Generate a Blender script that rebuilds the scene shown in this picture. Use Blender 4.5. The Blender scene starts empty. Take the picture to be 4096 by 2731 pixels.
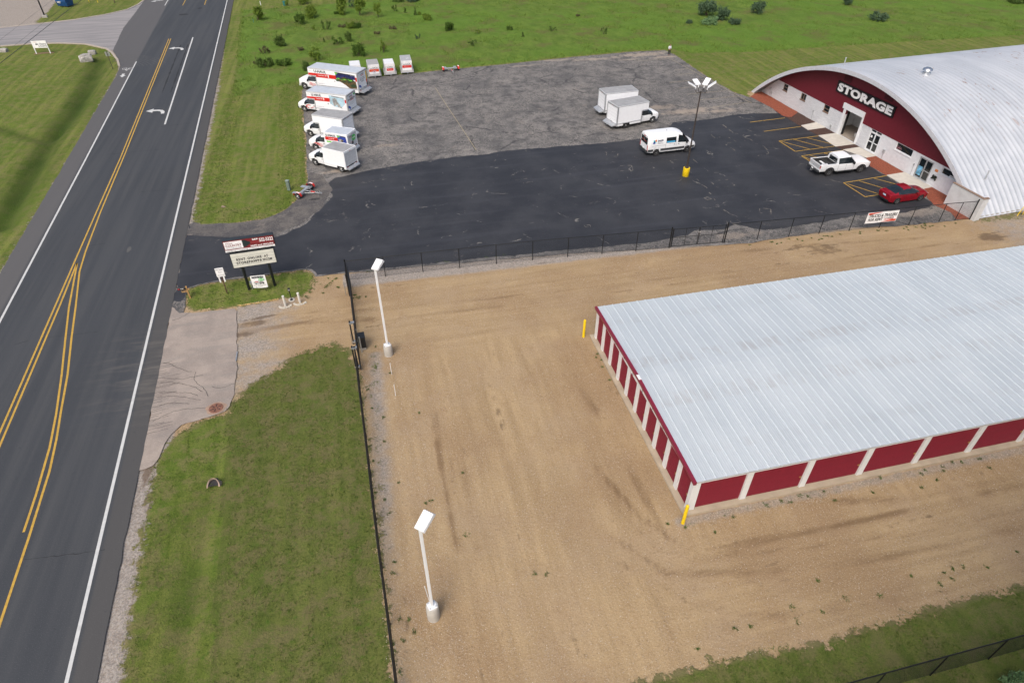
import bpy, bmesh, math, random
import numpy as np
from mathutils import Vector, Matrix, Euler, noise as mnoise
from mathutils.geometry import tessellate_polygon

# ------------------------------------------------------------ camera, sky, sun, exposure
SC = bpy.context.scene
COL = SC.collection
R = math.radians
CAM_H, PITCH, YAW, FPX = 29.2, R(39.6), R(13.24), 2560.0
cam = bpy.data.cameras.new('camera')
cam_ob = bpy.data.objects.new('camera', cam)
COL.objects.link(cam_ob)
cam.sensor_width = 36.0
cam.lens = 36.0 * FPX / 4096.0
cam.clip_end = 3000.0
cam.clip_start = 0.2
cam_ob.location = (0, 0, CAM_H)
cam_ob.rotation_euler = (math.pi / 2 - PITCH, 0, -YAW)
SC.camera = cam_ob

SUN_EL, SUN_AZ = R(50), R(214)          # azimuth clockwise from +Y
world = bpy.data.worlds.new('World')
SC.world = world
world.use_nodes = True
nt = world.node_tree
bg = nt.nodes['Background']
sky = nt.nodes.new('ShaderNodeTexSky')
sky.sky_type = 'NISHITA'
sky.sun_disc = False
sky.sun_elevation = SUN_EL
sky.sun_rotation = SUN_AZ
sky.air_density = 1.0
sky.dust_density = 6.0
sky.ozone_density = 1.0
nt.links.new(sky.outputs[0], bg.inputs[0])
bg.inputs[1].default_value = 0.15
sl = bpy.data.lights.new('sun', 'SUN')
sl.energy = 1.3
sl.angle = R(28)
sl.color = (1.0, 0.97, 0.925)
so = bpy.data.objects.new('sun', sl)
COL.objects.link(so)
sd = Vector((math.sin(SUN_AZ) * math.cos(SUN_EL), math.cos(SUN_AZ) * math.cos(SUN_EL), math.sin(SUN_EL)))
so.rotation_euler = sd.to_track_quat('Z', 'Y').to_euler()
so.location = (0, 0, 60)
SC.view_settings.view_transform = 'Standard'
SC.view_settings.look = 'None'
SC.view_settings.gamma = 1
SC.view_settings.exposure = 0.10

# ------------------------------------------------------------ surveying: photo pixel -> point of the ground plan
_r = np.array([math.cos(YAW), -math.sin(YAW), 0.0])
_h = np.array([math.sin(YAW), math.cos(YAW), 0.0])
_f = _h * math.cos(PITCH) + np.array([0, 0, -math.sin(PITCH)])
_d = np.cross(_f, _r)


def G(px, py, z=0.0):
    d = _r * (px - 2048) / FPX + _d * (py - 1365.5) / FPX + _f
    t = (z - CAM_H) / d[2]
    return (d[0] * t, d[1] * t)


def Zm(x0, y0, s, pts):                  # zoomed crop coordinates -> plan
    return [G(x0 + x * s, y0 + y * s) for x, y in pts]


# ------------------------------------------------------------ tags
def tag(o, label=None, cat=None, group=None, kind=None):
    if label: o['label'] = label
    if cat: o['category'] = cat
    if group: o['group'] = group
    if kind: o['kind'] = kind
    return o


def empty(name, loc=(0, 0, 0), rz=0.0, label=None, cat=None, group=None):
    o = bpy.data.objects.new(name, None)
    o.empty_display_size = 0.3
    COL.objects.link(o)
    o.location = loc
    o.rotation_euler = (0, 0, rz)
    return tag(o, label, cat, group)


def copy_tree(o, parent=None):
    c = o.copy()
    COL.objects.link(c)
    c.parent = parent
    for ch in [x for x in SC.objects if x.parent == o]:
        copy_tree(ch, c)
    return c


# ------------------------------------------------------------ materials
class NT:
    def __init__(s, m):
        m.use_nodes = True
        s.t = m.node_tree
        s.b = s.t.nodes['Principled BSDF']

    def n(s, typ, **kw):
        nd = s.t.nodes.new('ShaderNode' + typ)
        for k, v in kw.items():
            setattr(nd, k, v)
        return nd

    def l(s, a, b):
        s.t.links.new(a, b)

    def val(s, nd, i, v):
        if hasattr(v, 'is_linked') or hasattr(v, 'links'):
            s.l(v, nd.inputs[i])
        else:
            nd.inputs[i].default_value = v

    def math(s, op, a, b=0.0, clamp=False):
        nd = s.n('Math', operation=op)
        nd.use_clamp = clamp
        s.val(nd, 0, a)
        s.val(nd, 1, b)
        return nd.outputs[0]

    def mix(s, f, a, b, blend='MIX'):
        nd = s.n('Mix', data_type='RGBA', blend_type=blend)
        s.val(nd, 0, f)
        for i, v in ((6, a), (7, b)):
            if isinstance(v, tuple):
                nd.inputs[i].default_value = (v[0], v[1], v[2], 1)
            else:
                s.l(v, nd.inputs[i])
        return nd.outputs[2]

    def co(s, scale=(1, 1, 1), world_space=True, rot=(0, 0, 0)):
        if world_space:
            g = s.n('NewGeometry').outputs['Position']
        else:
            g = s.n('TexCoord').outputs['Object']
        mp = s.n('Mapping')
        mp.inputs['Scale'].default_value = scale
        mp.inputs['Rotation'].default_value = rot
        s.l(g, mp.inputs[0])
        return mp.outputs[0]

    def noise(s, vec, scale, detail=3.0, rough=0.55, dist=0.0):
        nd = s.n('TexNoise')
        nd.inputs['Scale'].default_value = scale
        nd.inputs['Detail'].default_value = detail
        nd.inputs['Roughness'].default_value = rough
        nd.inputs['Distortion'].default_value = dist
        s.l(vec, nd.inputs['Vector'])
        return nd.outputs[0]

    def ramp(s, f, a, b, lo=0.0, hi=1.0):
        nd = s.n('MapRange')
        nd.interpolation_type = 'SMOOTHSTEP'
        s.l(f, nd.inputs[0])
        nd.inputs[1].default_value = a
        nd.inputs[2].default_value = b
        nd.inputs[3].default_value = lo
        nd.inputs[4].default_value = hi
        return nd.outputs[0]

    def attr(s, name):
        nd = s.n('Attribute')
        nd.attribute_name = name
        return nd.outputs['Fac']

    def bump(s, h, strength=0.3, dist=0.02):
        nd = s.n('Bump')
        nd.inputs['Strength'].default_value = strength
        nd.inputs['Distance'].default_value = dist
        s.l(h, nd.inputs['Height'])
        s.l(nd.outputs[0], s.b.inputs['Normal'])


MATS = {}


def mat(name, col, rough=0.6, metal=0.0, var=0.06, scale=3.0, spec=0.4, grime=0.0, bump=0.0, emit=0.0):
    if name in MATS: return MATS[name]
    m = bpy.data.materials.new(name)
    t = NT(m)
    v = t.co(world_space=False)
    n1 = t.noise(v, scale, 4)
    k = t.ramp(n1, 0.3, 0.7)
    lo = tuple(c * (1 - var) for c in col)
    hi = tuple(min(1, c * (1 + var)) for c in col)
    c = t.mix(k, lo, hi)
    if grime:
        n2 = t.noise(v, scale * 0.6, 5, 0.7)
        g = t.ramp(n2, 0.52, 0.75, 0, grime)
        c = t.mix(g, c, (col[0] * .45 + .05, col[1] * .43 + .045, col[2] * .4 + .035))
    t.l(c, t.b.inputs['Base Color'])
    t.b.inputs['Roughness'].default_value = rough
    t.b.inputs['Metallic'].default_value = metal
    t.b.inputs['Specular IOR Level'].default_value = spec
    if bump:
        t.bump(t.noise(v, scale * 8, 3), bump, 0.01)
    if emit:
        t.l(c, t.b.inputs['Emission Color'])
        t.b.inputs['Emission Strength'].default_value = emit
    MATS[name] = m
    return m


WHITE = mat('white_paint', (.83, .85, .87), .35, var=.02, grime=.10)
PANEL = mat('white_panel', (.86, .88, .91), .4, var=.02, grime=.05)
VANW = mat('van_white', (.84, .86, .88), .22, var=.015, grime=.04, spec=.5)
ALU = mat('aluminium', (.52, .54, .56), .42, .55, var=.1, scale=5)
ROOFG = mat('truck_roof_grey', (.50, .55, .61), .55, var=.06, scale=2, grime=.15)
ROOFD = mat('weathered_roof_grey', (.33, .335, .34), .65, var=.1, scale=2, grime=.3)
TRIMG = mat('trim_grey', (.50, .515, .53), .45, .2, var=.05)
BLACK = mat('black_plastic', (.015, .016, .018), .45)
GLASS = mat('dark_glass', (.012, .018, .022), .06, spec=.8, var=.3, scale=2)
TYRE = mat('tyre_rubber', (.025, .025, .026), .85, var=.2)
RIMW = mat('white_rim', (.70, .71, .72), .4, grime=.3)
RIMS = mat('steel_rim', (.32, .33, .34), .35, .8)
RED = mat('red_decal', (.62, .022, .016), .4)
ORED = mat('orange_red_decal', (.66, .07, .025), .4, var=.08)
INK = mat('ink_black', (.012, .012, .015), .5)
INKW = mat('ink_white', (.86, .87, .88), .5)
INKG = mat('ink_grey', (.25, .26, .28), .5)
BLUEI = mat('ink_blue', (.02, .09, .42), .45)
GREENI = mat('ink_green', (.05, .50, .08), .45)
FENCE = mat('black_fence_coating', (.012, .013, .014), .4)
GALV = mat('galvanised_steel', (.50, .52, .53), .38, .7, var=.12, scale=6)
MAROON = mat('maroon_metal', (.16, .016, .028), .45, var=.06, grime=.05)
DOORR = mat('door_red', (.185, .010, .022), .38, var=.05)
STUCCO = mat('white_masonry', (.78, .80, .83), .8, var=.05, grime=.12)
YEL = mat('safety_yellow', (.80, .56, .012), .42, var=.05, grime=.12)
CONC = mat('concrete', (.42, .40, .37), .85, var=.1, scale=4, grime=.25, bump=.3)
CONCL = mat('pale_concrete', (.60, .57, .51), .85, var=.06, scale=2, grime=.12, bump=.2)
WOOD = mat('timber', (.42, .25, .10), .75, var=.15, scale=8)
BRONZE = mat('bronze_pole', (.055, .045, .04), .5, var=.15)
LAMPL = mat('tail_lamp', (.45, .02, .02), .25)
LAMPW = mat('head_lamp', (.62, .65, .66), .15, spec=.7)
AMBER = mat('amber_lamp', (.75, .25, .03), .3)


# ------------------------------------------------------------ mesh builder
class MB:
    def __init__(s):
        s.v, s.f, s.m = [], [], []

    def add(s, vs, fs, mi=0, M=None):
        o = len(s.v)
        if M is not None: vs = [tuple(M @ Vector(p)) for p in vs]
        s.v += [tuple(p) for p in vs]
        s.f += [tuple(o + i for i in f) for f in fs]
        s.m += [mi] * len(fs)
        return s

    def box(s, c, d, rz=0.0, mi=0, M=None, taper=1.0):
        x, y, z = d[0] / 2, d[1] / 2, d[2] / 2
        t = taper
        vs = [(-x, -y, -z), (x, -y, -z), (x, y, -z), (-x, y, -z), (-x * t, -y * t, z), (x * t, -y * t, z), (x * t, y * t, z), (-x * t, y * t, z)]
        T = Matrix.Translation(c) @ Matrix.Rotation(rz, 4, 'Z')
        if M is not None: T = M @ T
        return s.add(vs, [(0, 3, 2, 1), (4, 5, 6, 7), (0, 1, 5, 4), (1, 2, 6, 5), (2, 3, 7, 6), (3, 0, 4, 7)], mi, T)

    def bb(s, x0, x1, y0, y1, z0, z1, mi=0, M=None):
        return s.box(((x0 + x1) / 2, (y0 + y1) / 2, (z0 + z1) / 2), (x1 - x0, y1 - y0, z1 - z0), 0, mi, M)

    def tube(s, p0, p1, r0, r1=None, n=10, mi=0, cap=True, M=None):
        r1 = r0 if r1 is None else r1
        p0, p1 = Vector(p0), Vector(p1)
        q = (p1 - p0).to_track_quat('Z', 'Y')
        L = (p1 - p0).length
        vs = []
        for k, (z, r) in enumerate(((0, r0), (L, r1))):
            for i in range(n):
                a = 2 * math.pi * i / n
                vs.append(p0 + q @ Vector((r * math.cos(a), r * math.sin(a), z)))
        fs = [(i, (i + 1) % n, n + (i + 1) % n, n + i) for i in range(n)]
        if cap:
            fs += [tuple(reversed(range(n))), tuple(range(n, 2 * n))]
        return s.add(vs, fs, mi, M)

    def path(s, pts, r, n=6, mi=0):
        for a, b in zip(pts[:-1], pts[1:]):
            s.tube(a, b, r, r, n, mi)
        return s

    def lathe(s, prof, n=20, mi=0, M=None):
        vs = []
        for r, z in prof:
            for i in range(n):
                a = 2 * math.pi * i / n
                vs.append((r * math.cos(a), r * math.sin(a), z))
        fs = []
        for k in range(len(prof) - 1):
            for i in range(n):
                j = (i + 1) % n
                fs.append((k * n + i, k * n + j, (k + 1) * n + j, (k + 1) * n + i))
        fs.append(tuple(reversed(range(n))))
        fs.append(tuple((len(prof) - 1) * n + i for i in range(n)))
        return s.add(vs, fs, mi, M)

    def prism(s, poly, a0, a1, axis='Y', mi=0, M=None):
        n = len(poly)
        if axis == 'Y':
            vs = [(p[0], a0, p[1]) for p in poly] + [(p[0], a1, p[1]) for p in poly]
        elif axis == 'X':
            vs = [(a0, p[0], p[1]) for p in poly] + [(a1, p[0], p[1]) for p in poly]
        else:
            vs = [(p[0], p[1], a0) for p in poly] + [(p[0], p[1], a1) for p in poly]
        fs = [(i, (i + 1) % n, n + (i + 1) % n, n + i) for i in range(n)]
        fs += [tuple(reversed(range(n))), tuple(range(n, 2 * n))]
        return s.add(vs, fs, mi, M)

    def quad(s, a, b, c, d, mi=0):
        return s.add([a, b, c, d], [(0, 1, 2, 3)], mi)

    def sheet(s, poly, z, mi=0):
        tr = tessellate_polygon([[Vector((p[0], p[1], 0)) for p in poly]])
        fs = []
        for t in tr:
            a, b, c = (Vector((*poly[i], 0)) for i in t)
            fs.append(t if (b - a).cross(c - a).z > 0 else (t[0], t[2], t[1]))
        return s.add([(p[0], p[1], z) for p in poly], fs, mi)

    def build(s, name, mats, parent=None, smooth=False, loc=None, bevel=0.0, recalc=True, auto=None):
        me = bpy.data.meshes.new(name)
        me.from_pydata(s.v, [], s.f)
        if not isinstance(mats, (list, tuple)): mats = [mats]
        for m in mats: me.materials.append(m)
        if len(mats) > 1:
            me.polygons.foreach_set('material_index', s.m)
        if recalc or bevel:
            bm = bmesh.new()
            bm.from_mesh(me)
            if bevel:
                bmesh.ops.bevel(bm, geom=[e for e in bm.edges if len(e.link_faces) == 2 and e.calc_face_angle(0) > .6], offset=bevel, segments=2, affect='EDGES', profile=.6)
            if recalc: bmesh.ops.recalc_face_normals(bm, faces=bm.faces)
            bm.to_mesh(me)
            bm.free()
        if smooth:
            me.polygons.foreach_set('use_smooth', [True] * len(me.polygons))
            if auto is not None:
                try:
                    me.set_sharp_from_angle(angle=R(auto))
                except Exception:
                    pass
        me.update()
        o = bpy.data.objects.new(name, me)
        COL.objects.link(o)
        if parent is not None: o.parent = parent
        if loc is not None: o.location = loc
        return o


def text_mesh(txt, size, depth=0.0, bold=0.0, shear=0.0, sx=1.0, spacing=1.0, align='CENTER'):
    cu = bpy.data.curves.new('t', 'FONT')
    cu.body = txt
    cu.size = size
    cu.extrude = depth
    cu.offset = bold
    cu.shear = shear
    cu.space_character = spacing
    cu.align_x = align
    cu.align_y = 'CENTER'
    cu.resolution_u = 3
    ob = bpy.data.objects.new('t', cu)
    COL.objects.link(ob)
    dg = bpy.context.evaluated_depsgraph_get()
    me = bpy.data.meshes.new_from_object(ob.evaluated_get(dg))
    vs = [(v.co.x * sx, v.co.y, v.co.z) for v in me.vertices]
    fs = [tuple(p.vertices) for p in me.polygons]
    bpy.data.objects.remove(ob)
    bpy.data.curves.remove(cu)
    bpy.data.meshes.remove(me)
    return vs, fs


def put_text(mb, txt, size, M, mi=0, width=None, **kw):
    """lay flat lettering in the local XY plane of M; width squeezes it to fit"""
    vs, fs = text_mesh(txt, size, **kw)
    if not vs: return
    if width:
        w = max(v[0] for v in vs) - min(v[0] for v in vs)
        k = width / w
        vs = [(v[0] * k, v[1], v[2]) for v in vs]
    mb.add(vs, fs, mi, M)


def frame(o, xdir, ydir):
    """matrix with given origin, x axis and y axis (z = cross)"""
    x = Vector(xdir).normalized()
    y = Vector(ydir).normalized()
    z = x.cross(y)
    M = Matrix.Identity(4)
    for i in range(3):
        M[i][0], M[i][1], M[i][2], M[i][3] = x[i], y[i], z[i], o[i]
    return M


def rough_poly(poly, step=0.3, amp=0.08, seed=0, closed=True, keep=()):
    out = []
    n = len(poly)
    for i in range(n if closed else n - 1):
        a, b = poly[i], poly[(i + 1) % n]
        L = math.hypot(b[0] - a[0], b[1] - a[1])
        if L < 1e-6: continue
        if i in keep:
            out.append(a)
            continue
        k = max(1, int(L / step))
        nx, ny = -(b[1] - a[1]) / L, (b[0] - a[0]) / L
        for j in range(k):
            t = j / k
            x, y = a[0] + (b[0] - a[0]) * t, a[1] + (b[1] - a[1]) * t
            d = amp * (1.4 * mnoise.noise(Vector((x * .8, y * .8, seed))) + .8 * mnoise.noise(Vector((x * 3, y * 3, seed + 5))))
            if j == 0: d *= .4
            out.append((x + nx * d, y + ny * d))
    return out
# ------------------------------------------------------------ plan of the site
RS = -0.0506                                   # the road leans a little west of the yard's grid


def road_x(lat, y): return lat - 15.3 + RS * y


island = [(-15.47, 46.65), (-14.79, 46.93), (-12.65, 47.27), (-10.54, 47.22), (-8.41, 47.34), (-6.78, 47.37), (-6.07, 47.1), (-5.68, 46.13), (-5.73, 44.45), (-6.61, 43.61), (-8.56, 43.51), (-11.36, 43.25), (-12.84, 43.25), (-14.58, 43.48), (-15.28, 44.27), (-15.51, 45.52)]
gp = lambda L: [G(*p) for p in L]
lawn_sw = gp([(475, 2731), (561, 2175), (600, 1950), (628, 1830), (700, 1740), (800, 1680), (900, 1650), (944, 1590), (1000, 1540), (1100, 1480), (1180, 1420), (1330, 1370), (1400, 1400), (1440, 1500), (1500, 2000), (1560, 2500), (1580, 2731)]) + [(-2.0, -20), (-12.8, -20)]
lot_n = gp([(1472, 312.5), (1655, 295), (1765, 283), (2000, 260), (2272, 232), (2510, 210), (2659, 202), (2700, 221)])
lot_ne = gp([(2787, 281), (2872, 336), (2935, 370), (3000, 391)])
lot_w = gp([(1233, 725), (1228, 692), (1225, 623), (1225, 564), (1217, 495), (1208, 366)])
lot_nw = [(-6.6, 96.2)]
drive_n = gp([(1184, 804), (1151, 835), (1100, 862), (1045, 880), (975, 890), (921, 894), (850, 897), (804, 898), (775, 888)])
verge = gp([(770, 862), (797, 759), (824, 600), (868, 383), (891, 213), (907, 85), (922, 0)])
grass_ne = lot_w + lot_nw + lot_n + lot_ne + [(51.4, 78.7), (180, 86), (700, 100), (700, 900), (-62, 900)] + list(reversed(verge)) + list(reversed(drive_n))
lawn_w = gp([(0, 1097), (263, 660), (425, 374), (468, 300), (478, 268), (470, 240), (448, 212), (425, 196), (340, 178), (234, 174), (127, 177), (0, 187)]) + [(-300, 118), (-300, -40), (road_x(-12.9, -40), -40)]
lawn_nw = gp([(157, 97), (298, 81), (425, 60), (510, 40), (552, 21), (578, 1)]) + [(-64, 520), (-300, 520), (-120, 240)] + gp([(230, 0), (187, 51), (142, 88)])
lawn_s = gp([(2520, 2731), (2700, 2690), (2830, 2655), (2988, 2620), (3299, 2562), (3630, 2458), (3926, 2379), (4096, 2347)]) + [(60, 9.0), (300, 8), (300, -60), (4, -60), (4, 4)]
strip_q = [(54.9, 42.15), (57, 42.2), (60, 42.5), (80, 43.4), (120, 45), (120, 44), (80, 42.0), (60, 41.0), (56, 40.9), (53.6, 41.3)]
field = gp([(968, 40), (935, 383), (1000, 378), (1064, 353), (1127, 340), (1200, 327)]) + [(-6.4, 96.9)] + gp([(1472, 308), (1655, 290), (1765, 278), (2000, 255), (2272, 227), (2510, 204), (2680, 196), (2760, 212), (3000, 209), (3326, 186), (3699, 163), (4096, 140)]) + [(200, 84), (700, 92), (700, 900), (20, 900), (6, 175)] + gp([(1467, 4), (1300, 18), (1100, 34)])
gravel_nw = [(-300, 128)] + gp([(0, 115), (60, 108), (157, 97), (142, 88), (187, 51), (230, 0)]) + [(-120, 240), (-300, 400)]


def sdist(P, poly, chunk=None):
    """signed distance of points (N,2) to a polygon, + inside"""
    poly = np.asarray(poly, float)
    d2 = np.full(len(P), 1e18)
    ins = np.zeros(len(P), bool)
    n = len(poly)
    for i in range(n):
        a, b = poly[i], poly[(i + 1) % n]
        ab = b - a
        L = ab @ ab
        if L < 1e-12: continue
        t = np.clip(((P - a) @ ab) / L, 0, 1)
        q = P - (a + t[:, None] * ab)
        d2 = np.minimum(d2, (q * q).sum(1))
        c = ((a[1] > P[:, 1]) != (b[1] > P[:, 1]))
        if c.any():
            xs = a[0] + (P[:, 1] - a[1]) / ((b[1] - a[1]) if b[1] != a[1] else 1e-9) * ab[0]
            ins ^= c & (P[:, 0] < xs)
    d = np.sqrt(d2)
    return np.where(ins, d, -d)


def seg_dist(P, pts):
    d2 = np.full(len(P), 1e18)
    for a, b in zip(pts[:-1], pts[1:]):
        a, b = np.array(a), np.array(b)
        ab = b - a
        t = np.clip(((P - a) @ ab) / (ab @ ab), 0, 1)
        q = P - (a + t[:, None] * ab)
        d2 = np.minimum(d2, (q * q).sum(1))
    return np.sqrt(d2)


def axis_pts(segs):
    out = []
    for a, b, s in segs:
        out += list(np.arange(a, b - 1e-6, s))
    out.append(segs[-1][1])
    return np.array(out)


gx = axis_pts([(-700, -120, 40), (-120, -60, 3), (-60, -36, .6), (-36, 62, .3), (62, 140, 1.0), (140, 180, 8), (180, 740, 40)])
gy = axis_pts([(-300, -20, 28), (-20, 4, 2), (4, 60, .28), (60, 170, .55), (170, 250, 10), (250, 930, 40)])
NX, NY = len(gx), len(gy)
XX, YY = np.meshgrid(gx, gy)
PT = np.stack([XX.ravel(), YY.ravel()], 1)

rng = np.random.RandomState(4)


def vnoise(P, scale, seed):
    """cheap value noise for laying out masks and relief"""
    q = P * scale + seed * 17.31
    i = np.floor(q).astype(int)
    f = q - i
    f = f * f * (3 - 2 * f)

    def h(a, b):
        v = np.sin(a * 127.1 + b * 311.7 + seed * 74.7) * 43758.5453
        return v - np.floor(v)
    a = h(i[:, 0], i[:, 1]); b = h(i[:, 0] + 1, i[:, 1]); c = h(i[:, 0], i[:, 1] + 1); d = h(i[:, 0] + 1, i[:, 1] + 1)
    return (a * (1 - f[:, 0]) + b * f[:, 0]) * (1 - f[:, 1]) + (c * (1 - f[:, 0]) + d * f[:, 0]) * f[:, 1]


regions = {'lawn_sw': lawn_sw, 'island': island, 'ne': grass_ne, 'w': lawn_w, 'nw': lawn_nw, 's': lawn_s, 'q': strip_q}
sds = {k: sdist(PT, v) for k, v in regions.items()}
gr = np.max(np.stack(list(sds.values())), 0)
gr_soft = np.clip(gr, -3, 3)
gr_soft = np.where(sds['q'] > -1.5, np.maximum(np.minimum(sds['q'], .12) - .1, np.clip(np.max(np.stack([v for k, v in sds.items() if k != 'q']), 0), -3, 3)), gr_soft)
tall = sdist(PT, field)
lat = PT[:, 0] + 15.3 - RS * PT[:, 1]

# relief: roadside ditches, faint undulation (never above the pavements)
ditch_a = gp([(400, 240), (350, 350), (290, 450), (225, 520), (150, 640), (60, 800), (0, 900)])
ditch_b = gp([(0, 505), (90, 540), (165, 555), (225, 520)])
z = -0.035 * vnoise(PT, .7, 1) - 0.02 * vnoise(PT, 2.3, 2)
da, db = seg_dist(PT, ditch_a), seg_dist(PT, ditch_b)
z -= .55 * np.exp(-(da / 1.0) ** 2) + .3 * np.exp(-(db / .8) ** 2)
ditch_c = gp([(850, 1000 + 950), (800, 2050), (760, 2250), (740, 2500), (730, 2731)])
dc = seg_dist(PT, ditch_c)
z -= .28 * np.exp(-(dc / 1.3) ** 2)
lush = np.maximum(.95 * np.exp(-(da / 1.5) ** 2) * (vnoise(PT, .5, 31) * .4 + .75), .7 * np.exp(-(db / .6) ** 2))
lush = np.maximum(lush, .55 * np.exp(-(dc / 1.0) ** 2) * vnoise(PT, .35, 33))
dry = np.clip(np.where(sds['lawn_sw'] > -.3, .55 + .6 * (lat > 6), .35) + .35 * (sds['s'] > -.3), 0, 1)
bumpf = np.clip(tall / 2.5, 0, 1)
z += bumpf * (.22 * vnoise(PT, .35, 3) + .16 * vnoise(PT, 1.1, 4) - .05)

grey = np.zeros(len(PT))
grey = np.maximum(grey, .9 * np.exp(-(np.clip(np.abs(PT[:, 1] - (45.0 - .026 * (PT[:, 0] + 3))) - .55, 0, 9) / .5) ** 2) * (PT[:, 0] > -3.5) * (PT[:, 0] < 54))
grey = np.maximum(grey, .75 * np.exp(-((PT[:, 0] + 1.7 + .03 * (30 - PT[:, 1])) / .75) ** 2) * (PT[:, 1] < 35.5) * (.35 + .65 * vnoise(PT, .3, 9)))
grey = np.maximum(grey, .75 * (lat > 1) * (lat < 3.0) * (PT[:, 1] < 31))
grey = np.maximum(grey, 1.0 * (lat > .5) * (lat < 3.5) * (PT[:, 1] > 57))
grey = np.maximum(grey, 1.0 * (lat < -11.5))
grey = np.maximum(grey, .62 * np.clip((-4.5 - PT[:, 0]) / 5.0, 0, 1) * (PT[:, 0] > -11.5) * (PT[:, 1] < 44) * (PT[:, 1] > 32) * (.55 + .6 * vnoise(PT * [.35, 1.6], 1.0, 41)))
grey = np.maximum(grey, .6 * np.exp(-((PT[:, 1] - 17.6) / .35) ** 2) * (PT[:, 0] > 13) * (PT[:, 0] < 75))
grey = np.maximum(grey, .6 * np.exp(-((PT[:, 0] - 49.5) / 3) ** 2) * np.exp(-((PT[:, 1] - 44.0) / 1.5) ** 2))
grey = np.maximum(grey, .5 * np.clip((PT[:, 0] - 50) / 6, 0, 1) * (PT[:, 1] > 33) * (PT[:, 1] < 43))
damp_blobs = [((1010, 1290), 1.5, .55, .9), ((1080, 1262), 1.6, .3, .7), ((980, 1340), 1.2, .35, .6), ((1040, 1390), 1.6, .25, .35), ((3310, 1000), 2.8, 1.0, .75), ((3200, 985), 1.6, .5, .5), ((3480, 990), 2.2, .35, .5), ((3975, 950), 1.6, .8, 1.0), ((2870, 975), 1.5, .3, .3),
              ((600, 1870), .35, 1.6, 1.0), ((590, 2010), .4, 1.8, .5), ((2450, 1560), .8, .9, .35), ((2560, 1720), .9, 1.2, .3), ((1790, 1900), .35, 2.2, .45), ((1760, 1990), .3, 1.2, .4), ((3080, 2250), 2.2, .25, .4), ((3450, 2210), 3.2, .2, .45), ((3700, 2060), 3.4, .22, .4), ((3300, 2130), 2.6, .2, .35), ((3750, 2170), 3.0, .2, .35), ((3010, 2450), 2.0, .25, .25), ((2850, 2080), .8, .5, .3), ((2900, 2190), 1.5, .25, .3), ((2560, 2240), 1.2, .6, .3)]
damp = np.zeros(len(PT))
for (px, py), ax, ay, s in damp_blobs:
    cx, cy = G(px, py)
    r = np.hypot((PT[:, 0] - cx) / ax, (PT[:, 1] - cy) / ay)
    damp = np.maximum(damp, s * np.clip(1.25 - r, 0, 1))
track = np.zeros(len(PT))
ZT = lambda x0, y0, s, L: [G(x0 + x * s, y0 + y * s) for x, y in L]
for L, w_, s_ in ((ZT(1300, 1500, .7852, [(560, 200), (585, 420), (620, 600), (645, 750), (690, 900)]), .22, .9), (ZT(1300, 1500, .7852, [(700, 380), (725, 560), (735, 700), (770, 900)]), .22, .6), (ZT(1300, 1500, .7852, [(640, 420), (680, 620), (700, 760)]), .12, .5),
                  (ZT(2700, 1600, .7214, [(-500, 300), (-200, 640), (0, 780), (150, 840), (500, 770), (900, 690), (1400, 590), (1950, 470)]), .22, .8), (ZT(2700, 1600, .7214, [(-350, 560), (-100, 820), (160, 880), (600, 830), (1300, 740), (1950, 600)]), .2, .6),
                  (ZT(2700, 1600, .7214, [(-420, 700), (-50, 960), (350, 950), (800, 930), (1300, 850), (1950, 700)]), .3, .7), (ZT(2700, 1600, .7214, [(-300, 900), (100, 1130), (500, 1200), (1000, 1150), (1500, 1050)]), .3, .5), (ZT(2700, 1600, .7214, [(900, 560), (1300, 540), (1950, 420)]), .35, .6),
                  ([G(1230, 1250), G(1500, 1235), G(2000, 1190), G(2600, 1120), G(3300, 1040), G(4096, 930)], .25, .55), ([G(1100, 1270), G(1600, 1270), G(2100, 1215), G(2900, 1110), G(3700, 1010)], .22, .5), ([G(960, 1330), G(1200, 1290), G(1500, 1280)], .3, .7), ([G(2900, 1010), G(3300, 975), G(3700, 950)], .3, .6),
                  ([G(2250, 1400), G(2330, 1560), G(2450, 1750), G(2560, 1950), G(2650, 2120)], .35, .6), ([G(2050, 1350), G(2150, 1560), G(2280, 1800), G(2400, 2050)], .3, .35), ([G(1950, 1300), G(1930, 1500), G(1960, 1800), G(2040, 2100)], .3, .3)):
    dd = seg_dist(PT, L)
    along = vnoise(PT, .45, 51) * .6 + vnoise(PT, 1.3, 52) * .4
    track = np.maximum(track, .85 * s_ * np.exp(-(dd / w_) ** 2) * np.clip(along * 1.5 - .1, 0, 1))
ew = np.clip(np.maximum((PT[:, 1] - 33.5) / 2.5, np.minimum((17.0 - PT[:, 1]) / 2.0, (PT[:, 0] - 10.0) / 3)), 0, 1)
weed = np.zeros(len(PT))
weed = np.maximum(weed, .9 * np.exp(-((PT[:, 0] + 1.9 + .03 * (30 - PT[:, 1])) / .55) ** 2) * (PT[:, 1] < 35.5))
weed = np.maximum(weed, .75 * np.exp(-((PT[:, 1] - 17.55) / .45) ** 2) * (PT[:, 0] > 13))
weed = np.maximum(weed, .8 * np.exp(-((PT[:, 1] - (43.2 - .03 * (PT[:, 0] - 15))) / .45) ** 2) * (PT[:, 0] > -3) * (.25 + .75 * np.clip((PT[:, 0] - 28) / 12, 0, 1)))
weed = np.maximum(weed, .5 * np.exp(-((PT[:, 1] - 45.9) / .3) ** 2) * (PT[:, 0] > -3) * (PT[:, 0] < 14))
weed = np.maximum(weed, .9 * np.exp(-(np.hypot((PT[:, 0] + 4.6), (PT[:, 1] - 44.6) / .9) / 1.5) ** 2))
weed = np.maximum(weed, .7 * np.exp(-(np.hypot((PT[:, 0] + 1.3), (PT[:, 1] - 35.0)) / 1.2) ** 2))
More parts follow.
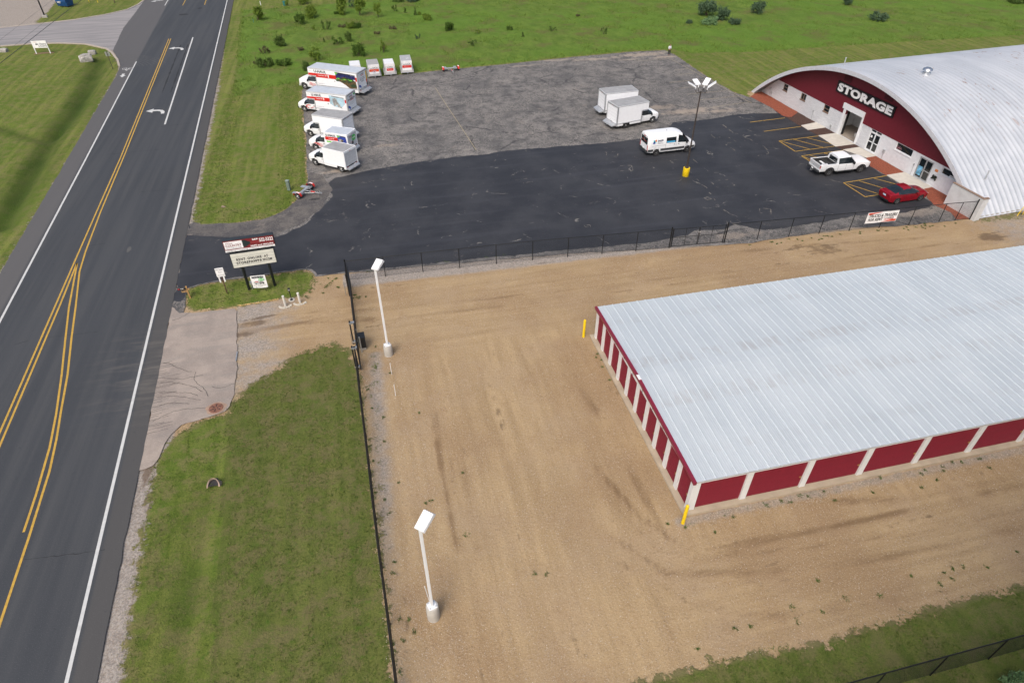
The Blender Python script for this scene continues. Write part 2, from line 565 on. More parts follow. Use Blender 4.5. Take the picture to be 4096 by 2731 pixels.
weed = np.maximum(weed, .7 * np.exp(-(np.hypot((PT[:, 0] + 2.6) / 1.2, (PT[:, 1] - 42.8)) / 1.0) ** 2))
weed = np.maximum(weed, .45 * np.clip(1 + sds['s'] / 1.7, 0, 1) * (sds['s'] < 0))
weed = np.maximum(weed, .55 * np.clip(1 + sds['lawn_sw'] / 1.2, 0, 1) * (sds['lawn_sw'] < 0))
weed = np.maximum(weed, .6 * np.exp(-((PT[:, 1] - 42.9) / .5) ** 2) * (PT[:, 0] > -12) * (PT[:, 0] < -5.5))

idx = np.arange(NX * NY).reshape(NY, NX)
quads = np.stack([idx[:-1, :-1], idx[:-1, 1:], idx[1:, 1:], idx[1:, :-1]], -1).reshape(-1, 4)
cg = gr[quads].mean(1)
ct = tall[quads].mean(1)
reg = {k: v[quads].mean(1) for k, v in sds.items()}
cls = np.zeros(len(quads), int)                 # 0 bare yard
cls[(reg['w'] > 0) | (reg['nw'] > 0)] = 1
cls[(reg['lawn_sw'] > 0) | (reg['s'] > 0)] = 2
cls[(reg['island'] > 0)] = 3
cls[(reg['ne'] > 0) & (ct <= 0)] = 4
cls[(reg['ne'] > 0) & (ct > 0)] = 5


def _sx(t, P):
    n = t.n('SeparateXYZ')
    t.l(P, n.inputs[0])
    return n.outputs[0]


def terrain_material():
    m = bpy.data.materials.new('terrain')
    t = NT(m)
    P = t.co()
    grs, tl, gy_, dm, ew_, wd = (t.attr(a) for a in ('grass', 'tall', 'grey', 'damp', 'ew', 'weed'))
    sub = lambda o, k, a: t.math('MULTIPLY', t.math('SUBTRACT', o, k), a)
    n_m = t.noise(P, 1.6, 4, .6)
    n_f = t.noise(P, 8.0, 3, .6)
    n_ff = t.noise(P, 24.0, 2, .6)
    e = t.math('ADD', grs, sub(n_m, .5, 2.1))
    e = t.math('ADD', e, sub(n_f, .5, .9))
    gm = t.ramp(e, -.12, .16)
    w = t.math('ADD', sub(wd, .95, .55), sub(n_m, .5, 1.5))
    w = t.math('ADD', w, sub(n_f, .5, 1.1))
    wm = t.ramp(w, .02, .2, 0, .9)
    gm = t.math('MAXIMUM', gm, wm)
    # mown turf
    Ps = t.co((1.15, .07, 1), rot=(0, 0, R(-2.9)))
    st = t.noise(Ps, 1.0, 3, .6)
    big = t.noise(P, .13, 4, .6)
    g1 = t.mix(t.ramp(n_m, .3, .7), (.076, .116, .018), (.128, .170, .030))
    g1 = t.mix(t.ramp(st, .38, .66, 0, .75), g1, (.200, .220, .055))
    wv_ = t.math('SINE', t.math('ADD', t.math('MULTIPLY', t.math('ADD', _sx(t, P), 0.0), 3.9), t.math('MULTIPLY', n_m, 1.2)))
    g1 = t.mix(t.math('MULTIPLY', t.ramp(wv_, .2, .9), t.ramp(t.noise(t.co((.5, .06, 1), rot=(0, 0, R(-2.9))), 1.0, 3), .40, .62, 0, .6)), g1, (.225, .245, .065))
    g1 = t.mix(t.ramp(big, .40, .66, 0, .6), g1, (.088, .150, .018))
    g1 = t.mix(t.ramp(n_f, .50, .72, 0, .45), g1, (.045, .082, .012))
    th = t.math('ADD', t.noise(P, .9, 5, .7), sub(n_ff, .5, .35))
    g1 = t.mix(t.math('MULTIPLY', t.ramp(th, .43, .62, 0, .90), t.math('ADD', .35, t.math('MULTIPLY', t.attr('dry'), .55))), g1, (.215, .172, .090))
    g1 = t.mix(t.ramp(t.attr('dry'), .45, .75, 0, .50), g1, (.078, .082, .030))
    g1 = t.mix(t.math('MULTIPLY', t.attr('lush'), .95), g1, (.038, .066, .012))
    n_v = t.noise(P, 3.4, 3, .6)
    g1 = t.mix(t.ramp(n_v, .56, .74, 0, .6), g1, (.055, .128, .012))
    g1 = t.mix(t.ramp(n_ff, .52, .74, 0, .45), g1, (.185, .215, .052))
    g1 = t.mix(t.ramp(t.noise(P, 15.0, 2, .5), .52, .70, 0, .35), g1, (.040, .062, .014))
    edge = t.math('ADD', t.ramp(grs, .0, .45, .35, -.1), sub(n_m, .5, .8))
    g1 = t.mix(t.ramp(edge, .05, .5, 0, .6), g1, (.20, .165, .09))
    # tall meadow
    Pf = t.co((1, .55, 1))
    m1 = t.noise(Pf, .55, 5, .6)
    g2 = t.mix(t.ramp(m1, .32, .66), (.082, .142, .022), (.130, .195, .036))
    g2 = t.mix(t.ramp(t.noise(P, .045, 4, .6), .40, .62, 0, .6), g2, (.098, .195, .024))
    br = t.noise(P, .19, 5, .65)
    g2 = t.mix(t.ramp(br, .49, .66, 0, .75), g2, (.125, .112, .045))
    g2 = t.mix(t.ramp(t.noise(P, 2.6, 3), .50, .75, 0, .40), g2, (.065, .115, .018))
    g2 = t.mix(t.ramp(n_f, .58, .75, 0, .35), g2, (.16, .19, .05))
    g2 = t.mix(t.ramp(n_ff, .52, .74, 0, .5), g2, (.20, .26, .075))
    tm = t.ramp(t.math('ADD', tl, sub(n_m, .5, 1.0)), -.3, .5)
    gcol = t.mix(tm, g1, g2)
    # bare sandy gravel
    Pe = t.co((.10, 1.6, 1), rot=(0, 0, R(1.5)))
    Pn = t.co((1.5, .11, 1), rot=(0, 0, R(1.5)))
    se, sn = t.noise(Pe, 1.0, 5, .6), t.noise(Pn, 1.0, 5, .6)
    smx = t.n('Mix', data_type='FLOAT')
    t.l(ew_, smx.inputs[0]); t.l(sn, smx.inputs[2]); t.l(se, smx.inputs[3])
    s_ = smx.outputs[0]
    d = t.mix(t.ramp(s_, .30, .74), (.335, .238, .132), (.450, .328, .185))
    d = t.mix(t.ramp(t.noise(P, .28, 5, .62), .42, .66, 0, .65), d, (.375, .275, .172))
    d = t.mix(t.ramp(t.noise(P, .11, 5, .6), .44, .62, 0, .6), d, (.285, .190, .106))
    d = t.mix(t.ramp(t.noise(P, 1.1, 4, .65), .53, .72, 0, .40), d, (.300, .198, .108))
    gcl = t.mix(t.ramp(n_f, .35, .65), (.24, .215, .195), (.38, .345, .31))
    d = t.mix(t.ramp(t.math('ADD', gy_, sub(n_m, .5, .7)), .15, .75), d, gcl)
    peb = t.ramp(n_ff, .54, .72, 0, .70)
    peb2 = t.ramp(t.noise(P, 13.0, 2, .5), .53, .70, 0, .42)
    d = t.mix(peb, d, (.56, .48, .37))
    d = t.mix(peb2, d, (.215, .150, .095))
    d = t.mix(t.ramp(t.math('ADD', t.attr('track'), t.math('ADD', sub(n_f, .5, .5), sub(n_ff, .5, .3))), .10, .62, 0, .75), d, (.185, .118, .066))
    dmp = t.ramp(t.math('ADD', dm, t.math('ADD', sub(s_, .5, 2.4), sub(n_m, .5, 1.2))), .30, .80, 0, .70)
    d = t.mix(dmp, d, (.115, .076, .048))
    col = t.mix(gm, d, gcol)
    t.l(col, t.b.inputs['Base Color'])
    t.b.inputs['Roughness'].default_value = .95
    t.b.inputs['Specular IOR Level'].default_value = .12
    hb = t.math('ADD', n_f, t.math('MULTIPLY', n_ff, .6))
    hb = t.math('ADD', hb, t.math('MULTIPLY', n_v, t.math('MULTIPLY', gm, 1.2)))
    t.bump(hb, .75, .05)
    return m


TERRAIN = terrain_material()
names = {0: ('ground', None), 1: ('lawn', None), 2: ('lawn', None), 3: ('lawn', None), 4: ('lawn', None), 5: ('meadow', None)}
VZ = np.stack([PT[:, 0], PT[:, 1], z], 1)
ATT = dict(track=track, lush=lush, dry=dry, grass=gr_soft, tall=np.clip(tall, -3, 3), grey=grey, damp=damp, ew=ew, weed=weed)
for c in range(6):
    q = quads[cls == c]
    if not len(q): continue
    u, inv = np.unique(q, return_inverse=True)
    inv = inv.reshape(-1, 4)
    me = bpy.data.meshes.new(names[c][0])
    me.vertices.add(len(u))
    me.vertices.foreach_set('co', VZ[u].ravel())
    me.loops.add(len(inv) * 4)
    me.loops.foreach_set('vertex_index', inv.ravel().astype(np.int32))
    me.polygons.add(len(inv))
    me.polygons.foreach_set('loop_start', np.arange(0, len(inv) * 4, 4, dtype=np.int32))
    me.polygons.foreach_set('loop_total', np.full(len(inv), 4, dtype=np.int32))
    me.polygons.foreach_set('use_smooth', np.ones(len(inv), bool))
    me.update(calc_edges=True)
    for k, v in ATT.items():
        a = me.attributes.new(k, 'FLOAT', 'POINT')
        a.data.foreach_set('value', v[u].astype(np.float32))
    me.materials.append(TERRAIN)
    o = bpy.data.objects.new(names[c][0], me)
    COL.objects.link(o)
    tag(o, kind='structure')


# ------------------------------------------------------------ paving
def asphalt_road():
    m = bpy.data.materials.new('road_asphalt')
    t = NT(m)
    P = t.co()
    sp = t.n('SeparateXYZ'); t.l(P, sp.inputs[0])
    la = t.math('ADD', t.math('ADD', sp.outputs[0], t.math('MULTIPLY', sp.outputs[1], -RS)), 15.3)
    Ps = t.co((1.0, .03, 1), rot=(0, 0, R(-2.9)))
    s1 = t.noise(Ps, 1.3, 4, .55)
    c = t.mix(t.ramp(s1, .35, .68), (.044, .049, .056), (.064, .068, .073))
    c = t.mix(t.ramp(t.noise(P, .12, 4), .35, .7, 0, .5), c, (.052, .058, .067))
    # brownish shoulders outside the edge lines
    c = t.mix(t.ramp(la, .15, .35, 0, .8), c, (.078, .076, .074))
    c = t.mix(t.ramp(la, -10.9, -11.3, 0, .8), c, (.115, .112, .112))
    # dust from the concrete drive across the shoulder
    dust = t.math('MULTIPLY', t.ramp(t.math('ABSOLUTE', t.math('SUBTRACT', sp.outputs[1], 37.0)), 7.0, 1.0), t.ramp(la, -4.5, 1.2))
    dn = t.noise(t.co((.35, 2.2, 1), rot=(0, 0, R(-12))), 1.0, 4, .6)
    c = t.mix(t.math('MULTIPLY', dust, t.ramp(dn, .42, .72, 0, .42)), c, (.20, .18, .155))
    ff = t.noise(P, 22, 2, .6)
    c = t.mix(t.ramp(ff, .52, .75, 0, .45), c, (.13, .13, .135))
    c = t.mix(t.ramp(t.noise(P, 3.1, 4), .66, .74, 0, .35), c, (.028, .032, .040))
    t.l(c, t.b.inputs['Base Color'])
    t.b.inputs['Roughness'].default_value = .78
    t.b.inputs['Specular IOR Level'].default_value = .35
    t.bump(ff, .25, .01)
    return m


def old_asphalt(name='old_asphalt', pale=(.205, .195, .185), dark=(.070, .070, .072), crack=(.29, .27, .245), ck=.72):
    m = bpy.data.materials.new(name)
    t = NT(m)
    P = t.co()
    wv = t.n('TexNoise'); wv.inputs['Scale'].default_value = .9; wv.inputs['Detail'].default_value = 4; t.l(P, wv.inputs['Vector'])
    vm = t.n('VectorMath', operation='MULTIPLY_ADD'); t.l(wv.outputs['Color'], vm.inputs[0]); vm.inputs[1].default_value = (.9, .9, 0); t.l(P, vm.inputs[2])
    sub = lambda o, k, a: t.math('MULTIPLY', t.math('SUBTRACT', o, k), a)

    def vor(sc, wid):
        v = t.n('TexVoronoi'); v.feature = 'DISTANCE_TO_EDGE'; v.inputs['Scale'].default_value = sc
        t.l(vm.outputs[0], v.inputs['Vector'])
        return t.ramp(v.outputs['Distance'], wid, wid * .2)
    big = t.noise(P, .16, 5, .65)
    mid = t.noise(P, .8, 5, .7)
    n8 = t.noise(P, 7, 3, .65)
    c = t.mix(t.ramp(mid, .36, .64), dark, pale)
    c = t.mix(t.ramp(big, .38, .62, .0, .6), c, (dark[0] * 1.15, dark[1] * 1.15, dark[2] * 1.15))
    zone = t.ramp(t.noise(P, .22, 5, .65), .40, .60, .12, 1)
    ckm = t.math('MULTIPLY', vor(2.3, .085), t.math('MULTIPLY', zone, ck))
    c = t.mix(ckm, c, crack)
    ckm2 = t.math('MULTIPLY', vor(4.6, .14), t.math('MULTIPLY', zone, ck * .6))
    c = t.mix(ckm2, c, crack)
    # long joints, dark with a pale lip
    jw = t.n('TexVoronoi'); jw.feature = 'DISTANCE_TO_EDGE'; jw.inputs['Scale'].default_value = .13
    t.l(vm.outputs[0], jw.inputs['Vector'])
    c = t.mix(t.math('MULTIPLY', t.ramp(jw.outputs['Distance'], .022, .006, 0, .75), t.ramp(t.noise(P, .3, 3), .48, .6)), c, (.040, .041, .046))
    sand = t.math('ADD', t.noise(P, .35, 5, .7), sub(n8, .5, .18))
    c = t.mix(t.ramp(sand, .60, .74, 0, .6), c, (.30, .255, .215))
    if name == 'old_asphalt':
        for cx, cy, ax, ay, s_ in ((44.0, 98.0, 5.5, 1.3, .9), (36.0, 97.4, 5.0, .8, .7), (46.8, 96.0, 2.4, .9, .8), (30, 98.2, 4, .5, .7), (41, 96.0, 3.2, .6, .5), (24.5, 96.6, 3.0, .5, .5), (40.5, 73.6, 5.0, 1.5, .75), (37.0, 75.8, 4.0, 1.1, .6), (44.5, 72.8, 3.0, .9, .6), (-3.6, 65.9, 1.8, .7, .7), (2.1, 71.6, 2.4, .6, .6), (49.5, 44.2, 3.5, 1.4, .5), (31, 44.2, 3.0, .8, .6)):
            v1 = t.n('VectorMath', operation='SUBTRACT'); t.l(P, v1.inputs[0]); v1.inputs[1].default_value = (cx, cy, .02)
            v2 = t.n('VectorMath', operation='MULTIPLY'); t.l(v1.outputs[0], v2.inputs[0]); v2.inputs[1].default_value = (1 / ax, 1 / ay, 0)
            v3 = t.n('VectorMath', operation='LENGTH'); t.l(v2.outputs[0], v3.inputs[0])
            f_ = t.math('ADD', t.math('SUBTRACT', 1.0, v3.outputs['Value']), t.math('ADD', sub(mid, .5, 2.6), sub(n8, .5, .8)))
            c = t.mix(t.ramp(f_, .05, .75, 0, s_), c, (.37, .31, .25))
    c = t.mix(t.ramp(t.noise(P, 16, 2), .52, .72, 0, .5), c, (.27, .26, .25))
    c = t.mix(t.ramp(n8, .54, .72, 0, .55), c, (.052, .053, .058))
    t.l(c, t.b.inputs['Base Color'])
    t.b.inputs['Roughness'].default_value = .9
    t.b.inputs['Specular IOR Level'].default_value = .2
    t.bump(t.math('ADD', n8, ckm), .5, .02)
    return m


def sealed():
    m = bpy.data.materials.new('sealed_asphalt')
    t = NT(m)
    P = t.co()
    sub = lambda o, k, a: t.math('MULTIPLY', t.math('SUBTRACT', o, k), a)
    c = t.mix(t.ramp(t.noise(P, .25, 5, .6), .35, .68), (.028, .030, .036), (.044, .046, .052))
    c = t.mix(t.ramp(t.noise(t.co((.06, 1.1, 1), rot=(0, 0, R(3))), 1.0, 4), .5, .75, 0, .5), c, (.054, .057, .067))
    wv = t.n('TexNoise'); wv.inputs['Scale'].default_value = .6; wv.inputs['Detail'].default_value = 5; t.l(P, wv.inputs['Vector'])
    vm = t.n('VectorMath', operation='MULTIPLY_ADD'); t.l(wv.outputs['Color'], vm.inputs[0]); vm.inputs[1].default_value = (2.2, 2.2, 0); t.l(P, vm.inputs[2])
    v = t.n('TexVoronoi'); v.feature = 'DISTANCE_TO_EDGE'; v.inputs['Scale'].default_value = .21; t.l(vm.outputs[0], v.inputs['Vector'])
    gate = t.ramp(t.noise(P, .55, 5, .7), .54, .66)
    k = t.math('MULTIPLY', t.ramp(v.outputs['Distance'], .014, .003), gate)
    c = t.mix(t.math('MULTIPLY', k, .75), c, (.25, .235, .21))
    sc = t.math('ADD', t.noise(P, 1.2, 6, .75), sub(t.noise(P, .12, 3), .5, .5))
    c = t.mix(t.ramp(sc, .63, .78, 0, .45), c, (.185, .170, .150))
    tr = t.noise(t.co((.5, 2.4, 1), rot=(0, 0, R(30))), 2.4, 5, .75)
    c = t.mix(t.ramp(tr, .68, .76, 0, .4), c, (.16, .16, .165))
    # worn band along the fence
    ff = t.noise(P, 20, 2, .6)
    c = t.mix(t.ramp(ff, .55, .75, 0, .3), c, (.085, .088, .098))
    t.l(c, t.b.inputs['Base Color'])
    t.b.inputs['Roughness'].default_value = .62
    t.b.inputs['Specular IOR Level'].default_value = .3
    t.bump(ff, .3, .01)
    return m


def concrete_drive():
    m = bpy.data.materials.new('drive_concrete')
    t = NT(m)
    P = t.co()
    c = t.mix(t.ramp(t.noise(P, .5, 5, .6), .35, .65), (.265, .225, .198), (.355, .300, .258))
    c = t.mix(t.ramp(t.noise(t.co((.25, 1.6, 1), rot=(0, 0, R(-14))), 1.0, 4), .42, .7, 0, .65), c, (.24, .215, .195))
    c = t.mix(t.ramp(t.noise(P, 18, 2), .5, .7, 0, .3), c, (.52, .46, .40))
    c = t.mix(t.ramp(t.noise(P, 11, 2), .56, .72, 0, .3), c, (.22, .19, .165))
    t.l(c, t.b.inputs['Base Color'])
    t.b.inputs['Roughness'].default_value = .9
    return m


def grey_street():
    m = bpy.data.materials.new('grey_street')
    t = NT(m)
    P = t.co()
    c = t.mix(t.ramp(t.noise(t.co((.12, 1.3, 1), rot=(0, 0, R(8))), 1.0, 5), .35, .65), (.215, .210, .215), (.30, .285, .285))
    c = t.mix(t.ramp(t.noise(P, 12, 2), .5, .7, 0, .3), c, (.35, .33, .32))
    t.l(c, t.b.inputs['Base Color'])
    t.b.inputs['Roughness'].default_value = .9
    return m


ROADM, OLDM, SEALM, DRIVEM, STREETM = asphalt_road(), old_asphalt(), sealed(), concrete_drive(), grey_street()
WORNM = old_asphalt('worn_entrance', pale=(.16, .145, .13), dark=(.070, .068, .070), crack=(.22, .20, .18), ck=.15)
MULCHR = mat('red_mulch', (.26, .075, .042), .95, var=.35, scale=14, grime=.0, bump=.8)
MULCHD = mat('dark_mulch', (.075, .042, .034), .95, var=.4, scale=14, bump=.8)
LINEY = mat('yellow_line', (.50, .31, .055), .7, var=.12, scale=6, grime=.45)
LINEF = mat('faded_line', (.34, .29, .19), .8, var=.2, scale=6, grime=.7)
LINEW = mat('white_line', (.56, .57, .56), .7, var=.06, scale=4, grime=.25)
CRACKD = mat('dark_crack', (.05, .044, .04), .9)
CRACKP = mat('pale_crack', (.17, .158, .14), .9, grime=.5)
PATCH = mat('sandy_patch', (.265, .235, .205), .95, var=.3, scale=2, grime=.6)
DAMPP = mat('oily_patch', (.05, .048, .048), .9, var=.3, scale=5)


def pave(name, poly, z, m, amp=.06, step=.35, seed=0, keep=()):
    p = rough_poly(poly, step, amp, seed, keep=keep) if amp else poly
    o = MB().sheet(p, z).build(name, m, recalc=False)
    return tag(o, kind='structure')


def ribbon(mb, pts, w, z, mi=0, w1=None, jit=0.0, seed=0):
    """flat strip along a polyline"""
    n = len(pts)
    L, Rr = [], []
    for i, p in enumerate(pts):
        a = pts[max(0, i - 1)]
        b = pts[min(n - 1, i + 1)]
        dx, dy = b[0] - a[0], b[1] - a[1]
        q = math.hypot(dx, dy) or 1
        ww = w if w1 is None else w + (w1 - w) * i / (n - 1)
        k = ww / 2 * (1 + jit * mnoise.noise(Vector((p[0] * 3, p[1] * 3, seed))))
        L.append((p[0] - dy / q * k, p[1] + dx / q * k, z))
        Rr.append((p[0] + dy / q * k, p[1] - dx / q * k, z))
    fs = [(i, n + i, n + i + 1, i + 1) for i in range(n - 1)]
    mb.add(L + Rr, fs, mi)


def dense(pts, step):
    out = []
    for a, b in zip(pts[:-1], pts[1:]):
        k = max(1, int(math.hypot(b[0] - a[0], b[1] - a[1]) / step))
        out += [(a[0] + (b[0] - a[0]) * j / k, a[1] + (b[1] - a[1]) * j / k) for j in range(k)]
    out.append(pts[-1])
    return out


# main road
ys_r = [-60] + list(range(-10, 175, 5)) + [400, 700]
right = [(road_x(1.25, y), y) for y in ys_r]
left = [(road_x(-12.85, y), y) for y in ys_r if y <= 92] + gp([(425, 374), (468, 300), (480, 270), (474, 242), (452, 204), (495, 112), (540, 55), (580, 0)]) + [(-41.6, 175), (-53, 400), (-68, 700)]
pave('road', right + list(reversed(left)), .045, ROADM, amp=.05, step=.6, seed=3)
# side street and its kerbs
street = gp([(0, 187), (127, 177), (234, 174), (340, 178), (425, 196), (452, 204), (495, 112), (540, 55), (578, 2), (552, 21), (510, 40), (425, 60), (298, 81), (157, 97), (60, 106), (0, 113)])
street = [(-300, 122)] + street + [(-300, 131)]
pave('side_street', street, .035, STREETM, amp=0)
kb = MB()
for L in (gp([(0, 113), (60, 107), (157, 97), (298, 81), (425, 60), (510, 40), (552, 21), (580, 0)]), gp([(0, 187), (127, 177), (234, 174), (340, 178), (425, 196), (448, 212), (470, 240), (478, 268)])):
    for a, b in zip(L[:-1], L[1:]):
        dx, dy = b[0] - a[0], b[1] - a[1]
        kb.box(((a[0] + b[0]) / 2, (a[1] + b[1]) / 2, .05), (math.hypot(dx, dy) + .02, .28, .14), math.atan2(dy, dx))
tag(kb.build('kerb', mat('kerb_concrete', (.42, .37, .32), .9, grime=.2)), kind='structure')

# parking lot: cracked old asphalt, then the newer seal coat
lot = lot_w + lot_nw + lot_n + lot_ne + [(51.2, 76.6), (52.2, 72), (52.9, 60), (53.6, 50), (53.6, 43.2)] + gp([(3838, 880), (3600, 905), (3380, 912), (3180, 945), (2980, 975), (2800, 985)])
lot_s = [(22, 43.9), (16, 44.6), (9.6, 45.2), (3.3, 45.6), (-.8, 45.75), (-2.85, 46.05), (-4.06, 46.05), (-5.66, 46.08), (-6.07, 47.1), (-6.78, 47.37), (-8.41, 47.34), (-10.54, 47.22), (-12.65, 47.27), (-14.79, 46.93), (-15.47, 46.65), (-15.51, 45.52), (-15.28, 44.27), (-15.3, 43.2), (-16.25, 43.2)]
lot_road = [(road_x(1.22, y), y) for y in (46, 50, 54, 57.4)]
lot_poly = lot + lot_s + lot_road + list(reversed(drive_n))
pave('parking_lot', lot_poly, .022, OLDM, amp=.10, step=.3, seed=7)
worn = gp([(1233, 725), (1184, 804), (1151, 835), (1100, 862), (1045, 880), (975, 890), (921, 894), (850, 897), (804, 898), (775, 890), (740, 940), (900, 950), (1000, 945), (1060, 955), (1200, 900), (1290, 830), (1330, 760), (1290, 700), (1240, 690)])
seal_edge = gp([(1310, 735), (1340, 713), (1432, 693), (1550, 668), (1676, 648), (1800, 632), (1920, 620), (2048, 603), (2200, 590), (2400, 575), (2560, 558), (2645, 538), (2676, 512), (2690, 492), (2740, 484), (2790, 484), (2860, 474), (2930, 462), (3000, 455), (3115, 455)])
seal = gp([(1330, 790), (1270, 850), (1200, 912), (1100, 950), (1000, 958), (900, 942), (800, 922), (757, 903)]) + [(road_x(1.24, y), y) for y in (56, 52, 48, 45.2)] + [(-15.75, 44.9), (-15.62, 46.6), (-14.79, 47.05), (-12.65, 47.4), (-10.54, 47.36), (-8.41, 47.48), (-6.78, 47.5), (-5.9, 47.2), (-5.5, 46.3), (-4.06, 46.2), (-2.6, 46.2), (3.3, 45.85), (9.65, 45.6), (16.2, 45.3), (22.5, 44.8), (26.8, 45.2)] + gp([(2780, 925), (2905, 915), (2940, 898), (3060, 922), (3180, 906), (3300, 890), (3420, 862), (3600, 855), (3720, 830), (3735, 815)]) + [(52.2, 50), (51.6, 62), (51.0, 71)]
pave('sealed_lot', list(seal_edge) + [(50.9, 71.5)] + list(reversed(seal)), .028, SEALM, amp=.16, step=.3, seed=11)
pave('lot_entrance', worn, .034, WORNM, amp=.10, step=.3, seed=13)

# concrete drive with its cracks
drive = gp([(686, 1248), (718, 1254), (791, 1251), (887, 1240), (938, 1236), (948, 1248), (946, 1442), (942, 1573), (919, 1627), (900, 1646), (839, 1669), (766, 1690), (724, 1702), (685, 1740), (655, 1790), (635, 1830), (612, 1862), (600, 1870), (585, 1790)])
dm_ = pave('concrete_drive', [(road_x(1.2, 44.3), 44.3)] + drive[1:-2] + [(road_x(1.2, 27.9), 27.9)], .036, DRIVEM, amp=.10, step=.3, seed=17)
cm = MB()
crs = Zm(600, 1200, .3189, [(160, 800), (240, 795), (300, 830), (420, 880), (490, 905), (530, 895)]), Zm(600, 1200, .3189, [(575, 905), (555, 1000), (600, 1060), (660, 1090), (700, 1140), (730, 1215)]), Zm(600, 1200, .3189, [(130, 1040), (250, 1035), (360, 1045), (480, 1075), (580, 1100), (620, 1135), (660, 1158)]), Zm(600, 1200, .3189, [(150, 980), (280, 990), (400, 1000), (560, 965), (670, 945)]), Zm(600, 1200, .3189, [(110, 1170), (250, 1160), (400, 1165), (520, 1170), (605, 1205)]), Zm(600, 1200, .3189, [(95, 1225), (250, 1210), (430, 1220), (540, 1245), (635, 1258)]), Zm(600, 1200, .3189, [(60, 1360), (200, 1300), (330, 1300), (500, 1303)]), Zm(600, 1200, .3189, [(30, 1530), (180, 1450), (300, 1400), (450, 1370), (600, 1362), (715, 1358)]), Zm(600, 1200, .3189, [(780, 1090), (850, 1110), (950, 1090), (1060, 1050)]), Zm(600, 1200, .3189, [(285, 258), (370, 235), (440, 195), (500, 160)])
for i, c in enumerate(crs):
    pts = [(x + .05 * mnoise.noise(Vector((x * 5, y * 5, i))), y + .07 * mnoise.noise(Vector((x * 5, y * 5, i + 9)))) for x, y in dense(c, .12)]
    ribbon(cm, pts, .030, .041, jit=.6)
random.seed(5)
for i in range(26):
    y0 = 30.8 + i * .27 + random.uniform(-.1, .1)
    x0 = road_x(1.25, y0)
    Lc = random.uniform(.4, 1.5)
    pts = [(x0 + s * Lc, y0 + .12 * s * Lc + .07 * mnoise.noise(Vector((x0 + s * 4, i * 3.1, 2)))) for s in np.linspace(0, 1, 12)]
    ribbon(cm, pts, .022, .041, jit=.5)
tag(cm.build('drive_cracks', CRACKD, recalc=False), kind='structure')

# planting beds and door slabs in front of the arched building
bed1 = Zm(3000, 200, .2679, [(0, 700), (150, 618), (290, 690), (640, 892), (715, 935), (620, 1010), (520, 1000), (480, 985), (290, 850), (120, 765)])
bed2 = Zm(3000, 200, .2679, [(715, 935), (985, 1090), (1125, 1165), (1280, 1250), (1020, 1290), (870, 1205), (740, 1140), (520, 1000), (620, 1010)])
bed3 = Zm(3000, 200, .2679, [(1555, 1412), (1640, 1455), (1400, 1500), (1275, 1450)])
bed4 = Zm(3200, 540, .3189, [(835, 290), (950, 268), (1310, 475), (1080, 512), (960, 440), (850, 385)])
bed5 = Zm(3200, 540, .3189, [(1550, 680), (1660, 658), (1850, 768), (1822, 862), (2140, 1052), (2100, 1058), (1960, 1062), (1890, 975), (1680, 885), (1600, 800)])
for b, m_ in ((bed1, MULCHR), (bed2, MULCHD), (bed3, MULCHD), (bed4, MULCHR), (bed5, MULCHR)):
    pave('mulch_bed', b, .040, m_, amp=.05, step=.3, seed=23)
slab_polys = [Zm(3000, 200, .2679, q) for q in ([(760, 1135), (985, 1088), (1128, 1165), (865, 1203)], [(1020, 1285), (1280, 1248), (1562, 1412), (1275, 1450)])] + [Zm(3200, 540, .3189, q) for q in ([(540, 190), (740, 158), (950, 270), (835, 291)], [(1085, 510), (1312, 473), (1662, 658), (1550, 682), (1330, 655)])]
for q in slab_polys:
    o = MB().prism(q, .0, .072, 'Z').build('door_slab', CONCL)
    tag(o, kind='structure')

# road markings
mk = MB()
zr = .051
solid = lambda pts, w, mi: ribbon(mk, dense(pts, 1.5), w, zr, mi, jit=.06)
solid([(road_x(0, y), y) for y in (-40, 0, 60, 165, 400)], .17, 0)
solid([(road_x(-10.82, y), y) for y in (-40, 40)] + [(road_x(-10.9, 75), 75), (road_x(-11.12, 112), 112)], .17, 0)
solid([(-25.7, 124.3), (-23.4, 84.0)], .2, 0)
for a, b in (((-34.58, 155.3), (-34.36, 149.8)),): solid([a, b], .15, 0)
for a, b in (((-31.18, 154.5), (-30.97, 149.2)), ((-27.13, 153.5), (-26.89, 148.7))):
    solid([a, b], .13, 1)
    solid([(a[0] + (a[0] - b[0]) * 12, a[1] + (a[1] - b[1]) * 12), a], .13, 1)
Y1 = lambda lt, y: (road_x(lt, y), y)
solid([Y1(-7.9, 124.3), Y1(-7.32, 75), Y1(-7.36, 55), Y1(-7.36, 20), Y1(-7.36, -30)], .13, 1)
solid([Y1(-7.58, 124.3), Y1(-7.02, 76), Y1(-6.98, 62), Y1(-6.82, 54.5), Y1(-6.62, 51.2), Y1(-5.83, 46), Y1(-5.27, 42), Y1(-4.62, 37.8), Y1(-4.22, 34.2), Y1(-3.9, 31.6), Y1(-3.68, 29), Y1(-3.60, 24.5), Y1(-3.60, 19), Y1(-3.6, -30)], .13, 1)
solid([Y1(-7.10, 52.7), Y1(-6.3, 46), Y1(-5.67, 42), Y1(-4.99, 37.8), Y1(-4.45, 34.0), Y1(-4.13, 31.0), Y1(-3.98, 27.5), Y1(-3.95, 24.9)], .13, 1)
solid([Y1(-7.12, 52.7), Y1(-7.04, 47), Y1(-7.03, 38), Y1(-7.03, 20), Y1(-7.03, -30)], .13, 1)


def flat_poly(pts, mi): mk.sheet(pts, zr, mi)


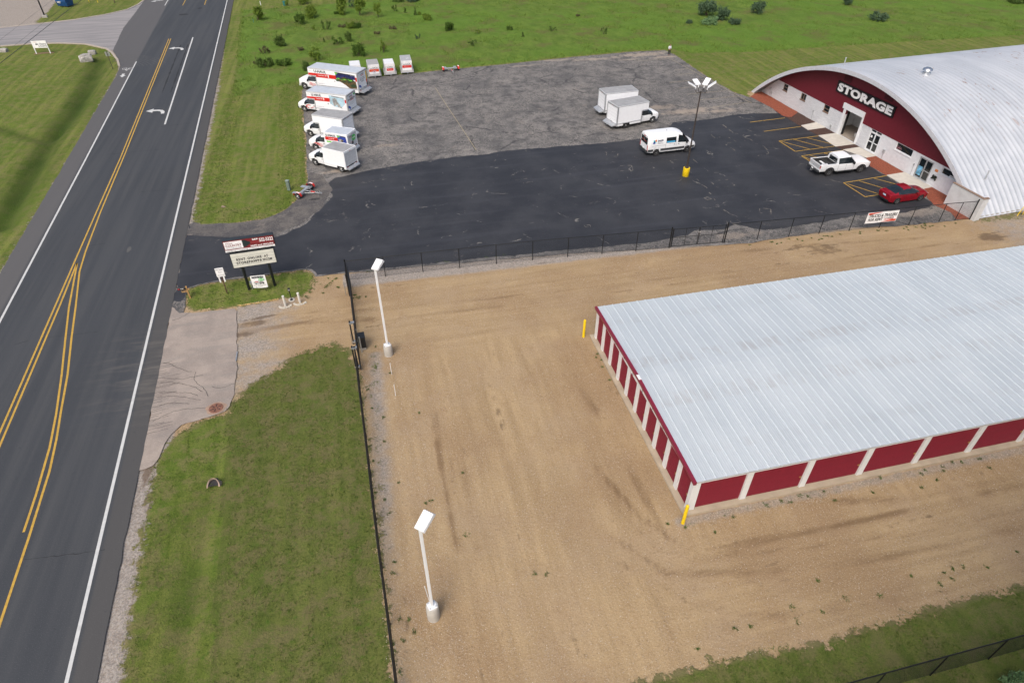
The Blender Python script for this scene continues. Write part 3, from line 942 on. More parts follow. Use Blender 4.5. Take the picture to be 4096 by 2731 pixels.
for dx, dy in ((0, 0), (-2.0, 29.0)):
    s_ = 1.0
    ar = [(-26.5, 89.3), (-25.75, 90.0), (-25.72, 89.5), (-25.2, 89.45), (-24.75, 89.15), (-24.45, 88.6), (-24.4, 87.9), (-24.15, 87.9), (-24.12, 88.6), (-24.35, 89.3), (-24.8, 89.8)]
    ar = [(-26.5, 89.25), (-25.7, 90.0), (-25.68, 89.55), (-25.0, 89.5), (-24.5, 89.2), (-24.2, 88.7), (-24.12, 87.9), (-24.52, 87.9), (-24.6, 88.5), (-24.8, 88.85), (-25.1, 89.02), (-25.66, 89.05), (-25.64, 88.55)]
    flat_poly([(x + dx, y + dy) for x, y in ar], 0)
flat_poly([(-37.7, 154.0), (-36.9, 155.0), (-36.85, 154.6), (-35.5, 155.2), (-35.45, 154.85), (-36.8, 154.2), (-36.75, 153.7)], 0)
flat_poly([(-32.85, 106.1), (-32.45, 106.1), (-32.42, 105.3), (-32.15, 105.3), (-32.5, 104.4), (-33.0, 105.3), (-32.75, 105.3)], 0)
for cx in (-33.0, -32.2):                                        # the painted bicycle
    ribbon(mk, [(cx + .3 * math.cos(a), 108.6 + .42 * math.sin(a)) for a in np.linspace(0, 2 * math.pi, 15)], .08, zr, 0)
for a, b in (((-33.0, 108.6), (-32.7, 107.8)), ((-32.7, 107.8), (-32.2, 108.6)), ((-32.7, 107.8), (-32.45, 107.5)), ((-32.85, 108.2), (-32.4, 108.1))):
    ribbon(mk, [a, b], .1, zr, 0)
cm2 = MB()
random.seed(21)
for (p0, p1) in ((G(160, 1355), G(390, 1328)), (G(60, 1380), G(120, 1362)), (G(100, 2240), G(420, 2200)), (G(640, 510), G(760, 495)), (G(560, 770), G(690, 760)), (G(330, 990), G(420, 975)), (G(430, 620), G(640, 600)), (G(700, 300), G(860, 290))):
    pts = [(x + .06 * mnoise.noise(Vector((x * 4, y * 4, 1))), y + .09 * mnoise.noise(Vector((x * 4, y * 4, 2)))) for x, y in dense([p0, p1], .15)]
    ribbon(cm2, pts, .035, .0485, 0, jit=1.2)
for k in range(9):                                               # pale turning arcs at the side street mouth
    r0 = 1.0 + k * .42
    arc = [(-36.6 + (r0 + 3.5) * 1.25 * math.cos(a), 106.0 + (r0 + 6.0) * math.sin(a)) for a in np.linspace(R(25), R(82), 26)]
    ribbon(cm2, arc, .07, .0485, 1, jit=2.2, seed=k)
for lt in (-5.6, -4.5):                                          # dark skid marks in the turn lane
    ribbon(cm2, [(road_x(lt, y), y) for y in np.arange(96, 121, 1.0)], .16, .0485, 0, jit=1.5, seed=lt)
for cx, cy, a_, b_ in ((*G(516, 1000), .16, .5), (*G(735, 60), .9, .7), (*G(800, 35), .5, .5)):
    cm2.sheet(rough_poly([(cx + a_ * math.cos(t), cy + b_ * math.sin(t)) for t in np.linspace(0, 2 * math.pi, 14)[:-1]], .1, .12, 5), .0487, 1 if a_ < .3 else 0)
tag(cm2.build('road_wear', [mat('road_crack', (.030, .032, .036), .9), mat('road_dust', (.10, .10, .10), .9, grime=.6)], recalc=False), kind='structure')
tag(mk.build('road_markings', [LINEW, LINEY], recalc=False), kind='structure')

pk = MB()
zl = .040


def bay(a, b, mi=0, w=.1, z=zl): ribbon(pk, dense([a, b], .6), w, z, mi, jit=.15, seed=a[0])


for a, b in (((45.92, 68.44), (50.85, 68.76)), ((46.03, 65.43), (51.13, 65.78)),
             ((51.5, 62.72), (46.22, 62.45)), ((46.22, 62.45), (46.42, 59.41)), ((46.42, 59.41), (51.68, 59.69)), ((46.39, 62.31), (48.32, 59.62)), ((48.14, 62.5), (50.09, 59.68)), ((49.9, 62.53), (51.71, 60.17)),
             ((51.9, 58.45), (46.4, 58.15)), ((46.4, 58.15), (46.6, 54.9)), ((46.6, 54.9), (51.8, 55.3)), ((47.27, 58.3), (49.2, 55.2)), ((46.5, 57.9), (47.6, 55.3)), ((49.2, 58.3), (51.0, 55.4)),
             ((52.25, 51.7), (46.81, 51.26)), ((46.81, 51.26), (46.98, 48.07)), ((46.98, 48.07), (52.3, 48.3)), ((48.65, 51.3), (50.4, 48.6)), ((50.52, 51.43), (52.2, 49.3)), ((47.08, 50.92), (48.63, 48.34))):
    bay(a, b)
for a, b in (((41.58, 94.89), (47.25, 94.95)), ((45.53, 89.59), (47.62, 89.72)), ((44.94, 87.56), (47.58, 87.4)), ((42.45, 84.53), (47.8, 84.7)), ((42.64, 81.96), (48.2, 82.18)), ((42.82, 79.5), (48.56, 79.6)), ((43.47, 77.03), (48.93, 77.21)), ((43.92, 74.3), (49.32, 74.84)), ((47.25, 94.95), (49.5, 74.4)), ((10.3, 90.0), (10.84, 82.1)), ((10.84, 82.1), (11.42, 74.3)), ((11.42, 74.3), (11.86, 67.9))):
    bay(a, b, 1, .07)
tag(pk.build('parking_markings', [LINEY, LINEF], recalc=False), kind='structure')

# patches and cracks of the lot: pale rings round old repairs, sandy washes at the far end
pt = MB()


def broken(pts, w, mi):
    run = []
    for q in pts + [None]:
        if q is not None and mnoise.noise(Vector((q[0] * 1.7, q[1] * 1.7, 7.7))) > -.12:
            run.append(q)
        else:
            if len(run) > 2: ribbon(pt, run, w, .033, mi, jit=2.4, seed=run[0][0])
            run = []


def ring(cx, cy, wx, wy, rz, mi=0):
    pts = []
    for a in range(5):
        sx, sy = ((-1, -1), (1, -1), (1, 1), (-1, 1), (-1, -1))[a]
        pts.append((cx + sx * wx / 2 * math.cos(rz) - sy * wy / 2 * math.sin(rz), cy + sx * wx / 2 * math.sin(rz) + sy * wy / 2 * math.cos(rz)))
    pts = [(x + .10 * mnoise.noise(Vector((x * 2, y * 2, 1))), y + .10 * mnoise.noise(Vector((x * 2, y * 2, 4)))) for x, y in dense(pts, .1)]
    broken(pts, .055, mi)


for (px, py), wx, wy, rz in (((2448, 617), 1.3, 1.2, -.3), ((2500, 674), 1.5, 1.3, -.2), ((2095, 725), 1.7, .9, .1), ((3060, 845), 1.0, 1.0, -.5), ((2890, 735), 2.0, 1.4, 0), ((2940, 888), .8, .5, .1), ((2350, 905), .5, .3, 0), ((2830, 795), .5, .5, .4), ((2905, 560), 1.3, 1.8, .2)):
    cx, cy = G(px, py)
    ring(cx, cy, wx, wy, rz)
for L, w in ((gp([(2840, 530), (2870, 560), (2920, 590), (2950, 610)]), .10), (gp([(2890, 500), (2930, 530), (2960, 540), (3060, 590), (3075, 615), (3030, 625)]), .10), (gp([(2760, 690), (2830, 760), (2880, 830), (2960, 880)]), .08), (gp([(2650, 520), (2720, 600), (2800, 660), (2850, 700)]), .06), (gp([(3440, 720), (3360, 745), (3300, 742)]), .05)):
    pts = [(x + .25 * mnoise.noise(Vector((x * 1.3, y * 1.3, 1))), y + .25 * mnoise.noise(Vector((x * 1.3, y * 1.3, 4)))) for x, y in dense(L, .15)]
    broken(pts, w * .7, 0)
for cx, cy, ax, ay in ((G(1262, 798)[0], G(1262, 798)[1], .7, .22),):
    base = [(cx + ax * math.cos(a) * (.75 + .5 * mnoise.noise(Vector((math.cos(a) * 2, math.sin(a) * 2, cx)))), cy + ay * math.sin(a)) for a in np.linspace(0, 2 * math.pi, 40)[:-1]]
    pt.sheet(rough_poly(base, .15, .16, int(cx)), .0363, 2)
tag(pt.build('pavement_patches', [CRACKP, PATCH, DAMPP], recalc=False), kind='structure')
# ------------------------------------------------------------ materials of the buildings
def roof_metal(name, a, b, stain=None, rust=False):
    m = bpy.data.materials.new(name)
    t = NT(m)
    v = t.co(world_space=False)
    sub = lambda o, k, q: t.math('MULTIPLY', t.math('SUBTRACT', o, k), q)
    c = t.mix(t.ramp(t.noise(t.co((.5, .12, 1), world_space=False), 1.0, 3, .5), .35, .65), a, b)
    c = t.mix(t.ramp(t.noise(v, .35, 4), .4, .7, 0, .35), c, tuple(x * .9 for x in a))
    if stain:                                   # faint dirt along the lines where water stands
        sp = t.n('SeparateXYZ'); t.l(v, sp.inputs[0])
        for y0, w_, s_ in stain:
            d = t.math('ABSOLUTE', t.math('SUBTRACT', sp.outputs[1], y0))
            band = t.ramp(d, w_, w_ * .5)
            n = t.noise(t.co((1.64, .5, 1), world_space=False), 1.0, 5, .7)
            c = t.mix(t.math('MULTIPLY', band, t.ramp(n, .42, .70, 0, s_)), c, (.40, .36, .33))
    if rust:
        n = t.math('ADD', t.noise(t.co((2.2, .55, .55), world_space=False), 1.3, 6, .78), sub(t.noise(v, .09, 3), .5, .28))
        sp = t.n('SeparateXYZ'); t.l(v, sp.inputs[0])
        up = t.ramp(sp.outputs[2], 3.5, 6.5)
        c = t.mix(t.math('MULTIPLY', up, t.ramp(n, .625, .66, 0, .85)), c, (.30, .17, .12))
        c = t.mix(t.ramp(t.noise(t.co((1, .3, .3), world_space=False), 3.2, 5, .7), .60, .70, 0, .35), c, (.50, .49, .49))
    t.l(c, t.b.inputs['Base Color'])
    t.b.inputs['Roughness'].default_value = .42
    t.b.inputs['Metallic'].default_value = .25
    t.b.inputs['Specular IOR Level'].default_value = .4
    return m


GALVROOF = roof_metal('galvalume_roof', (.57, .625, .655), (.625, .675, .70), stain=((8.95, .65, .38), (5.6, .7, .34), (13.3, .4, .2), (1.8, .4, .15)))
ARCHROOF = roof_metal('white_arch_steel', (.53, .56, .60), (.61, .635, .67), rust=True)
STONE = bpy.data.materials.new('white_split_stone')
_t = NT(STONE)
_v = _t.co(world_space=False)
_br = _t.n('TexBrick')
_br.inputs['Scale'].default_value = 1.0
_br.inputs['Brick Width'].default_value = .5
_br.inputs['Row Height'].default_value = .11
_br.inputs['Mortar Size'].default_value = .012
_mp = _t.n('Mapping'); _mp.inputs['Rotation'].default_value = (R(90), 0, R(90))
_sw = _t.n('SeparateXYZ'); _t.l(_v, _sw.inputs[0])
_cb = _t.n('CombineXYZ'); _t.l(_sw.outputs[1], _cb.inputs[0]); _t.l(_sw.outputs[2], _cb.inputs[1])
_t.l(_cb.outputs[0], _br.inputs['Vector'])
_br.inputs['Color1'].default_value = (.86, .88, .91, 1)
_br.inputs['Color2'].default_value = (.76, .78, .81, 1)
_br.inputs['Mortar'].default_value = (.62, .64, .67, 1)
_t.l(_br.outputs['Color'], _t.b.inputs['Base Color'])
_t.b.inputs['Roughness'].default_value = .85
_hn = _t.math('ADD', _t.math('MULTIPLY', _t.noise(_t.co((3, 2.2, 9), world_space=False), 1.6, 3), 1.2), _t.math('MULTIPLY', _br.outputs['Fac'], -.5))
_t.bump(_hn, .9, .08)

# ------------------------------------------------------------ storage building (roll-up units)
BX0, BX1, BY0, BY1 = 13.95, 77.0, 18.12, 33.42
sb = empty('storage_building', (BX0, BY0, 0), 0, 'long low storage building with red roll-up doors and pale ribbed metal roof', 'storage building')
LX, LY = BX1 - BX0, BY1 - BY0
EV, RIDGE = 2.66, 2.98
o = MB().bb(-.26, LX + .26, -.26, LY + .26, -.2, .11).build('slab', mat('slab_concrete', (.43, .36, .27), .85, var=.07, scale=1.5, grime=.2), sb)
w = MB()
w.bb(.17, LX - .17, .17, LY - .17, .11, 2.60)                    # core behind the recessed doors
dys = [LY - .76 - 1.525 * i for i in range(10)]
edges_w = [LY] + [(dys[i] + dys[i + 1]) / 2 for i in range(9)] + [0]
for i, yc in enumerate(edges_w):
    hw = .17 if 0 < i < 10 else .28
    y0, y1 = (yc - hw, yc + hw) if 0 < i < 10 else ((yc - .30, yc) if i == 0 else (0, .30))
    w.bb(0, .172, y0, y1, .11, 2.34)
w.bb(-.004, .172, 0, LY, 2.34, 2.62)
w.add([(0, 0, 2.62), (0, LY, 2.62), (0, LY / 2, RIDGE - .05), (.17, 0, 2.62), (.17, LY, 2.62), (.17, LY / 2, RIDGE - .05)], [(0, 2, 1), (3, 4, 5)])
px_ = [0.0] + [3.30 + 3.655 * i for i in range(17)]
for i, xc in enumerate(px_):
    x0, x1 = (0.0, .42) if i == 0 else (xc - .18, xc + .18)
    w.bb(x0 + .174 * (i == 0), x1, -.004, .172, .11, 2.34)
    w.bb(x0 + .174 * (i == 0), x1, LY - .172, LY + .004, .11, 2.34)
w.bb(.174, LX, -.006, .172, 2.34, 2.60)
w.bb(.174, LX, LY - .172, LY + .006, 2.34, 2.60)
w.build('wall', mat('white_trim', (.74, .755, .76), .5, var=.03, grime=.1), sb)


def ripple_door(x0, x1, z0, z1, along='X', depth=.05, pitch=.078):
    mb = MB()
    n = int((z1 - z0) / pitch)
    prof = []
    for k in range(n):
        zb = z0 + (z1 - z0) * k / n
        h = (z1 - z0) / n
        prof += [(0.0, zb), (0.0, zb + h * .42), (.022, zb + h * .56), (.022, zb + h * .86)]
    prof.append((0.0, z1))
    poly = [(-d, z) for d, z in prof] + [(depth, z1), (depth, z0)]
    if along == 'X':
        mb.prism([(p[0], p[1]) for p in poly], x0, x1, 'X')
    else:
        mb.prism([(p[0], p[1]) for p in poly], x0, x1, 'Y')
    return mb


LATCH = mat('brass_latch', (.45, .33, .12), .4, .5)
for i, yc in enumerate(dys):
    y0, y1 = edges_w[i + 1] + (.17 if i < 9 else .30), edges_w[i] - (.17 if i > 0 else .30)
    mb = ripple_door(0, y1 - y0 - .02, .125, 2.335, 'Y')
    d = mb.build('roll_up_door', DOORR, sb, loc=(.10, y0 + .01, 0))
    MB().bb(-.045, -.02, .05, .17, .95, 1.02).bb(-.07, -.045, .08, .12, .93, 1.0).build('latch', LATCH, d)
for i in range(16):
    x0 = px_[i] + (.42 if i == 0 else .18)
    x1 = px_[i + 1] - .18
    mb = ripple_door(0, x1 - x0 - .02, .125, 2.335, 'X')
    d = mb.build('roll_up_door', DOORR, sb, loc=(x0 + .01, .10, 0))
    if i: MB().bb(x1 - x0 - .20, x1 - x0 - .07, -.045, -.02, .95, 1.02).bb(x1 - x0 - .16, x1 - x0 - .11, -.07, -.045, .93, 1.0).build('latch', LATCH, d)
for i, yc in enumerate(dys):
    mb = MB()
    put_text(mb, str(i + 1), .27, frame((-.010, yc + .12, 2.46), (0, -1, 0), (0, 0, 1)), bold=.006)
    mb.build('unit_number_lettering', INK, sb, recalc=False)
for i in range(1, 16):
    mb = MB()
    xc = px_[i] + 1.83
    put_text(mb, str(10 + i), .22, frame((xc - .2, -.012, 2.475), (1, 0, 0), (0, 0, 1)), bold=.006)
    mb.build('unit_number_lettering', INK, sb, recalc=False)
    mb = MB()
    put_text(mb, 'Thru', .10, frame((xc + .22, -.012, 2.46), (1, 0, 0), (0, 0, 1)))
    mb.build('unit_caption_lettering', INK, sb, recalc=False)

# ribbed roof
def ribbed_roof():
    mb = MB()
    xs, zs = [], []
    x = -.02
    prof = ((0, 0), (.05, 0), (.17, .0), (.185, .009), (.20, .0), (.30, .0), (.315, .009), (.33, .0), (.44, 0), (.455, .009), (.47, .0), (.515, .0), (.548, .042), (.572, .042))
    while x < LX + .1:
        for px, pz in prof:
            xs.append(x + px); zs.append(pz)
        x += .61
    ys = [(-.13, EV + .012), (LY * .18, None), (LY * .5, None), (LY * .82, None), (LY + .13, EV + .012)]
    n = len(xs)
    vs = []
    for yy, zz in ys:
        k = 1 - abs(yy - LY / 2) / (LY / 2 + .13)
        z0 = EV + .012 + (RIDGE - EV) * k
        vs += [(a, yy, z0 + b) for a, b in zip(xs, zs)]
    for j in range(len(ys) - 1):
        for i in range(n - 1):
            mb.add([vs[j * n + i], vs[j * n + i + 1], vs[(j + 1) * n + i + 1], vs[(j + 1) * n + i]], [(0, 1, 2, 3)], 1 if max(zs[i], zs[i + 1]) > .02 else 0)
    return mb


ribbed_roof().build('roof', [GALVROOF, mat('rib_highlight_metal', (.62, .675, .705), .4, .2, var=.03)], sb, recalc=False)  # second, lighter metal paints the highlight along the ribs
mb = MB()
mb.add([(.0, -.12, EV), (LX, -.12, EV), (LX, LY + .12, EV), (0, LY + .12, EV), (0, LY / 2, RIDGE - .02), (LX, LY / 2, RIDGE - .02)], [(0, 1, 5, 4), (3, 4, 5, 2)])
mb.bb(.0, LX, -.12, -.006, 2.58, EV)
mb.bb(.0, LX, LY + .006, LY + .12, 2.58, EV)
mb.build('eave_trim', TRIMG, sb, recalc=False)
mb = MB()
hl = RIDGE - EV
for s in (0, 1):
    ya, yb = (-.16, LY / 2) if s == 0 else (LY / 2, LY + .16)
    za, zb = (EV, EV + hl) if s == 0 else (EV + hl, EV)
    mb.add([(-.13, ya, za - .16), (-.13, yb, zb - .16), (-.13, yb, zb + .05), (-.13, ya, za + .05), (.03, ya, za - .16), (.03, yb, zb - .16), (.03, yb, zb + .05), (.03, ya, za + .05)],
           [(0, 1, 2, 3), (3, 2, 6, 7), (0, 4, 5, 1), (4, 7, 6, 5), (0, 3, 7, 4), (1, 5, 6, 2)])
mb.build('rake_trim', mat('maroon_trim', (.22, .018, .045), .35, var=.05), sb)
MB().box((-.05, LY / 2, RIDGE + .055), (.17, .42, .03)).build('ridge_cap', WHITE, sb)

# ------------------------------------------------------------ arched building
QR, QZ, QH = 26.6, -19.14, 18.4
QO = (54.19, 60.2)
QA = R(3.4)
qb = empty('arched_storage_hall', (QO[0], QO[1], 0), QA, 'big arched white ribbed steel hall with maroon front reading STORAGE', 'building')
QX0, QX1 = -1.3, 62.0


def arch_z(y, r=QR): return math.sqrt(max(0, r * r - y * y)) + QZ


# corrugated arch
mb = MB()
prof = ((0, 0), (.05, 0), (.09, -.038), (.20, -.065), (.31, -.075), (.42, -.065), (.53, -.038), (.575, -.0))
xs = []
x = QX0
while x < QX1:
    xs += [(x + a, b) for a, b in prof[:-1]]
    x += .61
NA = 56
a0 = math.asin(QH / QR)
vs, fs = [], []
for j in range(NA + 1):
    a = -a0 + 2 * a0 * j / NA
    for xx, dr in xs:
        vs.append((xx, (QR + dr) * math.sin(a), (QR + dr) * math.cos(a) + QZ))
n = len(xs)
for j in range(NA):
    for i in range(n - 1):
        fs.append((j * n + i, j * n + i + 1, (j + 1) * n + i + 1, (j + 1) * n + i))
mb.add(vs, fs)
mb.build('roof', ARCHROOF, qb, smooth=True, auto=50, recalc=False)
# front rim of the arch
mb = MB()
for (ra, rb, xa, xb) in ((QR - .42, QR + .02, QX0 - .06, QX0 - .01),):
    vs, fs = [], []
    for j in range(NA + 1):
        a = -a0 + 2 * a0 * j / NA
        for rr, xx in ((ra, xa), (rb, xa), (rb, xb), (ra, xb)):
            vs.append((xx, rr * math.sin(a), rr * math.cos(a) + QZ))
    for j in range(NA):
        for k in range(4):
            k2 = (k + 1) % 4
            fs.append((j * 4 + k, j * 4 + k2, (j + 1) * 4 + k2, (j + 1) * 4 + k))
    mb.add(vs, fs)
mb.build('arch_rim', mat('rim_grey', (.60, .61, .65), .5, var=.06, grime=.25), qb)
# footing kerb below the ribs
mb = MB()
mb.bb(QX0, QX1, -QH + .12, -QH + .42, -.1, .16)
mb.build('footing', CONC, qb)
MB().bb(QX0, QX1, QH - .42, QH - .12, -.1, .16).build('footing', CONC, qb)

holes = [(13.05, 13.95, 1.55, 2.36), (9.37, 10.35, 1.56, 2.34), (4.98, 5.97, 1.59, 2.39), (-.31, 2.35, 0.0, 2.42), (-3.63, -1.95, .08, 2.42), (-8.16, -5.86, 1.60, 2.39), (-11.0, -9.22, .08, 2.22), (-13.92, -12.1, 1.62, 2.30)]
BAND = 2.42


def wall_strips(y0, y1, z0, z1, holes, x0=0.0, x1=.25):
    mb = MB()
    ys = sorted({y0, y1} | {h[0] for h in holes} | {h[1] for h in holes})
    ys = [y for y in ys if y0 <= y <= y1]
    for a, b in zip(ys[:-1], ys[1:]):
        m = (a + b) / 2
        hs = [h for h in holes if h[0] < m < h[1]]
        if not hs:
            mb.bb(x0, x1, a, b, z0, z1)
        else:
            h = hs[0]
            if h[2] > z0 + .01: mb.bb(x0, x1, a, b, z0, h[2])
            if h[3] < z1 - .01: mb.bb(x0, x1, a, b, h[3], z1)
    return mb


mbl = wall_strips(-1.95, 15.1, -.1, BAND, [h for h in holes if h[0] > -2])
mbl.prism([(15.1, -.1), (QH - .25, -.1), (QH - .3, .1)] + [(y, arch_z(y, QR - .22)) for y in (17.6, 17, 16.4, 15.8, 15.1)], 0, .25, 'X')
mbl.build('stone_wall', STONE, qb)
mbr = wall_strips(-15.1, -1.95, -.1, BAND, [h for h in holes if h[0] < -1.9])
mbr.build('wall', STUCCO, qb)
mb = MB()
ar = lambda ya, yb, n=20: [(ya + (yb - ya) * i / n, arch_z(ya + (yb - ya) * i / n, QR - .2)) for i in range(n + 1)]
mb.prism([(15.1, BAND), *ar(15.1, 2.35), (2.35, BAND)], -.03, .25, 'X')
mb.prism([(2.35, 3.0), *ar(2.35, -.31, 4), (-.31, 3.0)], -.03, .25, 'X')
mb.prism([(-.31, BAND), *ar(-.31, -15.1), (-15.1, BAND)], -.03, .25, 'X')
mb.build('gable', MAROON, qb)
# maroon louvred vents
for yc, zc in ((3.55, 6.02), (-2.82, 6.03)):
    mb = MB()
    mb.bb(-.055, -.032, yc - .6, yc + .6, zc - .33, zc + .33)
    for k in range(9):
        mb.bb(-.075, -.055, yc - .57, yc + .57, zc - .29 + k * .07, zc - .26 + k * .07)
    mb.build('louvre', mat('dark_maroon', (.10, .014, .022), .6), qb)
# the sign
mb = MB().bb(-.14, -.034, -4.22, 4.78, 4.32, 5.50)
sg = mb.build('sign_board', mat('sign_black', (.012, .012, .014), .4), qb)
mb = MB()
vs, fs = text_mesh('STORAGE', 1.0, bold=.05, depth=.02, spacing=1.06)
x0, x1 = min(v[0] for v in vs), max(v[0] for v in vs)
y0_, y1_ = min(v[1] for v in vs), max(v[1] for v in vs)
vs = [((v[0] - (x0 + x1) / 2) * 8.5 / (x1 - x0), (v[1] - (y0_ + y1_) / 2) * .90 / (y1_ - y0_), v[2]) for v in vs]
mb.add(vs, fs, 0, frame((-.165, .28, 4.91), (0, -1, 0), (0, 0, 1)))
mb.build('sign_lettering', mat('letter_white', (.95, .95, .95), .5, var=.0), sg, recalc=False)
mb = MB()
for a, b, c, d in ((-4.22, 4.78, 4.32, 4.37), (-4.22, 4.78, 5.45, 5.50), (-4.22, -4.17, 4.37, 5.45), (4.73, 4.78, 4.37, 5.45)):
    mb.bb(-.165, -.14, a, b, c, d)
mb.build('sign_frame', mat('frame_black', (.02, .02, .022), .35), sg)

# garage opening, interior seen through it
gp_ = MB()
gp_.bb(-.16, .10, -.50, 2.92, 3.0, 3.6)
gp_.build('door_header', WHITE, qb)
MB().bb(-.10, .10, 2.352, 2.72, 0, 3.0).build('door_jamb', WHITE, qb)
MB().bb(-.10, .10, -.52, -.312, 0, 3.0).build('door_jamb', WHITE, qb)
room = MB()
room.bb(.26, 3.59, -3.2, 4.5, -.02, .03, mi=1)
room.bb(3.6, 3.7, -3.2, 4.5, .03, 3.4, mi=0)
room.bb(.26, 9.5, 4.5, 4.6, .03, 3.4, mi=0)
room.bb(.26, 9.5, -3.3, -3.2, .03, 3.4, mi=0)
room.bb(.26, 9.5, -3.2, 4.5, 3.4, 3.45, mi=0)
room.build('interior_room', [mat('interior_wall', (.80, .82, .84), .8), mat('interior_floor', (.36, .31, .26), .8, var=.1, grime=.2)], qb)
MB().bb(.3, .62, 2.36, 2.45, .03, 2.9).build('open_shutter', mat('shutter_dark', (.02, .02, .022), .6), qb)


def glazing(name, y0, y1, z0, z1, mull=(), rails=(), frame_m=WHITE, fw=.05, xg=.12, sill=True):
    f = MB()
    f.bb(.04, .16, y0, y1, z0, z0 + fw); f.bb(.04, .16, y0, y1, z1 - fw, z1)
    f.bb(.04, .16, y0, y0 + fw, z0 + fw, z1 - fw); f.bb(.04, .16, y1 - fw, y1, z0 + fw, z1 - fw)
    for m_ in mull: f.bb(.05, .15, m_ - fw / 2, m_ + fw / 2, z0 + fw, z1 - fw)
    for a in rails: f.bb(.062, .142, y0 + fw, y1 - fw, a - fw / 2, a + fw / 2)
    if sill: f.bb(-.06, .038, y0 - .05, y1 + .05, z0 - .07, z0 + .005)
    o = f.build(name, frame_m, qb)
    MB().bb(xg - .01, xg, y0 + fw, y1 - fw, z0 + fw, z1 - fw).build('pane', GLASS, o)
    return o


glazing('window', *holes[0], rails=(1.95,), frame_m=mat('brown_frame', (.22, .15, .11), .6))
glazing('window', *holes[1], mull=(9.86,), frame_m=MATS['brown_frame'])
glazing('window', *holes[2], rails=(1.95,), frame_m=MATS['brown_frame'])
w4 = glazing('window', *holes[5], fw=.06)
w5 = glazing('window', *holes[7], fw=.06)
mb = MB()
put_text(mb, 'OPEN', .19, frame((.098, -6.25, 1.85), (0, -1, 0), (0, 0, 1)), bold=.004, width=.50)
for a in np.linspace(0, 2 * math.pi, 25)[:-1]:
    b = a + 2 * math.pi / 24
    mb.tube((.098, -6.25 + .36 * math.cos(a), 1.85 + .17 * math.sin(a)), (.098, -6.25 + .36 * math.cos(b), 1.85 + .17 * math.sin(b)), .010, n=4)
mb.build('open_sign', mat('neon_pink', (.55, .25, .28), .4), w4)
mb = MB().bb(.085, .098, -13.7, -13.05, 1.68, 1.86)
put_text(mb, 'U-HAUL', .15, frame((.082, -13.37, 1.77), (0, -1, 0), (0, 0, 1)), mi=1, bold=.004, width=.55)
mb.build('window_card', [INKW, INK], w5, recalc=False)
for (y0, y1, z0, z1), tr, fm in ((holes[4], True, WHITE), (holes[6], False, ALU)):
    ym = (y0 + y1) / 2
    zt = z1 - .33 if tr else z1
    f = MB()
    f.bb(.02, .18, y0, y0 + .07, z0, z1); f.bb(.02, .18, y1 - .07, y1, z0, z1); f.bb(.02, .18, y0 + .07, y1 - .07, z1 - .06, z1)
    if tr: f.bb(.021, .179, y0 + .07, y1 - .07, zt - .04, zt + .04); f.bb(.03, .17, ym - .03, ym + .03, zt + .04, z1 - .06)
    f.bb(-.02, .19, y0, y1, z0 - .03, z0)
    fo = f.build('entrance_frame', fm, qb)
    if tr: MB().bb(.10, .11, y0 + .07, y1 - .07, zt + .04, z1 - .06).build('pane', GLASS, fo)
    for a, b in ((y0 + .075, ym - .005), (ym + .005, y1 - .075)):
        lf = MB()
        zz = zt - .045 if tr else z1 - .065
        for q in ((a, a + .07, z0, zz), (b - .07, b, z0, zz), (a + .07, b - .07, z0, z0 + .14), (a + .07, b - .07, zz - .08, zz), (a + .07, b - .07, 1.02, 1.10)):
            lf.bb(.04, .09, *q)
        lo = lf.build('door', fm, qb)
        MB().bb(.06, .07, a + .07, b - .07, z0 + .14, zz - .08).build('pane', GLASS, lo)
        hy = b - .1 if a < ym - .3 else a + .1
        MB().tube((.0, hy, .92), (.0, hy, 1.25), .014, n=6).build('handle', ALU, lo)
mb = MB().bb(.028, .037, -9.95, -9.38, .42, 1.32)
mb.build('door_poster', mat('poster_blue', (.16, .42, .62), .5, var=.6, scale=2.5), qb)
MB().bb(.028, .037, -2.45, -2.2, 1.5, 1.75).build('door_notice', INKW, qb)
MB().bb(-.02, -.003, -11.75, -11.4, 1.55, 1.80).build('notice_board', mat('notice_orange', (.75, .25, .06), .5, var=.3), qb)
MB().bb(-.02, -.003, -11.72, -11.42, 1.28, 1.50).build('notice_board', INKW, qb)
mb = MB()
random.seed(3)
for k in range(26):
    mb.box((-.12 + random.uniform(-.1, .1), -11.7 + random.uniform(-.22, .22), 1.0 + random.uniform(-.2, .2)), (.12, .12, .1), random.uniform(0, 3))
mb.build('wall_planter', mat('planter_black', (.02, .025, .02), .8, var=.4), qb)
mb = MB()
for (y, z_, s) in ((16.3, 1.0, .22), (15.9, .55, .15), (3.9, .5, .18), (-4.7, .9, .25), (7.4, 1.1, .12), (-8.9, 1.2, .10)):
    mb.bb(-.14, -.002, y - s / 2, y + s / 2, z_ - s * .7, z_ + s * .7)
    mb.tube((-.05, y, .0), (-.05, y, z_ - s * .7), .02, n=6)
mb.build('meter_box', ALU, qb)
# buttress wall hiding the foot of the arch
mb = MB()
mb.bb(-1.62, -1.42, -18.55, -15.0, -.1, 2.18)
mb.bb(-1.418, -1.0, -18.55, -18.35, -.1, 2.18)
mb.build('wing_wall', mat('rough_white_block', (.62, .63, .635), .9, var=.06, scale=2, grime=.2, bump=.9), qb)
MB().bb(-1.66, -1.38, -18.6, -14.98, 2.182, 2.225).bb(-1.378, -.98, -18.6, -18.32, 2.182, 2.225).build('wall_coping', mat('brown_coping', (.26, .18, .13), .8), qb)


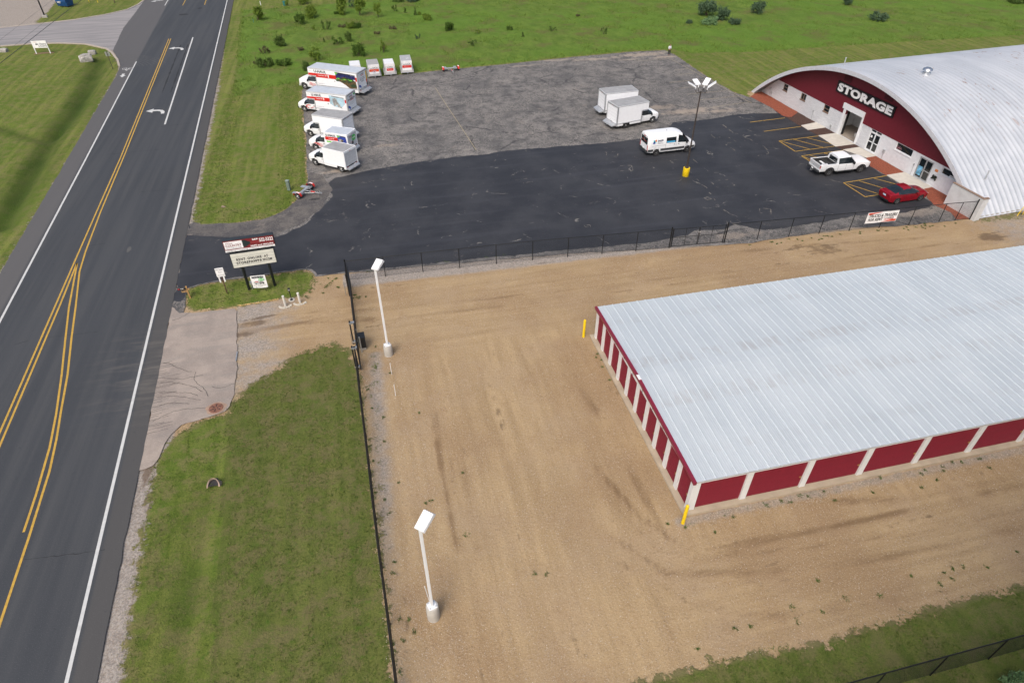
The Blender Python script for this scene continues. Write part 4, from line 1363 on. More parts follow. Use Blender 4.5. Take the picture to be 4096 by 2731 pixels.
def on_arch(px, py):
    d = _r * (px - 2048) / FPX + _d * (py - 1365.5) / FPX + _f
    u = np.array([math.cos(QA), math.sin(QA), 0]); v = np.array([-math.sin(QA), math.cos(QA), 0])
    for t in np.arange(20, 200, .02):
        p = np.array([0, 0, CAM_H]) + d * t
        q = p - np.array([QO[0], QO[1], 0])
        lx, ly = q @ u, q @ v
        if math.hypot(ly, p[2] - QZ) < QR and p[2] > 0:
            return lx, ly, p[2]


vx = on_arch(3705, 295)
o = MB().lathe([(.42, -.35), (.42, .12), (.30, .16), (.30, .34), (.52, .36), (.46, .50), (.25, .62), (.02, .66)], 20).build('roof_vent', mat('bright_galvanised', (.62, .64, .66), .25, .9), qb, smooth=True, auto=40)
o.location = (vx[0], vx[1], vx[2] + .02)
for px, py, h, lean in ((3375, 262, .8, .10), (3941, 716, .75, .12)):
    q = on_arch(px, py)
    o = MB().tube((0, 0, -.25), (0, 0, h), .055, n=8).tube((0, 0, h), (0, 0, h + .05), .09, n=8).build('vent_pipe', ALU, qb, smooth=True, auto=40)
    o.location = q

# two buckets standing in the garage opening
for i, (yy, xx) in enumerate(((1.35, 1.5), (.85, 1.75))):
    u = (QO[0] + xx * math.cos(QA) - yy * math.sin(QA), QO[1] + xx * math.sin(QA) + yy * math.cos(QA))
    bk = empty('bucket', (u[0], u[1], .03), 0, ('dirty white plastic bucket inside the open garage doorway', 'dark rimmed bucket just inside the garage doorway, nearer the glass doors')[i], 'bucket')
    MB().lathe([(.14, 0), (.17, .36), (.155, .355), (.13, .04)], 14).build('pail', mat('bucket_white', (.60, .58, .55), .5, grime=.5), bk, smooth=True, auto=40)
    MB().path([(.17 * math.cos(a), .0 + .0, .36 + .12 * math.sin(a)) for a in np.linspace(0, math.pi, 8)], .006, 4).build('handle', BLACK if i else ALU, bk)
# ------------------------------------------------------------ fences
def fence(name_label, posts, h=1.83, pitch=.085, wire=.0045, cat='chain link fence', end_posts=(), top=True):
    x0, y0 = posts[0]
    root = empty('chain_link_fence', (x0, y0, 0), 0, name_label, cat)
    P = [(x - x0, y - y0) for x, y in posts]
    for i, (x, y) in enumerate(P):
        r = .05 if i in end_posts else .032
        mb = MB().tube((x, y, -.2), (x, y, h + (.12 if i in end_posts else .0)), r, n=8)
        if i in end_posts: mb.lathe([(r * 1.3, h + .1), (r * 1.2, h + .16), (.01, h + .2)], 8, M=Matrix.Translation((x, y, 0)))
        mb.build('post', FENCE, root, smooth=True, auto=40)
    if top:
        mb = MB()
        for a, b in zip(P[:-1], P[1:]):
            mb.tube((a[0], a[1], h), (b[0], b[1], h), .030, n=6)
        mb.build('top_rail', FENCE, root)
    mb = MB()
    for a, b in zip(P[:-1], P[1:]):
        wires(mb, a, b, .06, h - .03, pitch, wire)
        mb.tube((a[0], a[1], .07), (b[0], b[1], .07), .006, n=4)
    mb.build('chain_link', FENCE, root, recalc=False)
    return root


def wires(mb, a, b, z0, z1, pitch, w):
    dx, dy = b[0] - a[0], b[1] - a[1]
    L = math.hypot(dx, dy)
    ux, uy = dx / L, dy / L
    nx, ny = -uy, ux
    H = z1 - z0
    t = -H
    while t < L:
        for s in (1, -1):
            ta, tb = (t, t + H) if s == 1 else (t + H, t)
            za, zb = z0, z1
            # clip to 0..L
            pa, pb = (ta, za), (tb, zb)
            def clip(p, q):
                (tp, zp), (tq, zq) = p, q
                for lim, side in ((0, 1), (L, -1)):
                    if side * (tp - lim) < 0 and side * (tq - lim) < 0: return None
                    if side * (tp - lim) < 0:
                        k = (lim - tp) / (tq - tp); tp, zp = lim, zp + (zq - zp) * k
                    elif side * (tq - lim) < 0:
                        k = (lim - tp) / (tq - tp); tq, zq = lim, zp + (zq - zp) * k
                return (tp, zp), (tq, zq)
            c = clip(pa, pb)
            if not c: continue
            (ta, za), (tb, zb) = c
            if abs(zb - za) < .01: continue
            off = .004 * s
            A = (a[0] + ux * ta + nx * off, a[1] + uy * ta + ny * off, za)
            B = (a[0] + ux * tb + nx * off, a[1] + uy * tb + ny * off, zb)
            d = w / 2
            ex = (ux * s * -.7, uy * s * -.7, .7)
            V = []
            for q in (A, B):
                V += [(q[0] + ex[0] * d, q[1] + ex[1] * d, q[2] + ex[2] * d), (q[0] + nx * d, q[1] + ny * d, q[2]), (q[0] - ex[0] * d, q[1] - ex[1] * d, q[2] - ex[2] * d), (q[0] - nx * d, q[1] - ny * d, q[2])]
            mb.add(V, [(0, 1, 5, 4), (1, 2, 6, 5), (2, 3, 7, 6), (3, 0, 4, 7)])
        t += pitch


nf = [(-3.04, 44.91), (-.05, 44.86), (3.0, 44.78), (6.05, 44.7), (9.15, 44.62), (12.25, 44.5), (15.29, 44.3), (18.29, 44.08), (21.3, 43.88), (24.30, 43.68)]
fence('black chain link fence from the farther white lamp to the double swing gate', nf, end_posts=(0, 9))
nf2 = [(29.32, 43.28), (32.44, 43.16), (35.48, 43.0), (38.4, 42.83), (41.35, 42.66), (44.35, 42.50), (47.35, 42.34), (50.45, 42.2), (52.1, 42.08), (53.62, 41.98)]
fence('black chain link fence carrying the banner, ending at the arched hall', nf2, end_posts=(0, 9))
wf = [(-2.75, 33.92), (-2.68, 30.57), (-2.58, 27.54), (-2.48, 24.53), (-2.41, 21.47), (-2.31, 18.5), (-2.18, 15.5), (-2.08, 12.5), (-2.0, 9.9), (-1.95, 7.8)]
fence('black chain link fence along the roadside lawn, south of the sliding gate', wf, end_posts=(0, 9), pitch=.07)
fence('short black fence panel between the corner post and the sliding gate', [(-3.04, 44.87), (-3.01, 42.76)], end_posts=(1,))
sf = [(-1.91, 7.8)] + [(23.74 - 3.02 * k, 7.8) for k in range(8, -1, -1)] + [(23.74 + 3.02 * k, 7.8) for k in range(1, 8)]
fence('black chain link fence across the shaded grass in the near right corner', sf, end_posts=(0,), pitch=.07)

# double swing gate
dg = empty('swing_gate', (24.42, 43.66, 0), math.atan2(43.30 - 43.66, 29.2 - 24.42), 'black double swing gate with four panels in each leaf, in the yard fence', 'gate')
GL = 4.79
for k, (a, b) in enumerate(((.06, GL / 2 - .04), (GL / 2 + .04, GL - .06))):
    mb = MB()
    for xx in (a, (a + b) / 2, b):
        mb.tube((xx, 0, .12), (xx, 0, 1.82), .026 if xx != (a + b) / 2 else .02, n=8)
    for zz in (.14, .98, 1.80):
        mb.tube((a, 0, zz), (b, 0, zz), .024, n=8)
    lf = mb.build('gate_leaf', FENCE, dg)
    m2 = MB(); wires(m2, (a, 0), (b, 0), .14, 1.80, .085, .0045)
    m2.build('chain_link', FENCE, lf, recalc=False)
MB().box((GL / 2, -.03, 1.35), (.16, .06, .1)).build('gate_latch', GALV, dg)
MB().tube((-.12, 0, -.1), (-.12, 0, 2.05), .055, n=10).tube((.02, .02, -.1), (.02, .02, 1.9), .03, n=8).build('gate_post', FENCE, dg, smooth=True, auto=40)
MB().tube((GL + .12, 0, -.1), (GL + .12, 0, 2.05), .055, n=10).tube((GL - .02, .02, -.1), (GL - .02, .02, 1.9), .03, n=8).build('gate_post', FENCE, dg, smooth=True, auto=40)

# cantilever sliding gate on the drive
sg_ = empty('sliding_gate', (-2.86, 44.2, 0), 0, 'long black sliding gate across the dirt drive, with silver roller brackets', 'gate')
mb = MB()
Ls = -10.6
for zz, r in ((.16, .04), (1.86, .045), (1.72, .02)):
    mb.tube((0, 0, zz), (.28, Ls, zz), r, n=8)
for k in range(8):
    t = k / 7
    mb.tube((.28 * t, Ls * t, .16), (.28 * t, Ls * t, 1.86), .024, n=6)
lf = mb.build('gate_leaf', FENCE, sg_)
m2 = MB(); wires(m2, (0, 0), (.28, Ls), .16, 1.84, .085, .0045)
m2.build('chain_link', FENCE, lf, recalc=False)
for px_g, py_g in ((-2.82, 36.69), (-2.77, 33.92)):
    MB().tube((px_g + 2.86 - .13, py_g - 44.2, -.1), (px_g + 2.86 - .13, py_g - 44.2, 1.98), .05, n=10).lathe([(.055, 1.98), (.05, 2.04), (.01, 2.07)], 10, M=Matrix.Translation((px_g + 2.86 - .13, py_g - 44.2, 0))).build('gate_post', FENCE, sg_, smooth=True, auto=40)
    for zz in (.2, 1.86):
        MB().box((px_g + 2.86 + .02, py_g - 44.2, zz), (.34, .2, .12)).tube((px_g + 2.86 - .13, py_g - 44.2, zz - .03), (px_g + 2.86 - .13, py_g - 44.2, zz + .03), .07, n=10).build('roller_bracket', GALV, sg_)
MB().tube((-.1, 42.76 - 44.2, 0), (-.1, 42.76 - 44.2, 1.9), .05, n=8).build('gate_post', FENCE, sg_)

op = empty('gate_operator', (-2.33, 36.15, 0), R(4), 'black gate motor box beside the sliding gate', 'gate motor')
MB().bb(-.24, .24, -.33, .33, .18, 1.02).bb(-.26, .26, -.35, .35, 1.02, 1.10).build('housing', mat('operator_black', (.018, .02, .022), .4), op, bevel=.02)
MB().bb(-.2, .2, -.3, .3, -.1, .18).build('base', CONC, op)
for i, (x, y, h) in enumerate(((-2.43, 35.62, 1.35), (-2.62, 36.72, 1.2))):
    o = MB().tube((0, 0, -.1), (0, 0, h), .045, n=10).lathe([(.045, h), (.035, h + .04), (.005, h + .05)], 10).build('guard_post', GALV, None, smooth=True, auto=40)
    o.location = (x, y, 0)
    tag(o, ('silver guard post on the near side of the gate motor box', 'silver guard post on the far side of the gate motor box')[i], 'bollard')
for x, y, h, lb in ((-3.05, 36.66, .95, 'thin grey steel stake outside the sliding gate, near its roller posts'), (-3.28, 42.87, 1.15, 'thin grey steel stake outside the fence, at the gate end by the lot')):
    o = MB().tube((0, 0, -.1), (0, 0, h), .02, n=6).build('steel_stake', mat('dull_steel', (.22, .22, .22), .6, .3))
    o.location = (x, y, 0)
    tag(o, lb, 'stake')
for x, y, h, lx, lb in ((-.60, 32.83, 1.0, .0, 'white marker stake in the gravel, first one below the farther white lamp'), (-.53, 30.72, 1.0, 0.0, 'white marker stake in the gravel, second one below the farther white lamp'), (-.25, 16.27, 1.35, -.12, 'thin white stake leaning beside the near white lamp')):
    o = MB().tube((0, 0, -.1), (lx, 0, h), .018, n=6).build('marker_stake', INKW)
    o.location = (x, y, 0)
    tag(o, lb, 'stake')

# ------------------------------------------------------------ lamps of the yard
def yard_lamp(x, y, bh, label, rz=R(50)):
    rt = empty('yard_lamp', (x, y, 0), 0, label, 'lamp post', 'white lamp posts in the gravel yard')
    MB().lathe([(.30, -.2), (.30, bh * .3), (.305, bh * .32), (.29, bh - .05), (.27, bh)], 20).build('concrete_base', mat('pole_base_concrete', (.50, .48, .44), .85, var=.08, grime=.2), rt, smooth=True, auto=40)
    MB().box((0, 0, bh + .015), (.40, .40, .03), R(15)).build('base_plate', WHITE, rt)
    bolts = MB()
    for a in range(4):
        aa = math.pi / 2 * a + R(60)
        bolts.tube((.2 * math.cos(aa), .2 * math.sin(aa), bh + .03), (.2 * math.cos(aa), .2 * math.sin(aa), bh + .11), .022, n=6)
    bolts.build('anchor_bolt', GALV, rt)
    MB().box((0, 0, (bh + 7.0) / 2), (.125, .125, 7.0 - bh), R(15)).build('pole', WHITE, rt, bevel=.012)
    M = Matrix.Translation((0, 0, 7.08)) @ Matrix.Rotation(rz, 4, 'Z') @ Matrix.Rotation(R(-14), 4, 'Y')
    MB().tube((0, 0, 6.95), (0, 0, 7.14), .05, n=8).build('bracket', WHITE, rt)
    hd = MB()
    hd.add([(-.08, -.26, -.06), (.80, -.26, -.05), (.80, .26, -.05), (-.08, .26, -.06), (-.08, -.22, .06), (.72, -.24, .16), (.72, .24, .16), (-.08, .22, .06)], [(0, 3, 2, 1), (4, 5, 6, 7), (0, 1, 5, 4), (1, 2, 6, 5), (2, 3, 7, 6), (3, 0, 4, 7)], 0, M)
    h = hd.build('lamp_head', WHITE, rt, bevel=.015)
    MB().add([(.1, -.2, -.07), (.74, -.2, -.065), (.74, .2, -.065), (.1, .2, -.07)], [(0, 1, 2, 3)], 0, M).build('lens', mat('lamp_lens', (.5, .5, .48), .2), h, recalc=False)


yard_lamp(-.62, 34.97, .86, 'white square lamp post on a concrete base, the farther one, by the sliding gate', R(55))
yard_lamp(-.16, 15.43, 1.02, 'white square lamp post on a concrete base, the nearest one, alone in the gravel', R(48))

# dark pole with four heads
lp = empty('lot_lamp', (31.82, 56.5, 0), 0, 'tall dark lamp pole with four white heads on a yellow base in the lot', 'lamp post')
MB().lathe([(.33, -.2), (.33, .1), (.345, .12), (.345, .86), (.33, .93)], 18).build('yellow_base', YEL, lp, smooth=True, auto=40)
MB().box((0, 0, .99), (.36, .36, .12), .3, taper=.7).build('pole_shoe', BRONZE, lp)
MB().tube((0, 0, 1.0), (0, 0, 8.65), .085, .06, n=12).tube((0, 0, 1.25), (0, 0, 1.5), .095, n=8).build('pole', BRONZE, lp, smooth=True, auto=40)
for k, (az, el) in enumerate(((R(168), 28), (R(95), 20), (R(-28), 40), (R(38), 34))):
    c, s = math.cos(az), math.sin(az)
    pts = [(c * .08, s * .08, 8.52), (c * .3, s * .3, 8.50), (c * .48, s * .48, 8.60), (c * .55, s * .55, 8.85)]
    ar = MB().path(pts, .032, 6).build('arm', BRONZE, lp)
    M = Matrix.Translation((c * .55, s * .55, 9.0)) @ Matrix.Rotation(az, 4, 'Z') @ Matrix.Rotation(R(-el), 4, 'Y')
    MB().tube((c * .55, s * .55, 8.82), (c * .56, s * .56, 9.02), .05, n=8).box((.48, 0, .04), (.86, .52, .09), M=M).build('lamp_head', WHITE, lp, bevel=.02)

# bollards
for (x, y), lb in ((G(2334, 1346), 'yellow steel bollard at the far corner of the storage building'), ((13.48, 17.52), 'yellow steel bollard at the near corner of the storage building')):
    o = MB().lathe([(.095, -.2), (.095, 1.44), (.085, 1.50), (.05, 1.545), (.005, 1.56)], 16).build('bollard', YEL, None, smooth=True, auto=50)
    o.location = (x, y, 0)
    tag(o, lb, 'bollard', 'yellow bollards at the storage building')
for (x, y), lb in (((-7.86, 42.55), 'white capped bollard left of the entry keypad'), ((-6.77, 42.70), 'white capped bollard right of the entry keypad')):
    o = MB().lathe([(.085, -.1), (.085, .84), (.095, .845), (.095, .90), (.02, .92)], 16).build('bollard', [mat('bollard_white', (.66, .65, .60), .6, grime=.35)], None, smooth=True, auto=40)
    o.location = (x, y, 0)
    tag(o, lb, 'bollard', 'white bollards at the entry keypad')
    cb = MB()
    for i in range(6):
        a = R(200 + i * 28)
        cb.box((x + .44 * math.cos(a), y + .32 * math.sin(a) - .02, .02 + .004 * i), (.18, .13, .09), a + math.pi / 2 + .1 * i)
    tag(cb.build('broken_kerb', mat('bollard_footing', (.56, .53, .46), .9, grime=.4)), kind='structure')
kp = empty('entry_keypad', (-7.42, 43.22, 0), 0, 'black entry keypad on a post between the two white bollards', 'keypad')
MB().tube((0, 0, 0), (0, 0, .92), .035, n=8).box((0, 0, .02), (.2, .2, .04)).build('post', BLACK, kp)
MB().lathe([(.24, -.05), (.24, .03), (.16, .035), (.16, .0)], 16).build('footing', CONCL, kp)
MB().box((0, -.03, 1.0), (.16, .20, .20)).build('keypad_box', BLACK, kp, bevel=.02)
MB().box((0, -.135, 1.0), (.13, .012, .12)).build('keypad_face', GALV, kp)

# ------------------------------------------------------------ pylon sign
ps = empty('pylon_sign', (-9.75, 45.5, 0), R(3.2), 'tall black framed roadside sign with maroon phone board over white letter board', 'sign')
for xx in (-.98, .98):
    MB().tube((xx, 0, -.3), (xx, 0, 3.8), .105, n=14).build('post', mat('post_black', (.012, .015, .016), .4), ps, smooth=True, auto=40)
cb = MB().bb(-1.80, 1.86, -.20, .20, 3.62, 4.62)
cab = cb.build('cabinet', mat('cabinet_black', (.028, .034, .04), .45, var=.1), ps, bevel=.02)
mb = MB()
mb.bb(-1.76, 1.82, -.212, -.201, 3.80, 4.56, 0)
mb.bb(-1.76, 1.82, -.213, -.201, 3.64, 3.80, 1)
mb.bb(-1.72, -.42, -.222, -.213, 3.87, 4.50, 1)
bot = [(-.42, 4.50), (-.22, 4.50), (-.02, 4.36), (.14, 4.29), (.14, 4.13), (-.02, 4.06), (-.22, 3.92), (-.42, 3.90)]
mb.prism(bot, -.224, -.213, 'Y', 2)
mb.bb(.14, .90, -.224, -.213, 4.16, 4.27, 3)
T = lambda x, z: frame((x, -.228, z), (1, 0, 0), (0, 0, 1))
put_text(mb, '532-5322', .40, T(1.30, 4.31), 1, width=1.0, bold=.012)
put_text(mb, '269', .17, T(.52, 4.44), 1, width=.42, bold=.008)
put_text(mb, 'SAFE and SECURE', .15, T(.92, 3.92), 1, width=1.66, bold=.006)
put_text(mb, 'Wine', .2, T(-1.38, 4.36), 0, width=.5, shear=.3)
put_text(mb, 'COUNTRY', .26, T(-1.08, 4.15), 0, width=1.12, bold=.004)
put_text(mb, 'STORAGE', .14, T(-1.08, 3.95), 4, width=1.1)
put_text(mb, 'DRIVE-UP  •  CLIMATE CONTROL  •  OUTDOOR', .12, T(.03, 3.715), 4, width=3.35)
mb.build('face', [mat('face_maroon', (.20, .022, .028), .4, var=.08), INKW, mat('bottle_green', (.02, .035, .035), .3), mat('bottle_red', (.28, .04, .045), .4), INKG], cab, recalc=False)
lb_ = MB().bb(-1.60, 1.66, -.16, .16, 2.14, 3.46).build('letter_cabinet', MATS['cabinet_black'], ps, bevel=.015)
mb = MB().bb(-1.54, 1.60, -.172, -.161, 2.20, 3.40, 0)
for zz in (3.12, 2.88, 2.63, 2.38):
    mb.bb(-1.54, 1.60, -.176, -.172, zz - .006, zz + .006, 2)
T = lambda x, z: frame((x, -.180, z), (1, 0, 0), (0, 0, 1))
for word, x, w_ in (('RENT', -.88, .66), ('ONLINE', .12, 1.02), ('AT', .97, .30)):
    put_text(mb, word, .30, T(x, 2.87), 1, width=w_, bold=.010, spacing=1.3)
for word, x, w_ in (('STOREPAWPA', -.33, 1.86), ('WCOM', 1.0, .68)):
    put_text(mb, word, .30, T(x, 2.56), 1, width=w_, bold=.010, spacing=1.2)
mb.build('letter_board', [mat('letter_board', (.66, .67, .60), .5), INK, INKG], lb_, recalc=False)
mb = MB()
mb.tube((-1.5, .1, 3.50), (-.3, .1, 3.50), .05, n=6).tube((-.2, .05, 3.52), (.7, .05, 3.52), .05, n=6).tube((.75, .1, 3.52), (1.55, .1, 3.52), .06, n=6)
mb.build('lamp_tubes', mat('tube_housing', (.60, .60, .55), .5, grime=.3), ps)
MB().bb(-.80, -.66, -.12, .02, .45, .72).bb(-.76, -.70, -.08, -.02, 0, .45).build('electric_box', GALV, ps)
MB().path([(-.83, -.1, 2.1), (-.83, -.1, .7)], .012, 4).build('cable', BLACK, ps)

nt_ = empty('turnaround_sign', (-12.37, 45.25, 0), R(4), 'white No Turn Around sign on a rusty post in the sign island', 'sign')
MB().box((0, 0, .95), (.07, .05, 1.9)).build('post', mat('rusty_post', (.09, .045, .032), .8, var=.3), nt_)
mb = MB().bb(-.30, .30, -.055, -.035, 1.62, 2.40, 0)
T = lambda x, z: frame((x, -.06, z), (1, 0, 0), (0, 0, 1))
put_text(mb, 'No Semi', .17, T(0, 2.27), 1, width=.50)
put_text(mb, 'Turn', .17, T(0, 2.02), 1, width=.26)
put_text(mb, 'Around', .17, T(0.03, 1.76), 1, width=.46)
mb.build('sign_board', [INKW, INKG], nt_, recalc=False)
MB().bb(-.24, -.14, -.03, 0, 1.1, 1.62).bb(.10, .20, -.03, 0, 1.1, 1.62).build('hanging_slats', INKW, nt_)

mv = empty('banner_sign', (-9.73, 44.93, 0), R(-4), 'white moving banner on a low wire stand under the pylon sign', 'sign')
for xx in (-.32, .32):
    MB().tube((xx, 0, 0), (xx * .9, 0, .5), .013, n=5).build('leg', BLACK, mv)
mb = MB()
sag = lambda x, z: -.01 - .02 * math.sin(x * 4) * (1.5 - z)
nx_, nz_ = 8, 6
vs = [(-.56 + 1.12 * i / nx_, sag(-.56 + 1.12 * i / nx_, .38 + 1.12 * j / nz_), .38 + 1.12 * j / nz_ - (.04 * math.sin(math.pi * i / nx_) if j == 0 else 0)) for j in range(nz_ + 1) for i in range(nx_ + 1)]
mb.add(vs, [(j * 9 + i, j * 9 + i + 1, (j + 1) * 9 + i + 1, (j + 1) * 9 + i) for j in range(nz_) for i in range(nx_)], 0)
T = lambda x, z: frame((x, -.055, z), (1, 0, 0), (0, 0, 1))
put_text(mb, 'MOVING?', .22, T(-.02, 1.36), 1, width=.86, bold=.012)
st = []
for k in range(28):
    a = 2 * math.pi * k / 28
    rr = 1.0 if k % 2 else .82
    st.append((.22 + .24 * rr * math.cos(a), 1.13 + .13 * rr * math.sin(a)))
mb.prism(st, -.058, -.05, 'Y', 2)
put_text(mb, '$19.95', .14, frame((.22, -.062, 1.13), (1, 0, 0), (0, 0, 1)), 0, width=.34, bold=.006)
mb.prism([(-.38, .96), (-.28, 1.03), (.0, 1.04), (.12, .98), (.36, .95), (.38, .78), (-.34, .78), (-.40, .85)], -.057, -.05, 'Y', 4)
mb.prism([(.05, .93), (.12, .99), (.30, .95), (.31, .91)], -.06, -.057, 'Y', 1)
mb.prism([(-.30, .94), (-.26, .99), (-.05, .96), (-.05, .91)], -.06, -.057, 'Y', 3)
mb.prism([(.0, .80), (.36, .80), (.36, .86), (.0, .84)], -.06, -.057, 'Y', 1)
for xx in (-.25, .1, .3):
    mb.lathe([(.05, 0), (.05, .006)], 12, 1, Matrix.Translation((xx, -.058, .78)) @ Matrix.Rotation(R(90), 4, 'X'))
put_text(mb, 'Making Your Easy Affordable', .08, T(0, .64), 1, width=.9)
put_text(mb, 'U-HAUL', .10, T(.04, .52), 5, width=.36)
mb.build('banner', [INKW, INK, GREENI, RED, mat('ink_silver', (.5, .5, .5), .5), INKG], mv, recalc=False)

mbx = empty('mailbox', (-15.13, 45.32, 0), R(5), 'black and red mailbox on a yellow timber post beside the road', 'mailbox')
MB().box((0, 0, .52), (.10, .10, 1.1)).box((-.12, 0, .80), (.62, .08, .09)).build('timber_post', WOOD, mbx)
M = Matrix.Rotation(R(35), 4, 'Y')
MB().box((-.22, 0, .62), (.42, .07, .07), M=None).build('brace', WOOD, mbx)
prof_m = [(-.11, .86), (.11, .86), (.11, .98)] + [(.11 * math.cos(a), .98 + .11 * math.sin(a)) for a in np.linspace(0, math.pi, 9)[1:-1]] + [(-.11, .98)]
bx = MB().prism(prof_m, -.62, -.06, 'X').build('box', mat('mailbox_black', (.02, .02, .024), .35), mbx)
mb = MB().bb(-.60, -.10, -.118, -.112, .90, 1.04, 0)
mb.bb(-.60, -.46, -.122, -.118, .90, 1.04, 1)
mb.bb(-.40, -.16, -.122, -.118, .985, 1.005, 2).bb(-.40, -.22, -.122, -.118, .94, .955, 2)
mb.build('decal', [INK, mat('mailbox_red', (.3, .03, .04), .4), INKW], bx, recalc=False)

# banner hung on the fence
br = empty('rent_banner', (42.6, 42.60, 0), math.atan2(-.05, 1), 'white trucks and trailers for rent banner hung on the black fence', 'banner')
mb = MB()
nx_, nz_ = 10, 4
W_, z0_, z1_ = 3.1, .62, 1.70
by = lambda x: -.075 + .015 * math.sin(x * 5)
vs = [(W_ * i / nx_, by(W_ * i / nx_) - .01, z0_ + (z1_ - z0_) * j / nz_) for j in range(nz_ + 1) for i in range(nx_ + 1)]
mb.add(vs, [(j * 11 + i, j * 11 + i + 1, (j + 1) * 11 + i + 1, (j + 1) * 11 + i) for j in range(nz_) for i in range(nx_)], 0)
T = lambda x, z: frame((x, -.115, z), (1, 0, 0), (0, 0, 1))
put_text(mb, 'TRUCKS & TRAILERS', .40, T(1.56, 1.33), 1, width=2.75, bold=.008, shear=.15)
put_text(mb, 'FOR RENT', .38, T(.92, .95), 1, width=1.45, bold=.008, shear=.15)
put_text(mb, 'U-HAUL', .22, T(2.30, 1.04), 1, width=.95, bold=.004)
mb.prism([(0.08, 1.66), (1.45, 1.69), (.9, 1.60), (.08, 1.48)], -.112, -.108, 'Y', 2)
mb.prism([(1.6, .68), (3.04, .68), (3.04, .88), (2.6, .84)], -.112, -.108, 'Y', 2)
mb.bb(1.85, 2.75, -.114, -.108, .86, .92, 2)
mb.build('sheet', [INKW, INK, ORED], br, recalc=False)

# ------------------------------------------------------------ things across the road
s1 = empty('shipping_sign', (-47.15, 119.96, 0), R(-5), 'white shipping and receiving sign on two white legs, left lawn', 'sign')
for xx in (-1.02, 1.02):
    MB().box((xx, 0, .95), (.11, .09, 1.9)).build('leg', WHITE, s1)
mb = MB().bb(-1.075, 1.075, -.075, -.05, .86, 1.9, 0)
T = lambda x, z: frame((x, -.08, z), (1, 0, 0), (0, 0, 1))
put_text(mb, 'Shipping', .32, T(.47, 1.42), 1, width=.98, bold=.01)
put_text(mb, '& Receiving', .32, T(.38, 1.12), 1, width=1.22, bold=.01)
mb.prism([(-.62, 1.40), (-.38, 1.55), (-.38, 1.46), (-.15, 1.46), (-.15, 1.34), (-.38, 1.34), (-.38, 1.25)], -.079, -.0755, 'Y', 2)
put_text(mb, 'Neenah', .12, T(-.52, 1.68), 3, width=.5)
mb.bb(-.72, -.35, -.079, -.0755, 1.775, 1.79, 3)
mb.build('board', [INKW, INKG, INK, mat('ink_rust', (.5, .12, .1), .5)], s1, recalc=False)
e_ = MB()
e_.sheet([(-48.6 + 2.9 * i / 12, 119.9 + .25 * mnoise.noise(Vector((i, 0, 0)))) for i in range(13)] + [(-45.7 - 2.9 * i / 12, 120.5 + .2 * mnoise.noise(Vector((i, 4, 0)))) for i in range(13)], .02)
tag(e_.build('mulch_bed', mat('bare_earth', (.26, .16, .10), .95, var=.2, scale=4)), kind='structure')


def boulder(x, y, sx, sy, sz, seed, label, rz=0):
    bm = bmesh.new()
    bmesh.ops.create_icosphere(bm, subdivisions=4, radius=1)
    for v in bm.verts:
        n = mnoise.noise(v.co * 1.2 + Vector((seed, 0, 0))) * .35 + mnoise.noise(v.co * 3.1 + Vector((0, seed, 0))) * .12
        c = v.co * (1 + n)
        c = Vector((math.copysign(min(abs(c.x), .84), c.x), math.copysign(min(abs(c.y), .80), c.y), math.copysign(min(abs(c.z), .72), c.z)))
        v.co = Vector((c.x * sx, c.y * sy, c.z * sz))
    me = bpy.data.meshes.new('boulder')
    bm.to_mesh(me); bm.free()
    me.materials.append(mat('granite', (.36, .345, .325), .9, var=.25, scale=3, grime=.3, bump=.6))
    o = bpy.data.objects.new('boulder', me)
    COL.objects.link(o)
    o.location = (x, y, sz * .45)
    o.rotation_euler = (0, 0, rz)
    tag(o, label, 'boulder', 'boulders on the lawn by the side street')


boulder(-39.6, 114.4, 1.05, .75, .78, 1.3, 'largest grey boulder on the left lawn near the road corner', .3)
boulder(-39.6, 117.9, .62, .45, .48, 4.2, 'smaller grey boulder just behind the largest one')
boulder(-53.6, 122.6, .78, .5, .42, 7.7, 'low pale boulder left of the white shipping sign', -.3)
rs = empty('road_sign', (-34.71, 108.99, 0), R(-5), 'grey back of a road sign on a dark post at the street corner', 'sign')
MB().box((0, 0, 1.2), (.07, .05, 2.4)).build('post', BRONZE, rs)
MB().box((.02, .04, 2.1), (.66, .02, .60)).build('plate', GALV, rs)
bl = empty('street_lamp', (-54.23, 145.24, 0), 0, 'black lamp pole on a square concrete footing, its head beyond the picture', 'lamp post')
MB().tube((0, 0, .35), (0, 0, 7.5), .13, .09, n=12).build('pole', mat('pole_black', (.012, .014, .016), .4), bl, smooth=True, auto=40)
MB().box((0, 0, .16), (.8, .8, .42), .2).build('footing', CONC, bl, bevel=.03)
MB().box((.5, 0, 7.5), (1.1, .35, .16)).build('lamp_head', MATS['pole_black'], bl)
dp = empty('dumpster', (-53.0, 153.9, 0), R(-24), 'blue steel dumpster on the grass beside the side street', 'dumpster')
BL = mat('dumpster_blue', (.012, .07, .22), .45, var=.15, grime=.2)
mb = MB()
mb.prism([(-.75, .15), (.75, .15), (1.0, 1.0), (.85, 1.42), (-1.0, 1.42), (-1.02, 1.0)], -1.1, 1.1, 'X', 0)
mb.build('bin', BL, dp, bevel=.03)
MB().add([(-1.12, -1.02, 1.44), (1.12, -1.02, 1.44), (1.12, .9, 1.5), (-1.12, .9, 1.5), (-1.12, -1.02, 1.49), (1.12, -1.02, 1.49), (1.12, .9, 1.55), (-1.12, .9, 1.55)], [(0, 3, 2, 1), (4, 5, 6, 7), (0, 1, 5, 4), (1, 2, 6, 5), (2, 3, 7, 6), (3, 0, 4, 7)]).build('lid', mat('lid_dark_blue', (.02, .06, .14), .5), dp)
mb = MB()
for yy in (-.6, .6):
    mb.bb(-1.18, -1.10, yy - .1, yy + .1, .6, .8).bb(1.10, 1.18, yy - .1, yy + .1, .6, .8)
